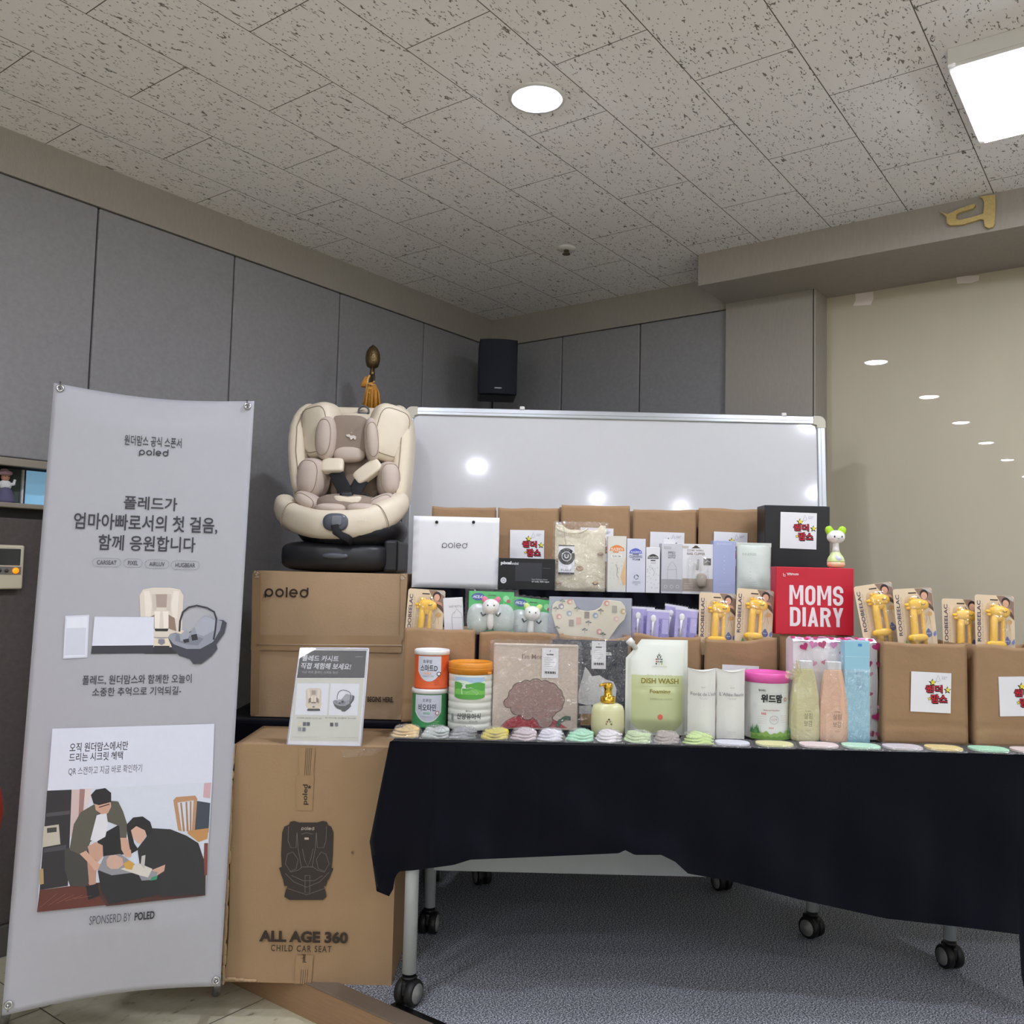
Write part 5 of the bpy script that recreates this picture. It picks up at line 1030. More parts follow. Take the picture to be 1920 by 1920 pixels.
# slim cartons on the step
def lines(p, rm, x0, x1, y0, n, dy, col, w=1.0, seed=0):
    r = random.Random(seed)
    for k in range(n):
        a = x0 + (x1 - x0) * r.uniform(0, .15); c = x1 - (x1 - x0) * r.uniform(0, .15); p.rect(*rm(a, y0 + dy * k, c, y0 + dy * k + w), col)
def hood(p, rm, x0, y0, x1, y1, col):
    g = rm(x0, y0, x1, y1); n = 12; w = g[2] - g[0]; hh_ = g[3] - g[1]
    p.poly([(g[0], g[1])] + [(g[0] + w * (.06 + .88 * k / n), g[1] + hh_ * (.55 + .45 * math.sin(PI * k / n))) for k in range(n + 1)] + [(g[2], g[1])], col)
t, hw, h = carton('slim_carton', 'slim white carton with an orange emblem beside the folded shirt', 'box', 1139.5, 1174, 1005, 3.10, RT, .04, M_WBOX)
fm = facemap(t); rm = rectmap(fm); p = P(0); p.rect(*rm(1139.8, 1005, 1173.7, 1107), '#dcdad0'); p.poly([fm(*q) for q in ((1172, 1048), (1173.6, 1045), (1173.6, 1096), (1168, 1098), (1163, 1082))], '#e2bd8c'); hood(p, rm, 1143, 1022, 1171, 1033, '#e58a48'); p.text('PLACENTA', *rm(1146, 1027, 1168, 1032), '#f4e6d6', bold=.02); p.rect(*rm(1149, 1034, 1160, 1036), '#d9804a'); p.rect(*rm(1146, 1040, 1166, 1046), '#efeee8'); p.text('SUN 24h', *rm(1148, 1041, 1164, 1045), '#7d7b78', bold=.02)
rr = random.Random(4)
for k in range(30): x, z = fm(rr.uniform(1142, 1172), rr.uniform(1050, 1104)); p.disc(x, z, .0016, ('#c5c2b4', '#cfc4b0', '#bfc5c0')[k % 3], n=7)
p.line([fm(1155, 1058), fm(1158, 1068), fm(1156, 1078), fm(1160, 1084)], .0012, '#8a8880'); p.obj('carton_print', t)
t, hw, h = carton('slim_carton', 'slim pale blue-white carton with a blue emblem and foam lettering', 'box', 1175, 1210, 1010, 3.10, RT, .04, mat('blue_white_card', (216, 218, 230), rough=.5, var=.02))
fm = facemap(t); rm = rectmap(fm); p = P(0); hood(p, rm, 1180, 1028, 1204, 1038, '#5666c4'); p.text('PLACENTA', *rm(1183, 1033, 1202, 1037), '#e4e6f2', bold=.02); p.rect(*rm(1186, 1038.6, 1198, 1040), '#2c3050'); p.text('CLEANSING', *rm(1180, 1041, 1204, 1046), '#5a6080', bold=.02); p.text('FOAM', *rm(1186, 1047, 1200, 1051), '#5a6080', bold=.02)
x, z = fm(1193, 1082)
for k in range(3): p.ring(x, z, .0055, .0088, ('#3f4862', '#6a86a6', '#8d94a6')[k], a0=2.09 * k, a1=2.09 * k + 1.7)
lines(p, rm, 1184, 1202, 1090, 2, 2.4, '#a9aec0'); lines(p, rm, 1189, 1197, 1096, 1, 2, '#a9aec0'); p.obj('carton_print', t)
t, hw, h = carton('slim_carton', 'smallest slim carton, white with a black emblem and line flowers', 'box', 1211, 1237, 1026, 3.10, RT, .035, M_WBOX)
fm = facemap(t); rm = rectmap(fm); p = P(0); hood(p, rm, 1214, 1039, 1235, 1048, '#3a3a3c'); p.text('PLACENTA', *rm(1216, 1043, 1233, 1047), '#d6d6d6', bold=.02); p.rect(*rm(1220, 1050, 1229, 1052), '#3a3a3c'); lines(p, rm, 1219, 1231, 1055, 1, 2, '#9a9a9c')
for k in range(26): x, z = fm(rr.uniform(1213, 1235), rr.uniform(1060, 1104)); p.ring(x, z, .0014, .0020, '#a3a5a8', n=8)
p.line([fm(1222, 1064), fm(1227, 1072), fm(1225, 1080)], .001, '#7a7c80'); p.obj('carton_print', t)
t, hw, h = carton('bottle_box', 'pale grey baby bottle carton with a white hanging tab', 'box', 1240, 1279, 1019, 3.10, RT, .055, mat('pale_grey_card', (205, 206, 212), rough=.5, var=.02))
b = B(); x0, x1 = facemap(t)(1244, 1012)[0], facemap(t)(1267, 1012)[0]; b.box(x0, x1, .004, .006, h - .002, h + .015, M_WBOX, bev=.0009); b.obj('hanging_tab', t)
fm = facemap(t); rm = rectmap(fm); p = P(0); p.rect(*rm(1240.3, 1086, 1278.6, 1109), '#a2a2a6'); p.text('PPSU', *rm(1253, 1034, 1266, 1039), '#77787e', bold=.03); p.text('NURSING', *rm(1253, 1040, 1267, 1043), '#85868c', bold=.02); p.text('BOTTLE', *rm(1253, 1044, 1266, 1047), '#77787e', bold=.03); p.rect(*rm(1245, 1025, 1258, 1029), '#a6a7ac'); p.text('HANSSEM', *rm(1246, 1026, 1257, 1028), '#e6e6e8', bold=.02)
p.line([fm(*q) for q in ((1252, 1064), (1256, 1058), (1261, 1052), (1264, 1058), (1268, 1064), (1269, 1092), (1251, 1092), (1252, 1064))], .0009, '#8d8e94'); p.line([fm(1252, 1068), fm(1268, 1068)], .0009, '#8d8e94')
for k in range(3): x, z = fm(1248 + 11 * k, 1100); p.ring(x, z, .0048, .0058, '#e0e0e2')
p.obj('carton_print', t)
# nail clipper blister
t, hw, h = front('clipper_pack', 'blister pack holding a baby nail clipper on a white and taupe card', 'blister pack', 1279, 1337, 1020, 3.10, RT)
fm = facemap(t, .003); rm = rectmap(fm); B().box(-hw, hw, .003, .0045, 0, h, M_WBOX, bev=.0004).obj('backing_card', t)
p = P(.003); p.rect(*rm(1279.5, 1085, 1336.5, 1109), '#a79a8e'); p.poly([fm(*q) for q in ((1296, 1028), (1300, 1026), (1303, 1023), (1307, 1023), (1310, 1026), (1314, 1028))], '#4a4038'); p.rect(*rm(1279.6, 1023.5, 1291, 1028), '#c5c0ba'); p.text('ZOOMY ANIMAL', *rm(1288, 1030, 1320, 1034), '#b3a89c', bold=.02); p.text('NAIL CLIPPER', *rm(1288, 1036, 1322, 1041), '#857a70', bold=.02); p.rect(*rm(1319, 1047, 1333, 1060), '#5a5a5a'); p.line([fm(1321, 1056), fm(1326, 1051), fm(1331, 1054)], .002, '#c9c9c9'); lines(p, rm, 1281, 1300, 1094, 3, 4, '#d2c8be'); p.obj('card_print', t)
b = B(); x, z = fm(1306, 1068)
b.box(x - .004, x + .004, -.012, -.004, z - .002, z + .036, mat('steel_clipper', (170, 172, 174), metal=.9, rough=.2), bev=.002, M=Matrix.Translation((x, 0, z)) @ Matrix.Rotation(.1, 4, 'Y') @ Matrix.Translation((-x, 0, -z)))
b.obj('nail_clipper', t)
x, z = fm(1314, 1088); b = B(); b.pillow((x, -.008, z), (.017, .010, .024), mat('taupe_clipper_case', (160, 148, 132), rough=.5), .5, .6); b.obj('clipper_case', t)
g = rm(1287, 1042, 1328, 1104); b = B(); b.pillow(((g[0] + g[2]) / 2, 0, (g[1] + g[3]) / 2), ((g[2] - g[0]) / 2, .021, (g[3] - g[1]) / 2), film('blister_plastic', fog=.05, gl=.14, rough=.06, bump=.3, bscale=20), .4, .4); b.obj('blister', t)
t, hw, h = carton('slim_carton', 'lavender blue carton standing before a stickered kraft bag', 'box', 1337, 1379, 1014, 3.10, RT, .045, mat('lavender_card', (170, 180, 216), rough=.5, var=.02))
fm = facemap(t); rm = rectmap(fm); p = P(0); p.text('INNERSIS', *rm(1344, 1018, 1372, 1022), '#c9d0ea', bold=.01)
for k, ch in enumerate('PASTA'): x, z = fm(1358, 1044 + 7.5 * k); p.disc(x, z, .0016, '#dbe0f2', n=8) if k % 2 else p.line([(x - .002, z), (x + .002, z)], .0012, '#dbe0f2')
lines(p, rm, 1345, 1372, 1095, 2, 3, '#bfc8e4', w=.7); p.obj('carton_print', t)
# mint pouch
M_MINT = mat('pale_mint_foil', (206, 214, 206), rough=.4, var=.03, bump=.25, bscale=40)
t, hw, h = front('refill_pouch', 'pale mint stand-up pouch beside the lavender carton', 'pouch', 1379, 1446, 1019, 3.11, RT)
def pouch(hw, h, th, sag=.0, seal=.1):
    def f(side):
        def g(s, q):
            full = th * math.sin(PI * s) ** .7 * (1 - max(0, (q - .35) / .65)) ** .8 * min(1, .55 + q * 3)
            x = (-hw + 2 * hw * s) * (1 - .03 * math.sin(PI * q)); z_ = (h - sag * math.sin(PI * s)) * q
            return (x, side * full + .0025 * math.sin(9 * s + 7 * q) * math.sin(PI * s) * (1 - q), z_)
        return g
    return f
b = B(); f_ = pouch(hw, h, .026, sag=.004); b.grid(f_(-1), 24, 24, M_MINT); b.grid(f_(1), 24, 24, M_MINT); b.box(-hw, hw, -.0012, .0012, h - .012, h + .002, M_MINT, bev=.0008); b.obj('pouch_body', t)
fm = facemap(t, -.018); rm = rectmap(fm); p = P(-.030); p.text('INNERSIS', *rm(1390, 1037, 1416, 1042), '#b2bcb4', bold=.01)
for k in range(4): x, z = fm(1405, 1066 + 6 * k); p.line([(x - .002, z), (x + .002, z)], .0012, '#aab4ac')
lines(p, rm, 1384, 1420, 1091, 3, 4, '#b7c0b8', w=.7); p.obj('pouch_print', t)
# ================================================================== packs standing in the kraft bags
M_YEL = mat('yellow_silicone', (248, 196, 40), rough=.35, var=.05, coat=.3, sss=.1); M_CARDB = mat('sand_backing_card', (222, 202, 172), rough=.55, var=.02)
BLIS = film('thin_blister', fog=.03, gl=.10, rough=.05, bump=.5, bscale=16)
def giraffe_card(label, loc, rot, group='giraffe teether cards'):
    t = thing('teether_card', label, 'blister pack', loc, rot, group)
    w, h = .060, .200
    def rr_(x, z, r, n=6):
        pts = []
        for cx, cz, a0 in ((x - r, r, -PI / 2), (x - r, z - r, 0), (-x + r, z - r, PI / 2), (-x + r, r, PI)): pts += [(cx + r * math.cos(a0 + PI / 2 * k / n), cz + r * math.sin(a0 + PI / 2 * k / n)) for k in range(n + 1)]
        return pts
    B().prism(rr_(w, h, .008), 0, .0012, M_CARDB).obj('backing_card', t)
    p = P(0)
    p.poly([(.006, h - .001), (.052, h - .001), (.059, h - .010), (.059, h - .075), (.045, h - .055), (.030, h - .040), (.020, h - .026)], '#8d7466'); p.poly([(.030, h - .002), (.052, h - .002), (.058, h - .010), (.058, h - .018), (.040, h - .008)], '#b9b4ac')
    p.disc(.034, h - .020, .013, '#2e201c', rz=.015); p.disc(.034, h - .024, .0095, '#d9a68c', rz=.011); p.poly([(.010, h - .022), (.020, h - .034), (.046, h - .046), (.058, h - .062), (.058, h - .072), (.036, h - .052), (.014, h - .032)], '#5a4238'); p.poly([(.022, h - .032), (.034, h - .036), (.050, h - .040), (.054, h - .050), (.036, h - .044)], '#c9967e')
    p.rect(-.014, h - .016, .010, h - .0125, '#2a2018')
    p.text('ROOBEELAC', -.054, .058, -.043, h - .018, '#2e2a52', bold=.015, rot=1); p.text('아이의 물고 빨고 치발기 실리콘 칫솔', -.0395, .060, -.036, h - .026, '#a89a8c', rot=1)
    p.poly([(.036 + .010 * math.cos(a), .060 + .010 * math.sin(a)) if not .9 < a < 2.25 else (.036 + .012 * math.cos(a) * .3, .076) for a in [2 * PI * k / 24 for k in range(24)]], '#41519a'); p.text('세균 99%', .0295, .060, .0425, .064, '#dfe3f4', bold=.02)
    p.poly([(.050, .062), (.058, .070), (.059, .058), (.055, .052), (.050, .054)], '#7686c4'); p.line([(.030, .092), (.036, .108), (.033, .120), (.042, .128), (.052, .124), (.050, .116), (.042, .114), (.046, .092)], .0012, '#b98c50'); p.poly([(.034, .116), (.042, .127), (.051, .123), (.049, .117), (.042, .113)], '#d6a962')
    p.poly([(-.040, .030), (-.034, .044), (-.028, .030)], '#6ea05a'); p.obj('card_print', t)
    b = B()
    b.pillow((.004, -.013, .150), (.027, .013, .0175), M_YEL, .8, .85, M=None); b.pillow((.020, -.014, .1475), (.017, .013, .0155), M_YEL, .9, .9)
    for sx in (-.013, -.004): b.sweep([(sx, -.013, .163), (sx - .003, -.013, .172)], [(.004, .004), (.0046, .0046)], M_YEL, 10)
    b.pillow((-.025, -.012, .150), (.009, .005, .005), M_YEL, .9, .9); b.pillow((-.023, -.012, .140), (.007, .005, .0045), M_YEL, .9, .9)
    b.sweep([(-.006, -.012, .142), (-.009, -.012, .115), (-.011, -.012, .06), (-.012, -.012, .02)], [(.0125, .010), (.011, .009), (.0105, .009), (.012, .009)], M_YEL, 14, upv=(0, -1, 0)); b.sweep([(.016, -.012, .138), (.0165, -.012, .115), (.0165, -.012, .06), (.017, -.012, .02)], [(.009, .009), (.006, .008), (.006, .008), (.008, .008)], M_YEL, 12, upv=(0, -1, 0))
    b.sweep([(-.004, -.012, .128), (.008, -.012, .132), (.016, -.012, .128)], (.012, .009), M_YEL, 12, upv=(0, -1, 0)); b.pillow((-.004, -.014, .050), (.030, .010, .012), M_YEL, .8, .8); g = b.obj('giraffe_teether', t)
    b = B(); b.sweep([(.010, -.0270, .1520), (.014, -.0280, .1490), (.019, -.0282, .1495), (.0235, -.0275, .153)], .0008, ink('#3a2414'), 6)
    for dx, a in ((.012, -.4), (.016, 0), (.0205, .4)): b.sweep([(dx, -.0280, .1495), (dx + .002 * math.sin(a), -.0280, .1460)], .0006, ink('#3a2414'), 5)
    b.obj('eye_lashes', g)
    b = B(); b.pillow((.004, .0, .085), (.034, .030, .094), BLIS, .35, .4); b.v = [(x, min(y, -.0005), z) for x, y, z in b.v]; b.obj('blister', t)
    return t
def card_at(px, py, Y, dz=.200):
    """Where a card's foot stands so that its upper edge shows at the photo point."""
    q = at(px, py, Y); return Vector((q.x, Y, q.z - dz))
def tilted(px, py, Y, deg, h=.200):
    q = at(px, py, Y); a = math.radians(deg); return Vector((q.x - h * math.sin(a), Y, q.z - h * math.cos(a)))
CARDS = [('giraffe teether card in the kraft bag behind the orange tin', 800, 1105, 2.845, 2.5), ('giraffe teether card beside the purple pouches, lower of its pair', 1348, 1112, 2.85, 1.5), ('giraffe teether card touching the red diary box', 1419, 1105, 2.838, 3.5),
         ('giraffe teether card leaning over nearest the red box, above the front bag', 1639, 1095, 2.735, -9.5), ('giraffe teether card above the front bag, partner of the leaning one', 1714, 1103, 2.69, -4), ('giraffe teether card partly hidden behind another at the frame edge', 1806, 1123, 2.73, 0.5), ('giraffe teether card in the kraft bag at the frame edge', 1869, 1116, 2.685, 1.5)]
first = None
for lab, px, py, Y, dg in CARDS:
    L_ = tilted(px, py, Y, dg); R_ = (math.radians(-4), math.radians(dg), 0)
    if first is None: first = giraffe_card(lab, L_, R_)
    else: copy_thing(first, lab, L_, R_)
# white baby bottle box
t, hw, h = carton('bottle_box', 'small white carton with a bottle line drawing beside a giraffe card', 'box', 838, 874, 1121, 2.85, .90, .04, M_WBOX)
t.rotation_euler = (0, math.radians(-4), 0); fm = facemap(t); rm = rectmap(fm); p = P(0); p.text('BABY BOTTLE', *rm(842, 1135, 866, 1139), '#a9adb3', bold=.02); p.line([fm(*q) for q in ((849, 1180), (847, 1158), (849, 1150), (854, 1146), (856, 1141), (860, 1146), (865, 1150), (867, 1158), (868, 1180))], .0011, '#8f9399'); p.line([fm(848, 1158), fm(867, 1158)], .0009, '#8f9399'); p.line([fm(852, 1151), fm(852, 1147)], .0009, '#8f9399'); p.obj('carton_print', t)
# green rattle packs
M_GRN = mat('green_header_card', (62, 184, 92), rough=.45, var=.06)
def rattle_pack(label, x0, x1, y0, Y, deg, ear, seed):
    q = at((x0 + x1) / 2, y0, Y); h = .15; hw = (X(x1, y0, Y) - X(x0, y0, Y)) / 2
    t = thing('rattle_pack', label, 'blister pack', (q.x, Y, q.z - h), (math.radians(-5), math.radians(deg), 0), 'green rattle packs')
    B().box(-hw * .94, hw * .94, 0, .0015, .02, h, M_GRN, bev=.0005).obj('backing_card', t)
    p = P(0); p.disc(-hw * .56, h - .018, .021, '#33549c', rz=.0125); p.text('HOLA', -hw * .56 - .015, h - .023, -hw * .56 + .015, h - .013, '#dfe8f2', bold=.03, slant=.2); p.rect(-.012, h - .014, .014, h - .011, '#1c5030'); p.disc(hw * .62, h - .022, .010, '#8fd89a'); p.disc(hw * .72, h - .03, .006, '#b04a5a'); p.obj('card_print', t)
    hd = B().pillow((.0, -.022, h - .050), (.028, .022, .025), M_TW, .95, .95).pillow((.0, -.020, h - .095), (.012, .012, .030), M_TW, .9, .9).obj('rattle', t)
    for s in (-1, 1):
        B().pillow((0, 0, 0), (.010, .007, .014), ear, .9, .9, M=Matrix.Translation((s * .019, -.020, h - .030)) @ Matrix.Rotation(s * .6, 4, 'Y')).obj('rattle_ear', hd)
        B().pillow((s * .010, -.042, h - .047), (.0024, .002, .0028), ink('#15151a'), 1, 1, nu=10, nv=8).obj('rattle_eye', hd)
    b = B()
    for s in (-1, 1):
        b.pillow((s * hw * .52, -.006, .060), (hw * .47, .026, .050), film('milky_blister', fog=.62, gl=.10, rough=.08, bump=.5, bscale=14, tint='#e6e8ee'), .8, .8)
    b.obj('blister', t)
    b = B()
    for s in (-1, 1): b.sweep([(s * .016, -.032, h - .074), (s * .024, -.034, h - .080), (s * .031, -.030, h - .070)], .0028, mat('dark_grey_grip', (60, 64, 66), rough=.5), 8)
    b.obj('grip', t)
    wrap(t, -hw - .006, hw + .010, .012, h + .006, -.040, seed, FILM2, amp=.006); return t
rattle_pack('green rattle pack with pink-eared rattle in a kraft bag', 876, 966, 1109, 2.862, .5, mat('pink_toy_ear', (232, 110, 150), rough=.4), 21)
rattle_pack('green rattle pack with lime-eared rattle, tucked lower beside the pink-eared one', 951, 1036, 1122, 2.905, 5, mat('pale_lime_ear', (206, 226, 130), rough=.4), 22)
# bib in a frosted bag
t, hw, h = front('bib_pack', 'cream fruit-print baby bib inside a frosted bag', 'clothing', 1028, 1185, 1119, 2.87, .95)
fm = facemap(t); rm = rectmap(fm); M_BIB = mat('cream_bib_cotton', (232, 224, 200), rough=.85, var=.03, bump=.15, bscale=300)
bp = [(1034, 1150), (1036, 1134), (1042, 1128), (1054, 1126), (1066, 1124), (1075, 1125), (1080, 1137), (1088, 1144), (1102, 1146), (1116, 1144), (1126, 1138), (1132, 1126), (1144, 1125), (1164, 1128), (1171, 1136), (1174, 1150), (1170, 1162), (1160, 1172), (1140, 1200), (1120, 1230), (1090, 1230), (1064, 1215), (1042, 1178)]
b = B(); b.prism([fm(*q) for q in bp], -.004, .004, M_BIB); b.obj('bib', t, bev=.0015)
p = P(-.004); r9 = random.Random(9)
for px, py, c, kd in ((1052, 1137, '#8f8aa0', 0), (1068, 1128, '#dc9a84', 0), (1067, 1150, '#9fb2c4', 0), (1048, 1156, '#e0a898', 0), (1071, 1168, '#a39888', 1), (1085, 1164, '#e2b09c', 1), (1100, 1153, '#9a9080', 1), (1116, 1154, '#8fa8c0', 0), (1137, 1131, '#dc9a84', 0), (1152, 1142, '#a9a898', 1), (1155, 1160, '#e8c4bc', 0), (1123, 1184, '#dc9a94', 0), (1168, 1146, '#c9b070', 0)):
    x, z = fm(px, py)
    if kd: p.rect(x - .008, z - .011, x + .008, z + .011, c)
    else: p.disc(x, z, .009, c); p.disc(x + .002, z - .001, .0045, '#f0e6d4')
for px, py in ((1042, 1142), (1054, 1128), (1082, 1142), (1126, 1146), (1103, 1168), (1044, 1178), (1130, 1190), (1096, 1182)):
    x, z = fm(px, py)
    for a in (.3, 1.6, 2.7): p.disc(x + .006 * math.cos(a), z + .006 * math.sin(a), .0045, '#6e7a6a', rz=.0022, n=10)
    p.line([(x, z - .008), (x, z + .006)], .001, '#5c6658')
p.obj('bib_print', t)
b = B(); FR = film('frosted_bag', fog=.14, gl=.06, rough=.3, bump=.4, bscale=12, tint='#d2d6e2')
g = rm(1029, 1120, 1184, 1215); b.grid(lambda s, q: (g[0] + (g[2] - g[0]) * s, -.010 - .004 * math.sin(5 * s + 4 * q), g[1] + (g[3] - g[1]) * q), 20, 14, FR); b.grid(lambda s, q: (g[0] + (g[2] - g[0]) * s, .008, g[1] + (g[3] - g[1]) * q), 8, 6, mat('frosted_back_sheet', (176, 182, 198), rough=.5, alpha=.75)); b.obj('frosted_bag', t)
# purple spoon pouches
M_LAV = mat('lilac_pouch_card', (178, 170, 222), rough=.45, var=.06)
def spoon_pouch(label, loc, rot):
    t = thing('spoon_pouch', label, 'pouch', loc, rot, 'lilac spoon pouches')
    hw, h = .036, .105
    b = B(); b.box(-hw, hw, 0, .004, .0, h - .006, M_LAV, bev=.0015); b.box(-hw - .002, hw + .002, .0005, .002, h - .008, h, mat('clear_white_edge', (220, 218, 232), rough=.2), bev=.0005); b.obj('pouch_body', t)
    p = P(0); p.rect(.002, .01, .034, h - .028, '#8f86c8'); p.text('ROOBEELAC', .0035, .014, .0105, h - .032, '#5046a0', bold=.02, rot=1); p.disc(-.016, h - .030, .011, '#c9c4e8'); p.disc(-.018, h - .072, .006, '#7c74b8'); p.rect(.014, .028, .033, h - .030, '#b4aee0'); p.obj('pouch_print', t)
    b = B(); b.pillow((-.016, -.004, h - .030), (.0085, .003, .012), M_TW, .9, .9); b.sweep([(-.016, -.004, h - .038), (-.017, -.004, h - .06), (-.018, -.004, .01)], [(.0045, .002), (.003, .002), (.004, .002)], M_TW, 10, upv=(0, -1, 0)); b.obj('spoon', t)
    wrap(t, -hw - .003, hw + .003, .002, h + .003, -.008, 31, FILM2, amp=.003); return t
spec_ = [('lilac spoon pouch standing nearest the bib', 1207, 1138, 2.885, 2, 'a'), ('lilac spoon pouch with clearly visible white spoon and lettering', 1236, 1143, 2.855, 3, 'b'), ('lilac spoon pouch behind another, raised corner of film', 1270, 1135, 2.885, 8, 'c'), ('lilac spoon pouch nearest the giraffe cards', 1290, 1141, 2.855, 5, 'd')]
first = None
for lab, px, py, Y, dg, _ in spec_:
    L_ = tilted(px, py, Y, dg, .105); R_ = (math.radians(-6), math.radians(dg), 0)
    if first is None: first = spoon_pouch(lab, L_, R_)
    else: copy_thing(first, lab, L_, R_)
# ================================================================== tins, packs and bottles at the front of the table
M_RIM = mat('white_tin_lid', (232, 232, 232), rough=.35, var=.02); M_ORG = mat('orange_tin_print', (226, 100, 54), rough=.35, var=.05); M_GRT = mat('green_tin_print', (66, 150, 92), rough=.35, var=.05)
M_PALE = mat('pale_silver_label', (206, 210, 220), rough=.35, var=.03)
def tin(label, pxc, wpx, Yc, z, h, body, lid, lidh, lidr=1.03, name='formula_tin', prof=None):
    R = wpx / 2 * (Yc) / F_PX; x = at(pxc, 1300, Yc).x
    t = thing(name, label, 'tin', (x, Yc, z)); n = 48
    B().lathe(prof(R, h - lidh) if prof else [(R * .97, 0), (R, .003), (R, .006), (R * .985, .009), (R * .985, h - lidh - .002), (R, h - lidh)], body, n).obj('tin_body', t)
    B().lathe([(R * lidr, h - lidh), (R * lidr, h - .003), (R * lidr * .97, h), (R * lidr * .90, h), (R * lidr * .88, h - .004), (.001, h - .004)], lid, n).obj('lid', t)
    return t, R
TINC = -.0015
def shield(p, R, zt, zb, w):
    p.cols(-w, w, lambda t: zb + (zt - zb) * .42 * abs(2 * t - 1) ** 2.4, lambda t: zt, None if False else '#ccd1de', n=28)
yc = 2.742; h1 = .1165
t, R = tin('green tin with a white shield label at the bottom of the stack', 806, 65, yc, TT + .001, h1, M_GRT, M_RIM, .014)
Rp = R * .985
p = P(0, R=Rp, start=.0006); p.cols(-.043, .043, lambda s: .018 + .030 * abs(2 * s - 1) ** 2.2 + .0 * s, lambda s: h1 - .017, '#dfe6e2'); p.cols(-.040, .040, lambda s: .022 + .030 * abs(2 * s - 1) ** 2.2, lambda s: h1 - .017, '#ccd1de')
p.text('트루맘', -.016, .078, .010, .089, '#6a6f7c', bold=.015); p.text('비오타민', -.030, .052, .024, .073, '#23262e', bold=.012); p.rect(-.013, .043, .007, .048, '#3f9a68'); p.text('초유단백', -.012, .0435, .006, .0475, '#dfeee6', bold=.03); lines_ = None
p.disc(.028, .046, .0065, '#b5452f'); p.disc(.028, .046, .0045, '#e9e9ea'); p.text('프로바이오틱스', -.020, .033, .014, .038, '#a7adb8'); p.rect(.014, .015, .030, .0165, '#8fd07a'); p.rect(.018, .020, .034, .0215, '#8fd07a'); p.obj('tin_print', t)
t, R = tin('orange tin with a white shield label, topmost of the small stack', 808, 64, yc, TT + .001 + h1, h1, M_ORG, M_RIM, .014)
p = P(0, R=Rp, start=.0006); p.cols(-.040, .034, lambda s: .024 + .030 * abs(2 * s - 1) ** 2.2, lambda s: h1 - .017, '#ccd1de'); p.rect(.036, .03, .0365, h1 - .018, '#ee9a78')
p.text('트루맘', -.022, .078, .006, .089, '#6a6f7c', bold=.015); p.text('스마트D', -.030, .054, .022, .074, '#23262e', bold=.012); p.rect(-.016, .046, .003, .051, '#e58a5c'); p.text('초유단백', -.015, .0465, .002, .0505, '#fbe9df', bold=.03); p.disc(.026, .047, .0065, '#3a3a3c'); p.disc(.026, .047, .0045, '#e9e9ea'); p.text('Vitamin D + Zinc', -.022, .038, .012, .043, '#8f949f')
for k in range(3): p.rect(.012, .014 + .006 * k, .028, .0152 + .006 * k, '#c9482a')
p.obj('tin_print', t)
# gold-lidded tin
yc2 = 2.722; R2 = 40.5 * yc2 / F_PX; h2 = at(882, 1240, yc2).z - TT - .001
def ribbed(R, h):
    pr_ = [(R * .96, 0), (R, .004)]
    for k in range(1, 8):
        z = h * k / 8; pr_ += [(R, z - .0025), (R * .968, z), (R, z + .003)]
    return pr_ + [(R, h - .002), (R * .98, h)]
t, R = tin('tall ribbed goat milk tin with an orange gold lid', 882, 81, yc2, TT + .001, h2, mat('cream_white_tin', (222, 224, 214), rough=.35, var=.03), mat('orange_gold_lid', (222, 142, 44), rough=.35, var=.05), .034, lidr=1.015, prof=ribbed)
B().lathe([(R * 1.03, h2 - .020), (R * 1.04, h2 - .018), (R * 1.03, h2 - .016)], MATS['orange_gold_lid'], 48, cap=False).obj('lid_rib', t); B().box(.052, .064, -.045, -.030, h2 - .033, h2 - .027, MATS['orange_gold_lid'], bev=.002).obj('lid_tab', t)
p = P(0, R=R, start=.0012); zt = h2 - .040
p.cols(-.046, .047, lambda s: zt - .034, lambda s: zt - .001, '#a9c6e2'); p.cols(-.046, .047, lambda s: zt - .024, lambda s: zt - .014 + .004 * math.sin(7 * s), '#d9e8d8'); p.cols(-.048, .048, lambda s: zt - .066 + .006 * abs(2 * s - 1) ** 3, lambda s: zt - .018 + .003 * math.sin(9 * s + 1), '#5aa848'); p.cols(-.046, .046, lambda s: zt - .052, lambda s: zt - .038 + .003 * math.sin(12 * s), '#78c258')
p.poly([(-.024, zt - .046), (-.024, zt - .034), (-.020, zt - .026), (-.024, zt - .019), (-.019, zt - .021), (-.015, zt - .020), (-.010, zt - .019), (-.013, zt - .026), (-.010, zt - .034), (.004, zt - .030), (.018, zt - .038), (.026, zt - .047), (.020, zt - .052), (-.022, zt - .052)], '#dfe4e6'); p.poly([(-.008, zt - .044), (.010, zt - .040), (.020, zt - .047), (-.012, zt - .048)], '#c2cace')
p.text('후디스', -.010, .058, .010, .063, '#4a4c48', bold=.02); p.text('산양유아식', -.036, .036, .034, .054, '#26282a', bold=.012); p.text('시그니처', .0, .027, .024, .033, '#5a5c58', bold=.01); p.rect(-.028, .029, -.004, .0298, '#8a8c88'); p.rect(-.056, .03, -.050, .05, '#8f9290'); p.obj('tin_print', t)

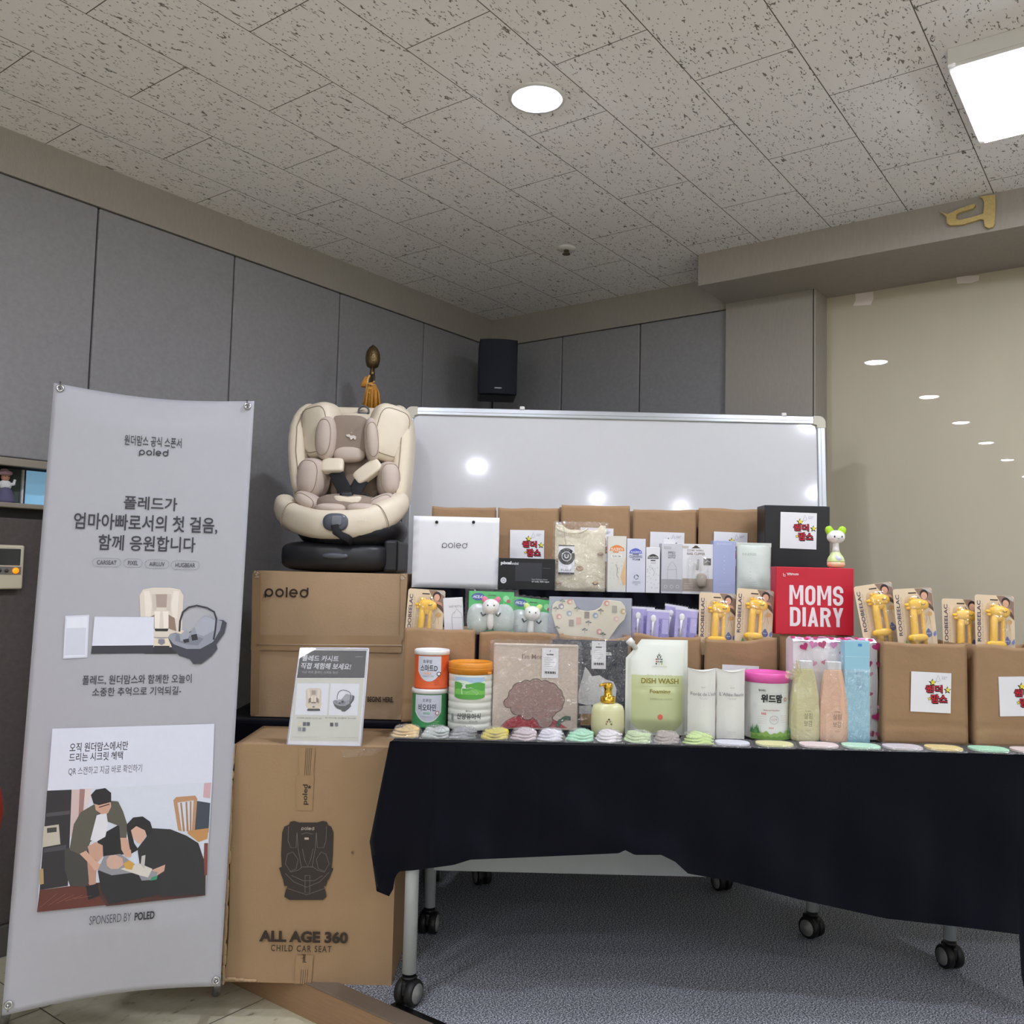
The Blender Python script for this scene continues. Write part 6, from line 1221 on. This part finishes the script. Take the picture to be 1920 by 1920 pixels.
# fabric packs in clear film
def flat_pack(name, label, x0, x1, y0, Y, m, th, lean, seed, cat='fabric bag'):
    t, hw, h = front(name, label, cat, x0, x1, y0, Y, TT + .001); t.rotation_euler = (math.radians(lean), 0, 0)
    b = B(); b.box(-hw + .006, hw - .006, -.001, th, .002, h - .008, m, bev=.004, seg=3); b.obj('fabric_bag', t); return t, hw, h
M_LINEN = mat('oat_linen', (204, 188, 172), rough=.85, var=.05, scale=60, bump=.2, bscale=500); M_CHAR = mat('charcoal_fabric', (58, 62, 72), rough=.85, var=.06, scale=60, bump=.2, bscale=500)
tb_, hw, h = flat_pack('fabric_pack', 'charcoal fabric bag with white patch and hang tag in crinkled film', 1032, 1181, 1196, 2.755, M_CHAR, .02, -2, 41)
fm = facemap(tb_, -.001); rm = rectmap(fm); p = P(-.001)
p.poly([fm(*q) for q in ((1084, 1300), (1092, 1270), (1097, 1250), (1104, 1258), (1110, 1268), (1124, 1266), (1136, 1274), (1150, 1278), (1156, 1292), (1154, 1312), (1140, 1320), (1100, 1322), (1084, 1318))], '#d3d4d2'); p.poly([fm(*q) for q in ((1086, 1324), (1108, 1322), (1112, 1332), (1108, 1338), (1086, 1338))], '#c9cac8'); p.poly([fm(*q) for q in ((1088, 1338), (1112, 1338), (1112, 1360), (1088, 1360))], '#b08f5e')
p.text('Mongza', *rm(1107, 1220, 1147, 1231), '#cfd0ce', bold=.035); p.text('say', *rm(1106, 1206, 1116, 1215), '#b9bab8', bold=.02); p.obj('fabric_print', tb_)
def hangtag(t, g, seed, str_top):
    b = B(); b.box(g[0], g[2], -.0045, -.0035, g[1], g[3], M_STK, bev=.0003); o = b.obj('hang_tag', t); p = P(-.0045, start=.0002); w = g[2] - g[0]; hh_ = g[3] - g[1]
    p.disc((g[0] + g[2]) / 2, g[3] - .10 * hh_, .0018, '#26262a', n=10); p.rect(g[0] + .28 * w, g[3] - .24 * hh_, g[0] + .7 * w, g[3] - .20 * hh_, '#3a3a40')
    for k in range(5): p.rect(g[0] + .14 * w, g[3] - (.34 + .07 * k) * hh_, g[0] + (.5 + .3 * ((k * 7) % 3) / 2) * w, g[3] - (.325 + .07 * k) * hh_, '#a7a7ae')
    for k in range(14): x = g[0] + (.16 + .68 * k / 14) * w; p.rect(x, g[1] + .14 * hh_, x + (.022 + .018 * (k * 5 % 3)) * w, g[1] + .22 * hh_, '#2c2c30')
    p.obj('tag_print', o); return o
hangtag(tb_, rm(1109, 1202, 1136, 1254), 1, 0); wrap(tb_, -hw - .003, hw + .002, .001, h + .003, -.008, 41, FILM3, amp=.006)
tb_, hw, h = flat_pack('fabric_pack', 'oat linen bag printed with a brown cloud and red shape, in crinkled film', 921, 1088, 1203, 2.70, M_LINEN, .022, -2.5, 42)
fm = facemap(tb_, -.001); rm = rectmap(fm); p = P(-.001)
p.text("I'm Mon", *rm(979, 1226, 1018, 1236), '#8a6e64', bold=.02); x, z = fm(1004, 1312); k_ = 2.70 / F_PX
p.poly([fm(*q) for q in ((937, 1365), (948, 1352), (964, 1344), (985, 1340), (1005, 1340), (1030, 1345), (1048, 1355), (1064, 1365))], '#b02a38'); p.line([fm(*q) for q in ((937, 1365), (948, 1352), (964, 1344), (985, 1340), (1005, 1340), (1030, 1345), (1048, 1355))], .0016, '#5a1c24')
def cloud(grow, col):
    p.disc(x, z, (43 + grow) * k_, col, rz=(29 + grow) * k_)
    for a_, rr0 in ((0, 12), (.42, 12), (.8, 13), (1.15, 12), (1.57, 13), (2.0, 12), (2.4, 13), (2.8, 11), (3.25, 12), (3.8, 13), (4.35, 13), (4.9, 13), (5.4, 12), (5.9, 12)):
        p.disc(x + 41 * k_ * math.cos(a_), z + 25 * k_ * math.sin(a_), (rr0 + grow) * k_, col)
    p.disc(x - 50 * k_, z - 7 * k_, (8 + grow) * k_, col); p.disc(x + 18 * k_, z - 36 * k_, (14 + grow) * k_, col)
cloud(1.4, '#4a3634'); cloud(0, '#9b7b74')
p.line([fm(*q) for q in ((1044, 1362), (1050, 1352), (1060, 1346), (1070, 1347))], 8 * k_, '#3d5c4c'); p.obj('fabric_print', tb_)
b = B(); b.box(-hw + .008, hw - .008, -.0022, -.0008, h - .016, h - .013, mat('linen_hem', (186, 172, 156), rough=.9)); b.obj('hem', tb_)
hangtag(tb_, rm(1016, 1215, 1047, 1271), 2, 0); wrap(tb_, -hw - .005, hw + .004, .001, h + .003, -.009, 42, FILM3, amp=.007)

# pump bottle
M_SOAP = mat('pale_olive_bottle', (206, 205, 160), rough=.3, var=.03, coat=.3); M_GOLDM = mat('polished_gold', (232, 188, 76), metal=1, rough=.14)
px_ = at(1140, 1330, 2.63).x; t = thing('pump_bottle', 'pale olive soap bottle with a shiny gold pump before the charcoal pack', 'bottle', (px_, 2.635, TT + .001))
k_ = 2.635 / F_PX; W_ = 31 * k_; zs = at(1140, 1318, 2.635).z - TT
B().lathe([(W_ * .86, 0), (W_ * .95, .004), (W_, .03), (W_ * .98, zs - .022), (W_ * .88, zs - .008), (W_ * .6, zs - .001), (W_ * .30, zs), (W_ * .30, zs + .003)], M_SOAP, 40, sy=.72).obj('bottle_body', t)
b = B(); b.lathe([(.0215, zs + .001), (.0225, zs + .004), (.0225, zs + .017), (.019, zs + .019), (.012, zs + .020), (.0115, zs + .040), (.014, zs + .042), (.014, zs + .054), (.010, zs + .058), (.002, zs + .059)], M_GOLDM, 28); b.sweep([(0, 0, zs + .052), (-.012, -.004, zs + .054), (-.022, -.007, zs + .052), (-.026, -.009, zs + .048)], [(.007, .005), (.006, .0045), (.004, .004), (.003, .003)], M_GOLDM, 12); b.obj('pump', t)
p = P(-W_ * .72 * .985, start=.0); z0 = .045
for dx, dz, c in ((-.006, -.004, '#6a4a4a'), (0, -.004, '#a08a6a'), (.006, -.004, '#5a5a40'), (-.004, .003, '#9a5a50'), (.003, .003, '#7a7a50'), (0, .009, '#3a3a3a')): p.disc(dx, z0 + dz, .0028, c, n=8)
p.line([(-.009, z0 - .008), (-.009, z0 + .002), (0, z0 + .013), (.009, z0 + .002), (.009, z0 - .008)], .0009, '#6a5a4a'); p.rect(-.008, z0 - .018, .008, z0 - .0165, '#9a946a'); p.obj('bottle_print', t)

# dish wash pouch
t, hw, h = front('refill_pouch', 'large translucent dish wash pouch with corner spout, half full of pale green liquid', 'pouch', 1173, 1289, 1199, 2.685, TT + .001)
M_PCH = mat('frosted_pouch_film', (226, 231, 222), rough=.35, var=.02, bump=.2, bscale=22, coat=.2); M_LIQ = mat('pale_green_liquid', (198, 206, 158), rough=.3, var=.03, coat=.3)
fm = facemap(t); rm = rectmap(fm)
def cutx(s, q):
    """Left edge steps in towards the spout near the top."""
    zc = .80
    l = -hw + (max(0, (q - zc) / (1 - zc)) ** .9) * hw * .50; return l + (hw - l) * s
def pf(side):
    def g(s, q):
        full = .034 * math.sin(PI * min(1, max(0, s))) ** .6 * (1 - max(0, (q - .45) / .55)) ** .7 * min(1, .5 + q * 3)
        e = min(s, 1 - s) * 2 * hw
        if e < .009 or q > .955: full = min(full, .0012)
        return (cutx(s, q), side * full + .002 * math.sin(8 * s + 6 * q) * math.sin(PI * s) * (q > .5), h * q)
    return g
b = B(); b.grid(pf(-1), 44, 44, M_PCH); b.grid(pf(1), 30, 30, M_PCH); b.obj('pouch_body', t)
b = B(); f0 = pf(-1)
def liq(s, q):
    s2 = .085 + .83 * s; qq = .03 + (.60) * q; corner = max(0, .22 - q) / .22; s2 = .5 + (s2 - .5) * (1 - .42 * corner ** 1.6); a = f0(s2, qq); return (a[0], a[1] - .0012, a[2])
b.grid(liq, 36, 30, M_LIQ); b.obj('liquid', t)
x, z = fm(1184, 1206); b = B(); M_ = Matrix.Translation((x, 0, z)) @ Matrix.Rotation(math.radians(-42), 4, 'Y'); b.lathe([(.008, -.022), (.008, -.004), (.0115, -.004), (.0115, .012), (.010, .014), (.001, .014)], mat('white_spout', (228, 230, 226), rough=.4), 20, M=M_); b.obj('spout', t)
p = P(-.0352, start=.0)
cx, cz = fm(1232, 1236)
for dx, dz, c in ((-.007, -.004, '#c85040'), (-.002, -.004, '#8a8a90'), (.004, -.004, '#6a6a80'), (.0085, -.004, '#5a7a40'), (-.008, .003, '#b04a40'), (-.003, .004, '#4a4a58'), (.003, .004, '#7a6a8a'), (.008, .003, '#4a6a40'), (-.004, .010, '#3a3a44'), (.004, .010, '#5a5a50'), (0, .015, '#33333a'), (-.008, -.010, '#30303a'), (.008, -.010, '#a8b050'), (0, -.010, '#c9c9d0')): p.rect(cx + dx - .002, cz + dz - .0024, cx + dx + .002, cz + dz + .0024, c)
p.line([(cx, cz + .016), (cx, cz + .023)], .0012, '#4a4a50'); p.line([(cx - .007, cz + .012), (cx - .003, cz + .018), (cx, cz + .014), (cx + .003, cz + .018), (cx + .007, cz + .012)], .0012, '#5a5a60')
M_GL = mat('gold_foil_print', (150, 140, 60), metal=.7, rough=.25, var=.3, scale=60)
p.text('DISH WASH', *rm(1199, 1269, 1268, 1279), None, bold=.02, m=M_GL); p.text('Foaming', *rm(1215, 1290, 1253, 1299), None, bold=.02, m=M_GL); p.text('LEMONNIER', *rm(1219, 1246, 1247, 1249), '#c3c8b8', bold=.01); p.line([fm(1201, 1284), fm(1267, 1284)], .0007, '#8a8a70'); p.text('Baby & Dish wash', *rm(1210, 1262, 1256, 1265), '#b0b5a4'); p.text('500ml refill', *rm(1215, 1306, 1256, 1309), '#a9ae88')
p.disc(*fm(1234, 1341), .0082, '#d8705a'); p.obj('pouch_print', t)

# two white lens-shaped boxes
M_LENSBOX = mat('white_matte_carton', (224, 224, 218), rough=.6, var=.02)
def lens_box(label, x0, x1, y0, Y, txt, tw):
    t, hw, h = front('curved_carton', label, 'box', x0, x1, y0, Y, TT + .001)
    n = 20; d = .024
    def sec(k): s = k / n; return (-hw + 2 * hw * s, -d * math.sin(PI * s))
    b = B()
    def topz(s): return h - .0085 * math.sin(PI * s)
    b.grid(lambda s, q: (-hw + 2 * hw * s, -d * math.sin(PI * s) * (1 - .15 * abs(2 * q - 1) ** 4), topz(s) * q + .006 * math.sin(PI * s) * (1 - q)), 20, 12, M_LENSBOX); b.grid(lambda s, q: (hw - 2 * hw * s, d * math.sin(PI * s), topz(s) * q + .004 * math.sin(PI * s) * (1 - q)), 20, 8, M_LENSBOX)
    b.grid(lambda s, q: (-hw + 2 * hw * s, d * math.sin(PI * s) * (2 * q - 1), topz(s) - .006 * (1 - (2 * q - 1) ** 2) * math.sin(PI * s)), 20, 6, M_LENSBOX); b.grid(lambda s, q: (-hw + 2 * hw * s, d * math.sin(PI * s) * (2 * q - 1), .004 * math.sin(PI * s) + .001), 20, 4, M_LENSBOX); b.obj('carton_body', t)
    p = P(0); y0_ = p.lay
    def lay(pts, fs, col, m=None):
        p.k += p.eps; p.add([(x, -d * math.sin(PI * min(1, max(0, (x + hw) / (2 * hw)))) - p.k - .0024, z) for x, z in pts], fs, m or ink(col)); return p
    p.lay = lay
    p.text('IRISE', -.006, h - .056, .006, h - .053, '#a8a8ac', bold=.01); p.text(txt, -tw[0], h - .079, tw[1], h - .069, '#77777c', bold=-.004); p.rect(-.013, h - .086, .014, h - .0853, '#b4b4b8'); p.rect(-.010, h - .0885, .011, h - .0878, '#b4b4b8'); p.line([(.0, h - .108), (.002, h - .105)], .0006, '#b4b4b8'); p.rect(-.012, .024, .012, .0246, '#9a9a9e'); p.rect(-.010, .019, .012, .0196, '#bdbdc2')
    p.obj('carton_print', t); return t
lens_box("white curved carton lettered Foret de L'aube, nearest the dish wash pouch", 1289, 1341.5, 1252, 2.632, "Forêt de L'aub", (.034, .041)); lens_box('white curved carton lettered in grey, beside the pink-lidded tin', 1342, 1396, 1253, 2.638, "L'Allée fleurie", (.034, .038))

# pink-lidded tin
yc3 = 2.69; h3 = at(1437, 1259, yc3).z - TT - .001
t, R = tin('white tin with a bright pink lid and green meadow print', 1437, 81, yc3, TT + .001, h3, mat('white_tin', (222, 226, 222), rough=.35, var=.02), mat('bright_pink_lid', (232, 96, 178), rough=.35, coat=.3, var=.03), .028, lidr=1.02)
p = P(0, R=R, start=.0006); p.text('맘스위드', -.041, h3 - .052, -.020, h3 - .046, '#4a4a4e', bold=.03); p.text('위드맘', -.034, h3 - .085, .030, h3 - .060, '#1d1d20', bold=.04); p.ring(.042, h3 - .075, .003, .0062, '#b58a70'); p.rect(-.05, h3 - .0565, .055, h3 - .0560, '#c3c8c6'); p.rect(-.05, h3 - .0905, .055, h3 - .0898, '#eef0ef')
p.text('Balanced Nutrition', -.026, h3 - .108, .020, h3 - .104, '#a4585e', bold=.01); p.text('초유맘', -.033, h3 - .120, -.019, h3 - .113, '#cf4a58', bold=.03); p.ring(.003, h3 - .134, .0115, .0125, '#9aa0a0'); p.text('1단계', -.005, h3 - .136, .011, h3 - .130, '#c8a0a4', bold=.01); p.text('산양유', -.012, h3 - .160, .002, h3 - .155, '#cf5a64', bold=.02)
for k in range(4): p.rect(-.042, h3 - .126 - .006 * k, -.018, h3 - .1254 - .006 * k, '#c0a4a6'); p.rect(.022, h3 - .122 - .006 * k, .044, h3 - .1214 - .006 * k, '#c0a4a6')
r5 = random.Random(5)
p.cols(-.062, .062, lambda s: .004, lambda s: .022 + .008 * abs(2 * s - 1) + .0025 * math.sin(40 * s) + .002 * math.sin(23 * s), '#8cb25c', n=60); p.cols(-.062, .062, lambda s: .003, lambda s: .012 + .004 * abs(2 * s - 1) + .002 * math.sin(50 * s + 1), '#6f9a44', n=60)
for k in range(16):
    x = -.060 + .022 * r5.random() if k < 11 else .045 + .015 * r5.random(); hh_ = .012 + .014 * r5.random(); p.poly([(x - .003, .022), (x + .003, .022), (x, .024 + hh_)], ('#4f8a52', '#6aa060', '#3f7a4a')[k % 3])
p.obj('tin_print', t)

# two bottles, light blue box and heart-print pack
M_CAP = mat('pearl_white_cap', (214, 214, 218), rough=.3, coat=.3)
def flat_bottle(label, x0, x1, y0, Y, m, col):
    t, hw, h = front('shower_bottle', label, 'bottle', x0, x1, y0, Y, TT + .001, py1=1340); ch = 15 * Y / F_PX; hb = h - ch; b = B(); n = 12
    prof = [(.86, 0), (.98, .02), (1.0, .10), (1.0, .35), (.93, .60), (.72, .86), (.60, .97), (.54, 1.0)]
    def sec(w, dd, z):
        c = .34 * w; e = .5 * dd
        return [(-w, -e, z), (-w + c, -dd, z), (w - c, -dd, z), (w, -e, z), (w, e, z), (w - c, dd, z), (-w + c, dd, z), (-w, e, z)]
    vs = []; fs = []
    for w, z in prof: vs += sec(hw * w, .019 * (.7 + .3 * w), hb * z)
    for j in range(len(prof) - 1):
        for i in range(8): fs.append((j * 8 + i, j * 8 + (i + 1) % 8, (j + 1) * 8 + (i + 1) % 8, (j + 1) * 8 + i))
    fs += [tuple(range(8))[::-1], tuple(range(len(vs) - 8, len(vs)))]; b.add(vs, fs, m); b.obj('bottle_body', t, bev=.0015)
    b = B(); b.box(-hw * .50, hw * .50, -.0125, .0125, hb, h, M_CAP, bev=.002, seg=3); b.obj('cap', t)
    p = P(-.0191, start=.0003)
    x = hw * .12
    p.text('BASIC RECIPE', x - .008, .087, x + .008, .090, col, bold=.01); p.text('살림', x - .0125, .066, x + .0125, .083, col, bold=.004); p.text('보감', x - .0125, .044, x + .0125, .061, col, bold=.004); p.rect(x - .007, .033, x + .009, .0337, col); p.rect(x - .006, .0305, x + .006, .031, col); p.obj('bottle_print', t); return t
flat_bottle('pale green faceted bottle with white cap in a clear bag', 1481, 1535, 1238, 2.645, mat('pale_green_bottle', (204, 200, 150), rough=.4, var=.03, coat=.2), '#7a7a50'); flat_bottle('peach faceted bottle with white cap in a clear bag', 1536, 1588, 1240, 2.64, mat('peach_bottle', (224, 180, 152), rough=.4, var=.03, coat=.2), '#8a6450')
t = thing('clear_gift_bag', 'crumpled clear bag over the pale green and peach bottles', 'plastic bag', (at(1530, 1300, 2.62).x, 2.615, TT + .001)); fm = facemap(t); g0 = fm(1478, 1392); g1 = fm(1600, 1392); gt = fm(1530, 1200)[1]
r6 = random.Random(6)
def gb(s, q):
    w = 1 - .10 * q; n = (.005 * math.sin(13 * s + 9 * q) * math.sin(11 * q - 5 * s + 1) + .006 * math.sin(27 * s + 4 * q) * q) * (q > .3)
    tz = gt * (1 - .25 * abs(2 * s - 1.1) ** 2); return (g0[0] + (g1[0] - g0[0]) * (.5 + (s - .5) * w), -.006 + n + .01 * q + .03 * (2 * abs(s - .5)) ** 4, tz * q)
b = B(); b.grid(gb, 40, 40, film('crumpled_bag_film', fog=.03, gl=.13, rough=.06, bump=.7, bscale=20)); b.obj('bag_film', t)
kn = B(); a = fm(1502, 1266)
def fan(s, q):
    an = 1.75 + 1.75 * s; L_ = (.044 + .007 * math.sin(9 * s + 1) + .003 * math.sin(31 * s)) * (.12 + .88 * q)
    return (a[0] + L_ * math.cos(an), -.014 + .006 * math.sin(34 * s) * (.3 + q) + .004 * math.sin(13 * s + 5 * q), a[1] + .9 * L_ * math.sin(an))
kn.grid(fan, 60, 10, film('yellowed_film', fog=.35, gl=.2, rough=.12, bump=.8, bscale=40, tint='#e6dfa6'))
kn.obj('twisted_top', t)
tbx, hw, h = carton('slim_carton', 'tall light blue carton in clear film before the heart-print pack', 'box', 1584, 1631, 1202, 2.63, TT + .001, .036, mat('light_blue_carton', (150, 202, 222), rough=.4, var=.02, coat=.2))
fm = facemap(tbx); rm = rectmap(fm); p = P(0); p.rect(*rm(1584.5, 1231, 1630.5, 1232), '#b4dcea'); p.rect(*rm(1609, 1207, 1616, 1212), '#3f8fd0'); p.text('간편보틀', *rm(1605, 1259, 1614, 1296), '#7fa4bc', bold=-.004, rot=1); p.text('Lab bottle box', *rm(1616, 1260, 1619, 1299), '#8fb0c4', rot=1); p.rect(*rm(1590, 1341, 1625, 1341.8), '#9cc8da'); p.obj('carton_print', tbx)
wrap(tbx, -hw - .006, hw + .004, .001, h * .72, -.006, 51, FILM, amp=.004)
t, hw, h = front('heart_pack', 'white soft pack printed with pink hearts behind the blue carton', 'pack', 1487, 1645, 1205, 2.682, TT + .001)
M_HP = mat('white_soft_film', (226, 222, 226), rough=.4, var=.03, bump=.3, bscale=18, coat=.2)
b = B()
def hp(s, q): return (-hw + 2 * hw * s, -.006 * math.sin(PI * s) * math.sin(PI * q) + .0025 * math.sin(11 * s + 8 * q) + .004 * (s > .85) * math.sin(9 * q), h * q)
b.grid(hp, 30, 30, M_HP); b.grid(lambda s, q: (-hw + 2 * hw * s, .07 * q, h + .012 * math.sin(PI * q) + .002 * math.sin(14 * s + 3 * q)), 24, 10, M_HP)
for sx in (-1, 1): b.grid(lambda s, q, sx=sx: (sx * hw + sx * .003 * math.sin(PI * s) * math.sin(PI * q), .07 * s, (h + .012 * math.sin(PI * s) + .002) * q), 8, 12, M_HP)
b.grid(lambda s, q: (hw - 2 * hw * s, .07, h * q), 6, 6, M_HP); b.box(-hw + .001, hw - .001, .001, .069, .0, .002, M_HP); b.obj('pack_body', t)
fm = facemap(t); p = P(-.009, start=.0)
for px, py, r, c, ro in ((1506, 1212, 8, '#b0286a', .5), (1523, 1208, 8, '#d07ab0', -.3), (1540, 1208, 8, '#b8246a', .3), (1561, 1209, 7, '#c97ab0', 0), (1579, 1223, 7, '#a8286a', .6), (1576, 1247, 6, '#c04a80', .2), (1641, 1212, 8, '#a8286a', .5), (1628, 1244, 6, '#a8286a', .2), (1646, 1245, 6, '#a0305a', -.2), (1629, 1300, 5, '#a8286a', -.4), (1641, 1343, 8, '#b02468', .4), (1524, 1243, 6, '#c88aa8', -.3), (1543, 1241, 5, '#c0607a', .4), (1630, 1263, 5, '#c88aa8', 0), (1632, 1375, 6, '#a0305a', .5), (1644, 1376, 5, '#c04a80', -.3), (1628, 1325, 4, '#d6a0bc', .1), (1646, 1325, 5, '#d6a0bc', .1), (1576, 1275, 5, '#c04a80', .3)):
    x, z = fm(px, py); p.heart(x, z, r * 2.72 / F_PX, c, ro)
p.obj('heart_print', t)
b = P(0); r8 = random.Random(8)
for k in range(26):
    x = -hw + 2 * hw * (k + .5) / 26 ; q = .15 + .6 * r8.random(); rad = .008; pts = [(x + rad * math.cos(2 * PI * i / 10), .07 * q + rad * .9 * math.sin(2 * PI * i / 10)) for i in range(10)]
    b.add([(a_, c_, h + .012 * math.sin(PI * min(1, max(0, c_ / .07))) + .0032) for a_, c_ in pts], [tuple(range(10))], ink(('#c82a6c', '#d67ab4', '#e6a6c8', '#b8246a')[k % 4]))
b.obj('top_hearts', t)

# ------------------------------------------------------------------ small packets along the front edge
def puffy(label, px, wpx, py, col, seed, Y=2.555, group='puffy cloth packets'):
    """Folded cloth sealed in a small clear bag."""
    q = at(px, 1380, Y); t = thing('cloth_packet', label, 'packet', (q.x, Y, TT + .001), (0, 0, random.Random(seed).uniform(-.12, .12)), group); r = random.Random(seed); W = wpx / 2 * Y / F_PX; H = .028; ph = [r.random() * 6 for _ in range(6)]
    m = mat('packet_cloth_' + col.lstrip('#'), col, rough=.85, var=.08, scale=60, bump=.4, bscale=120)
    b = B()
    def wob(p_):
        a = math.atan2(p_.y, p_.x); k = 1 + .10 * math.sin(3 * a + ph[0]) + .06 * math.sin(5 * a + ph[1]); z = p_.z * (1 + .25 * math.sin(60 * p_.x + ph[2]) * (p_.z > 0))
        return (p_.x * k, p_.y * k, z + .004 * math.sin(90 * p_.x + 60 * p_.y + ph[3]) * (p_.z > 0))
    for j in range(3): b.pillow((.003 * (j - 1), .004 * (j - 1), .006 + .0075 * j), (W * (.86 - .05 * j), .034 - .002 * j, .0062), m, .8, .8, nu=32, nv=10, fn=wob)
    b.v = [(x, y, max(.0006, z)) for x, y, z in b.v]; b.obj('folded_cloth', t)
    f = B()
    def fl(s, u):
        e = min(s, 1 - s, u, 1 - u); x = (-1.08 + 2.16 * s) * W; y = -.048 + .096 * u; d = max(0, 1 - (2 * s - 1) ** 2) ** .5 * max(0, 1 - (2 * u - 1) ** 2) ** .5
        return (x, y, .0012 + .031 * d ** .6 * min(1, e * 6) + (.003 * math.sin(37 * s + 21 * u + ph[4]) + .002 * math.sin(61 * s - 43 * u)) * min(1, e * 5) + .002 * (e == 0))
    f.grid(fl, 30, 20, film('packet_film', fog=.07, gl=.16, rough=.10, bump=.9, bscale=55)); f.obj('clear_bag', t); return t
for lab, px, w, py, col in (('amber puffy cloth packet at the table corner', 763, 60, 1375, '#d8b878'), ('grey-green puffy cloth packet second from the table corner', 818, 54, 1375, '#b4bcb8'), ('dark grey puffy cloth packet before the gold-lidded tin', 869, 54, 1375, '#85898c'), ('bright yellow puffy cloth packet beside the dark grey one', 928, 56, 1378, '#d2c244'), ('pale pinkish puffy packet before the linen pack', 984, 54, 1378, '#c4b4b8'), ('white puffy packet before the red shape of the linen pack', 1034, 54, 1378, '#dcdae2'), ('mint puffy packet beside the pump bottle', 1088, 54, 1380, '#a2dcba'), ('white puffy packet just before the pump bottle', 1142, 54, 1380, '#e0dade'), ('pale green puffy packet before the dish wash pouch', 1199, 56, 1382, '#bcd0a0'), ('taupe puffy packet before the dish wash pouch', 1250, 54, 1384, '#a69a92'), ('lime puffy packet before the first curved carton', 1309, 62, 1384, '#c2dc86')):
    puffy(lab, px, w, py, col, int(px))
def flat_packet(label, px, wpx, col, seed, Y=2.555, group='flat pad packets'):
    q = at(px, 1400, Y); r = random.Random(seed); W = wpx / 2 * Y / F_PX; t = thing('pad_packet', label, 'packet', (q.x, Y, TT + .001), (0, 0, r.uniform(-.05, .05) - .06), group)
    m = mat('pad_foam_' + col.lstrip('#'), col, rough=.8, var=.05, scale=60); b = B(); o8 = [(W * .84 * math.copysign(abs(math.cos(a)) ** .6, math.cos(a)), .036 * math.copysign(abs(math.sin(a)) ** .7, math.sin(a))) for a in [PI / 8 + PI / 12 * k for k in range(24)]]
    n = 24; b.add([(x, y, .0015) for x, y in o8] + [(x, y, .0075) for x, y in o8], [tuple(range(n))[::-1], tuple(range(n, 2 * n))] + [(i, (i + 1) % n, (i + 1) % n + n, i + n) for i in range(n)], m); b.obj('pad', t, bev=.001)
    ph = r.random() * 6; f = B(); f.grid(lambda s, u: ((-1.0 + 2.0 * s) * W + .012 * (u - .5), -.052 + .104 * u, .0010 + (.0085 + .001 * math.sin(20 * s + 9 * u + ph)) * min(1, 9 * min(s, 1 - s, u, 1 - u)) + .004 * (s > .93)), 24, 14, film('packet_film_flat', fog=.06, gl=.14, rough=.10, bump=.7, bscale=45)); f.obj('clear_bag', t); return t
for lab, px, w, col in (('white flat packet before the second curved carton', 1373, 74, '#d2d4dc'), ('pale yellow flat packet before the pink-lidded tin', 1452, 80, '#dcd89a'), ('pale pink flat packet before the two bottles', 1535, 82, '#e2d0ce'), ('mint flat packet before the light blue carton', 1614, 80, '#b8e2c6'), ('grey-lilac flat packet before the front kraft bag', 1692, 82, '#cfc6cc'), ('yellow flat packet before the stickered front bag', 1769, 76, '#e2cc84'), ('mint flat packet at the corner of the stickered bag', 1853, 80, '#a8e0bc'), ('pink flat packet cut off by the frame edge', 1930, 76, '#dccac8')):
    flat_packet(lab, px, w, col, int(px))
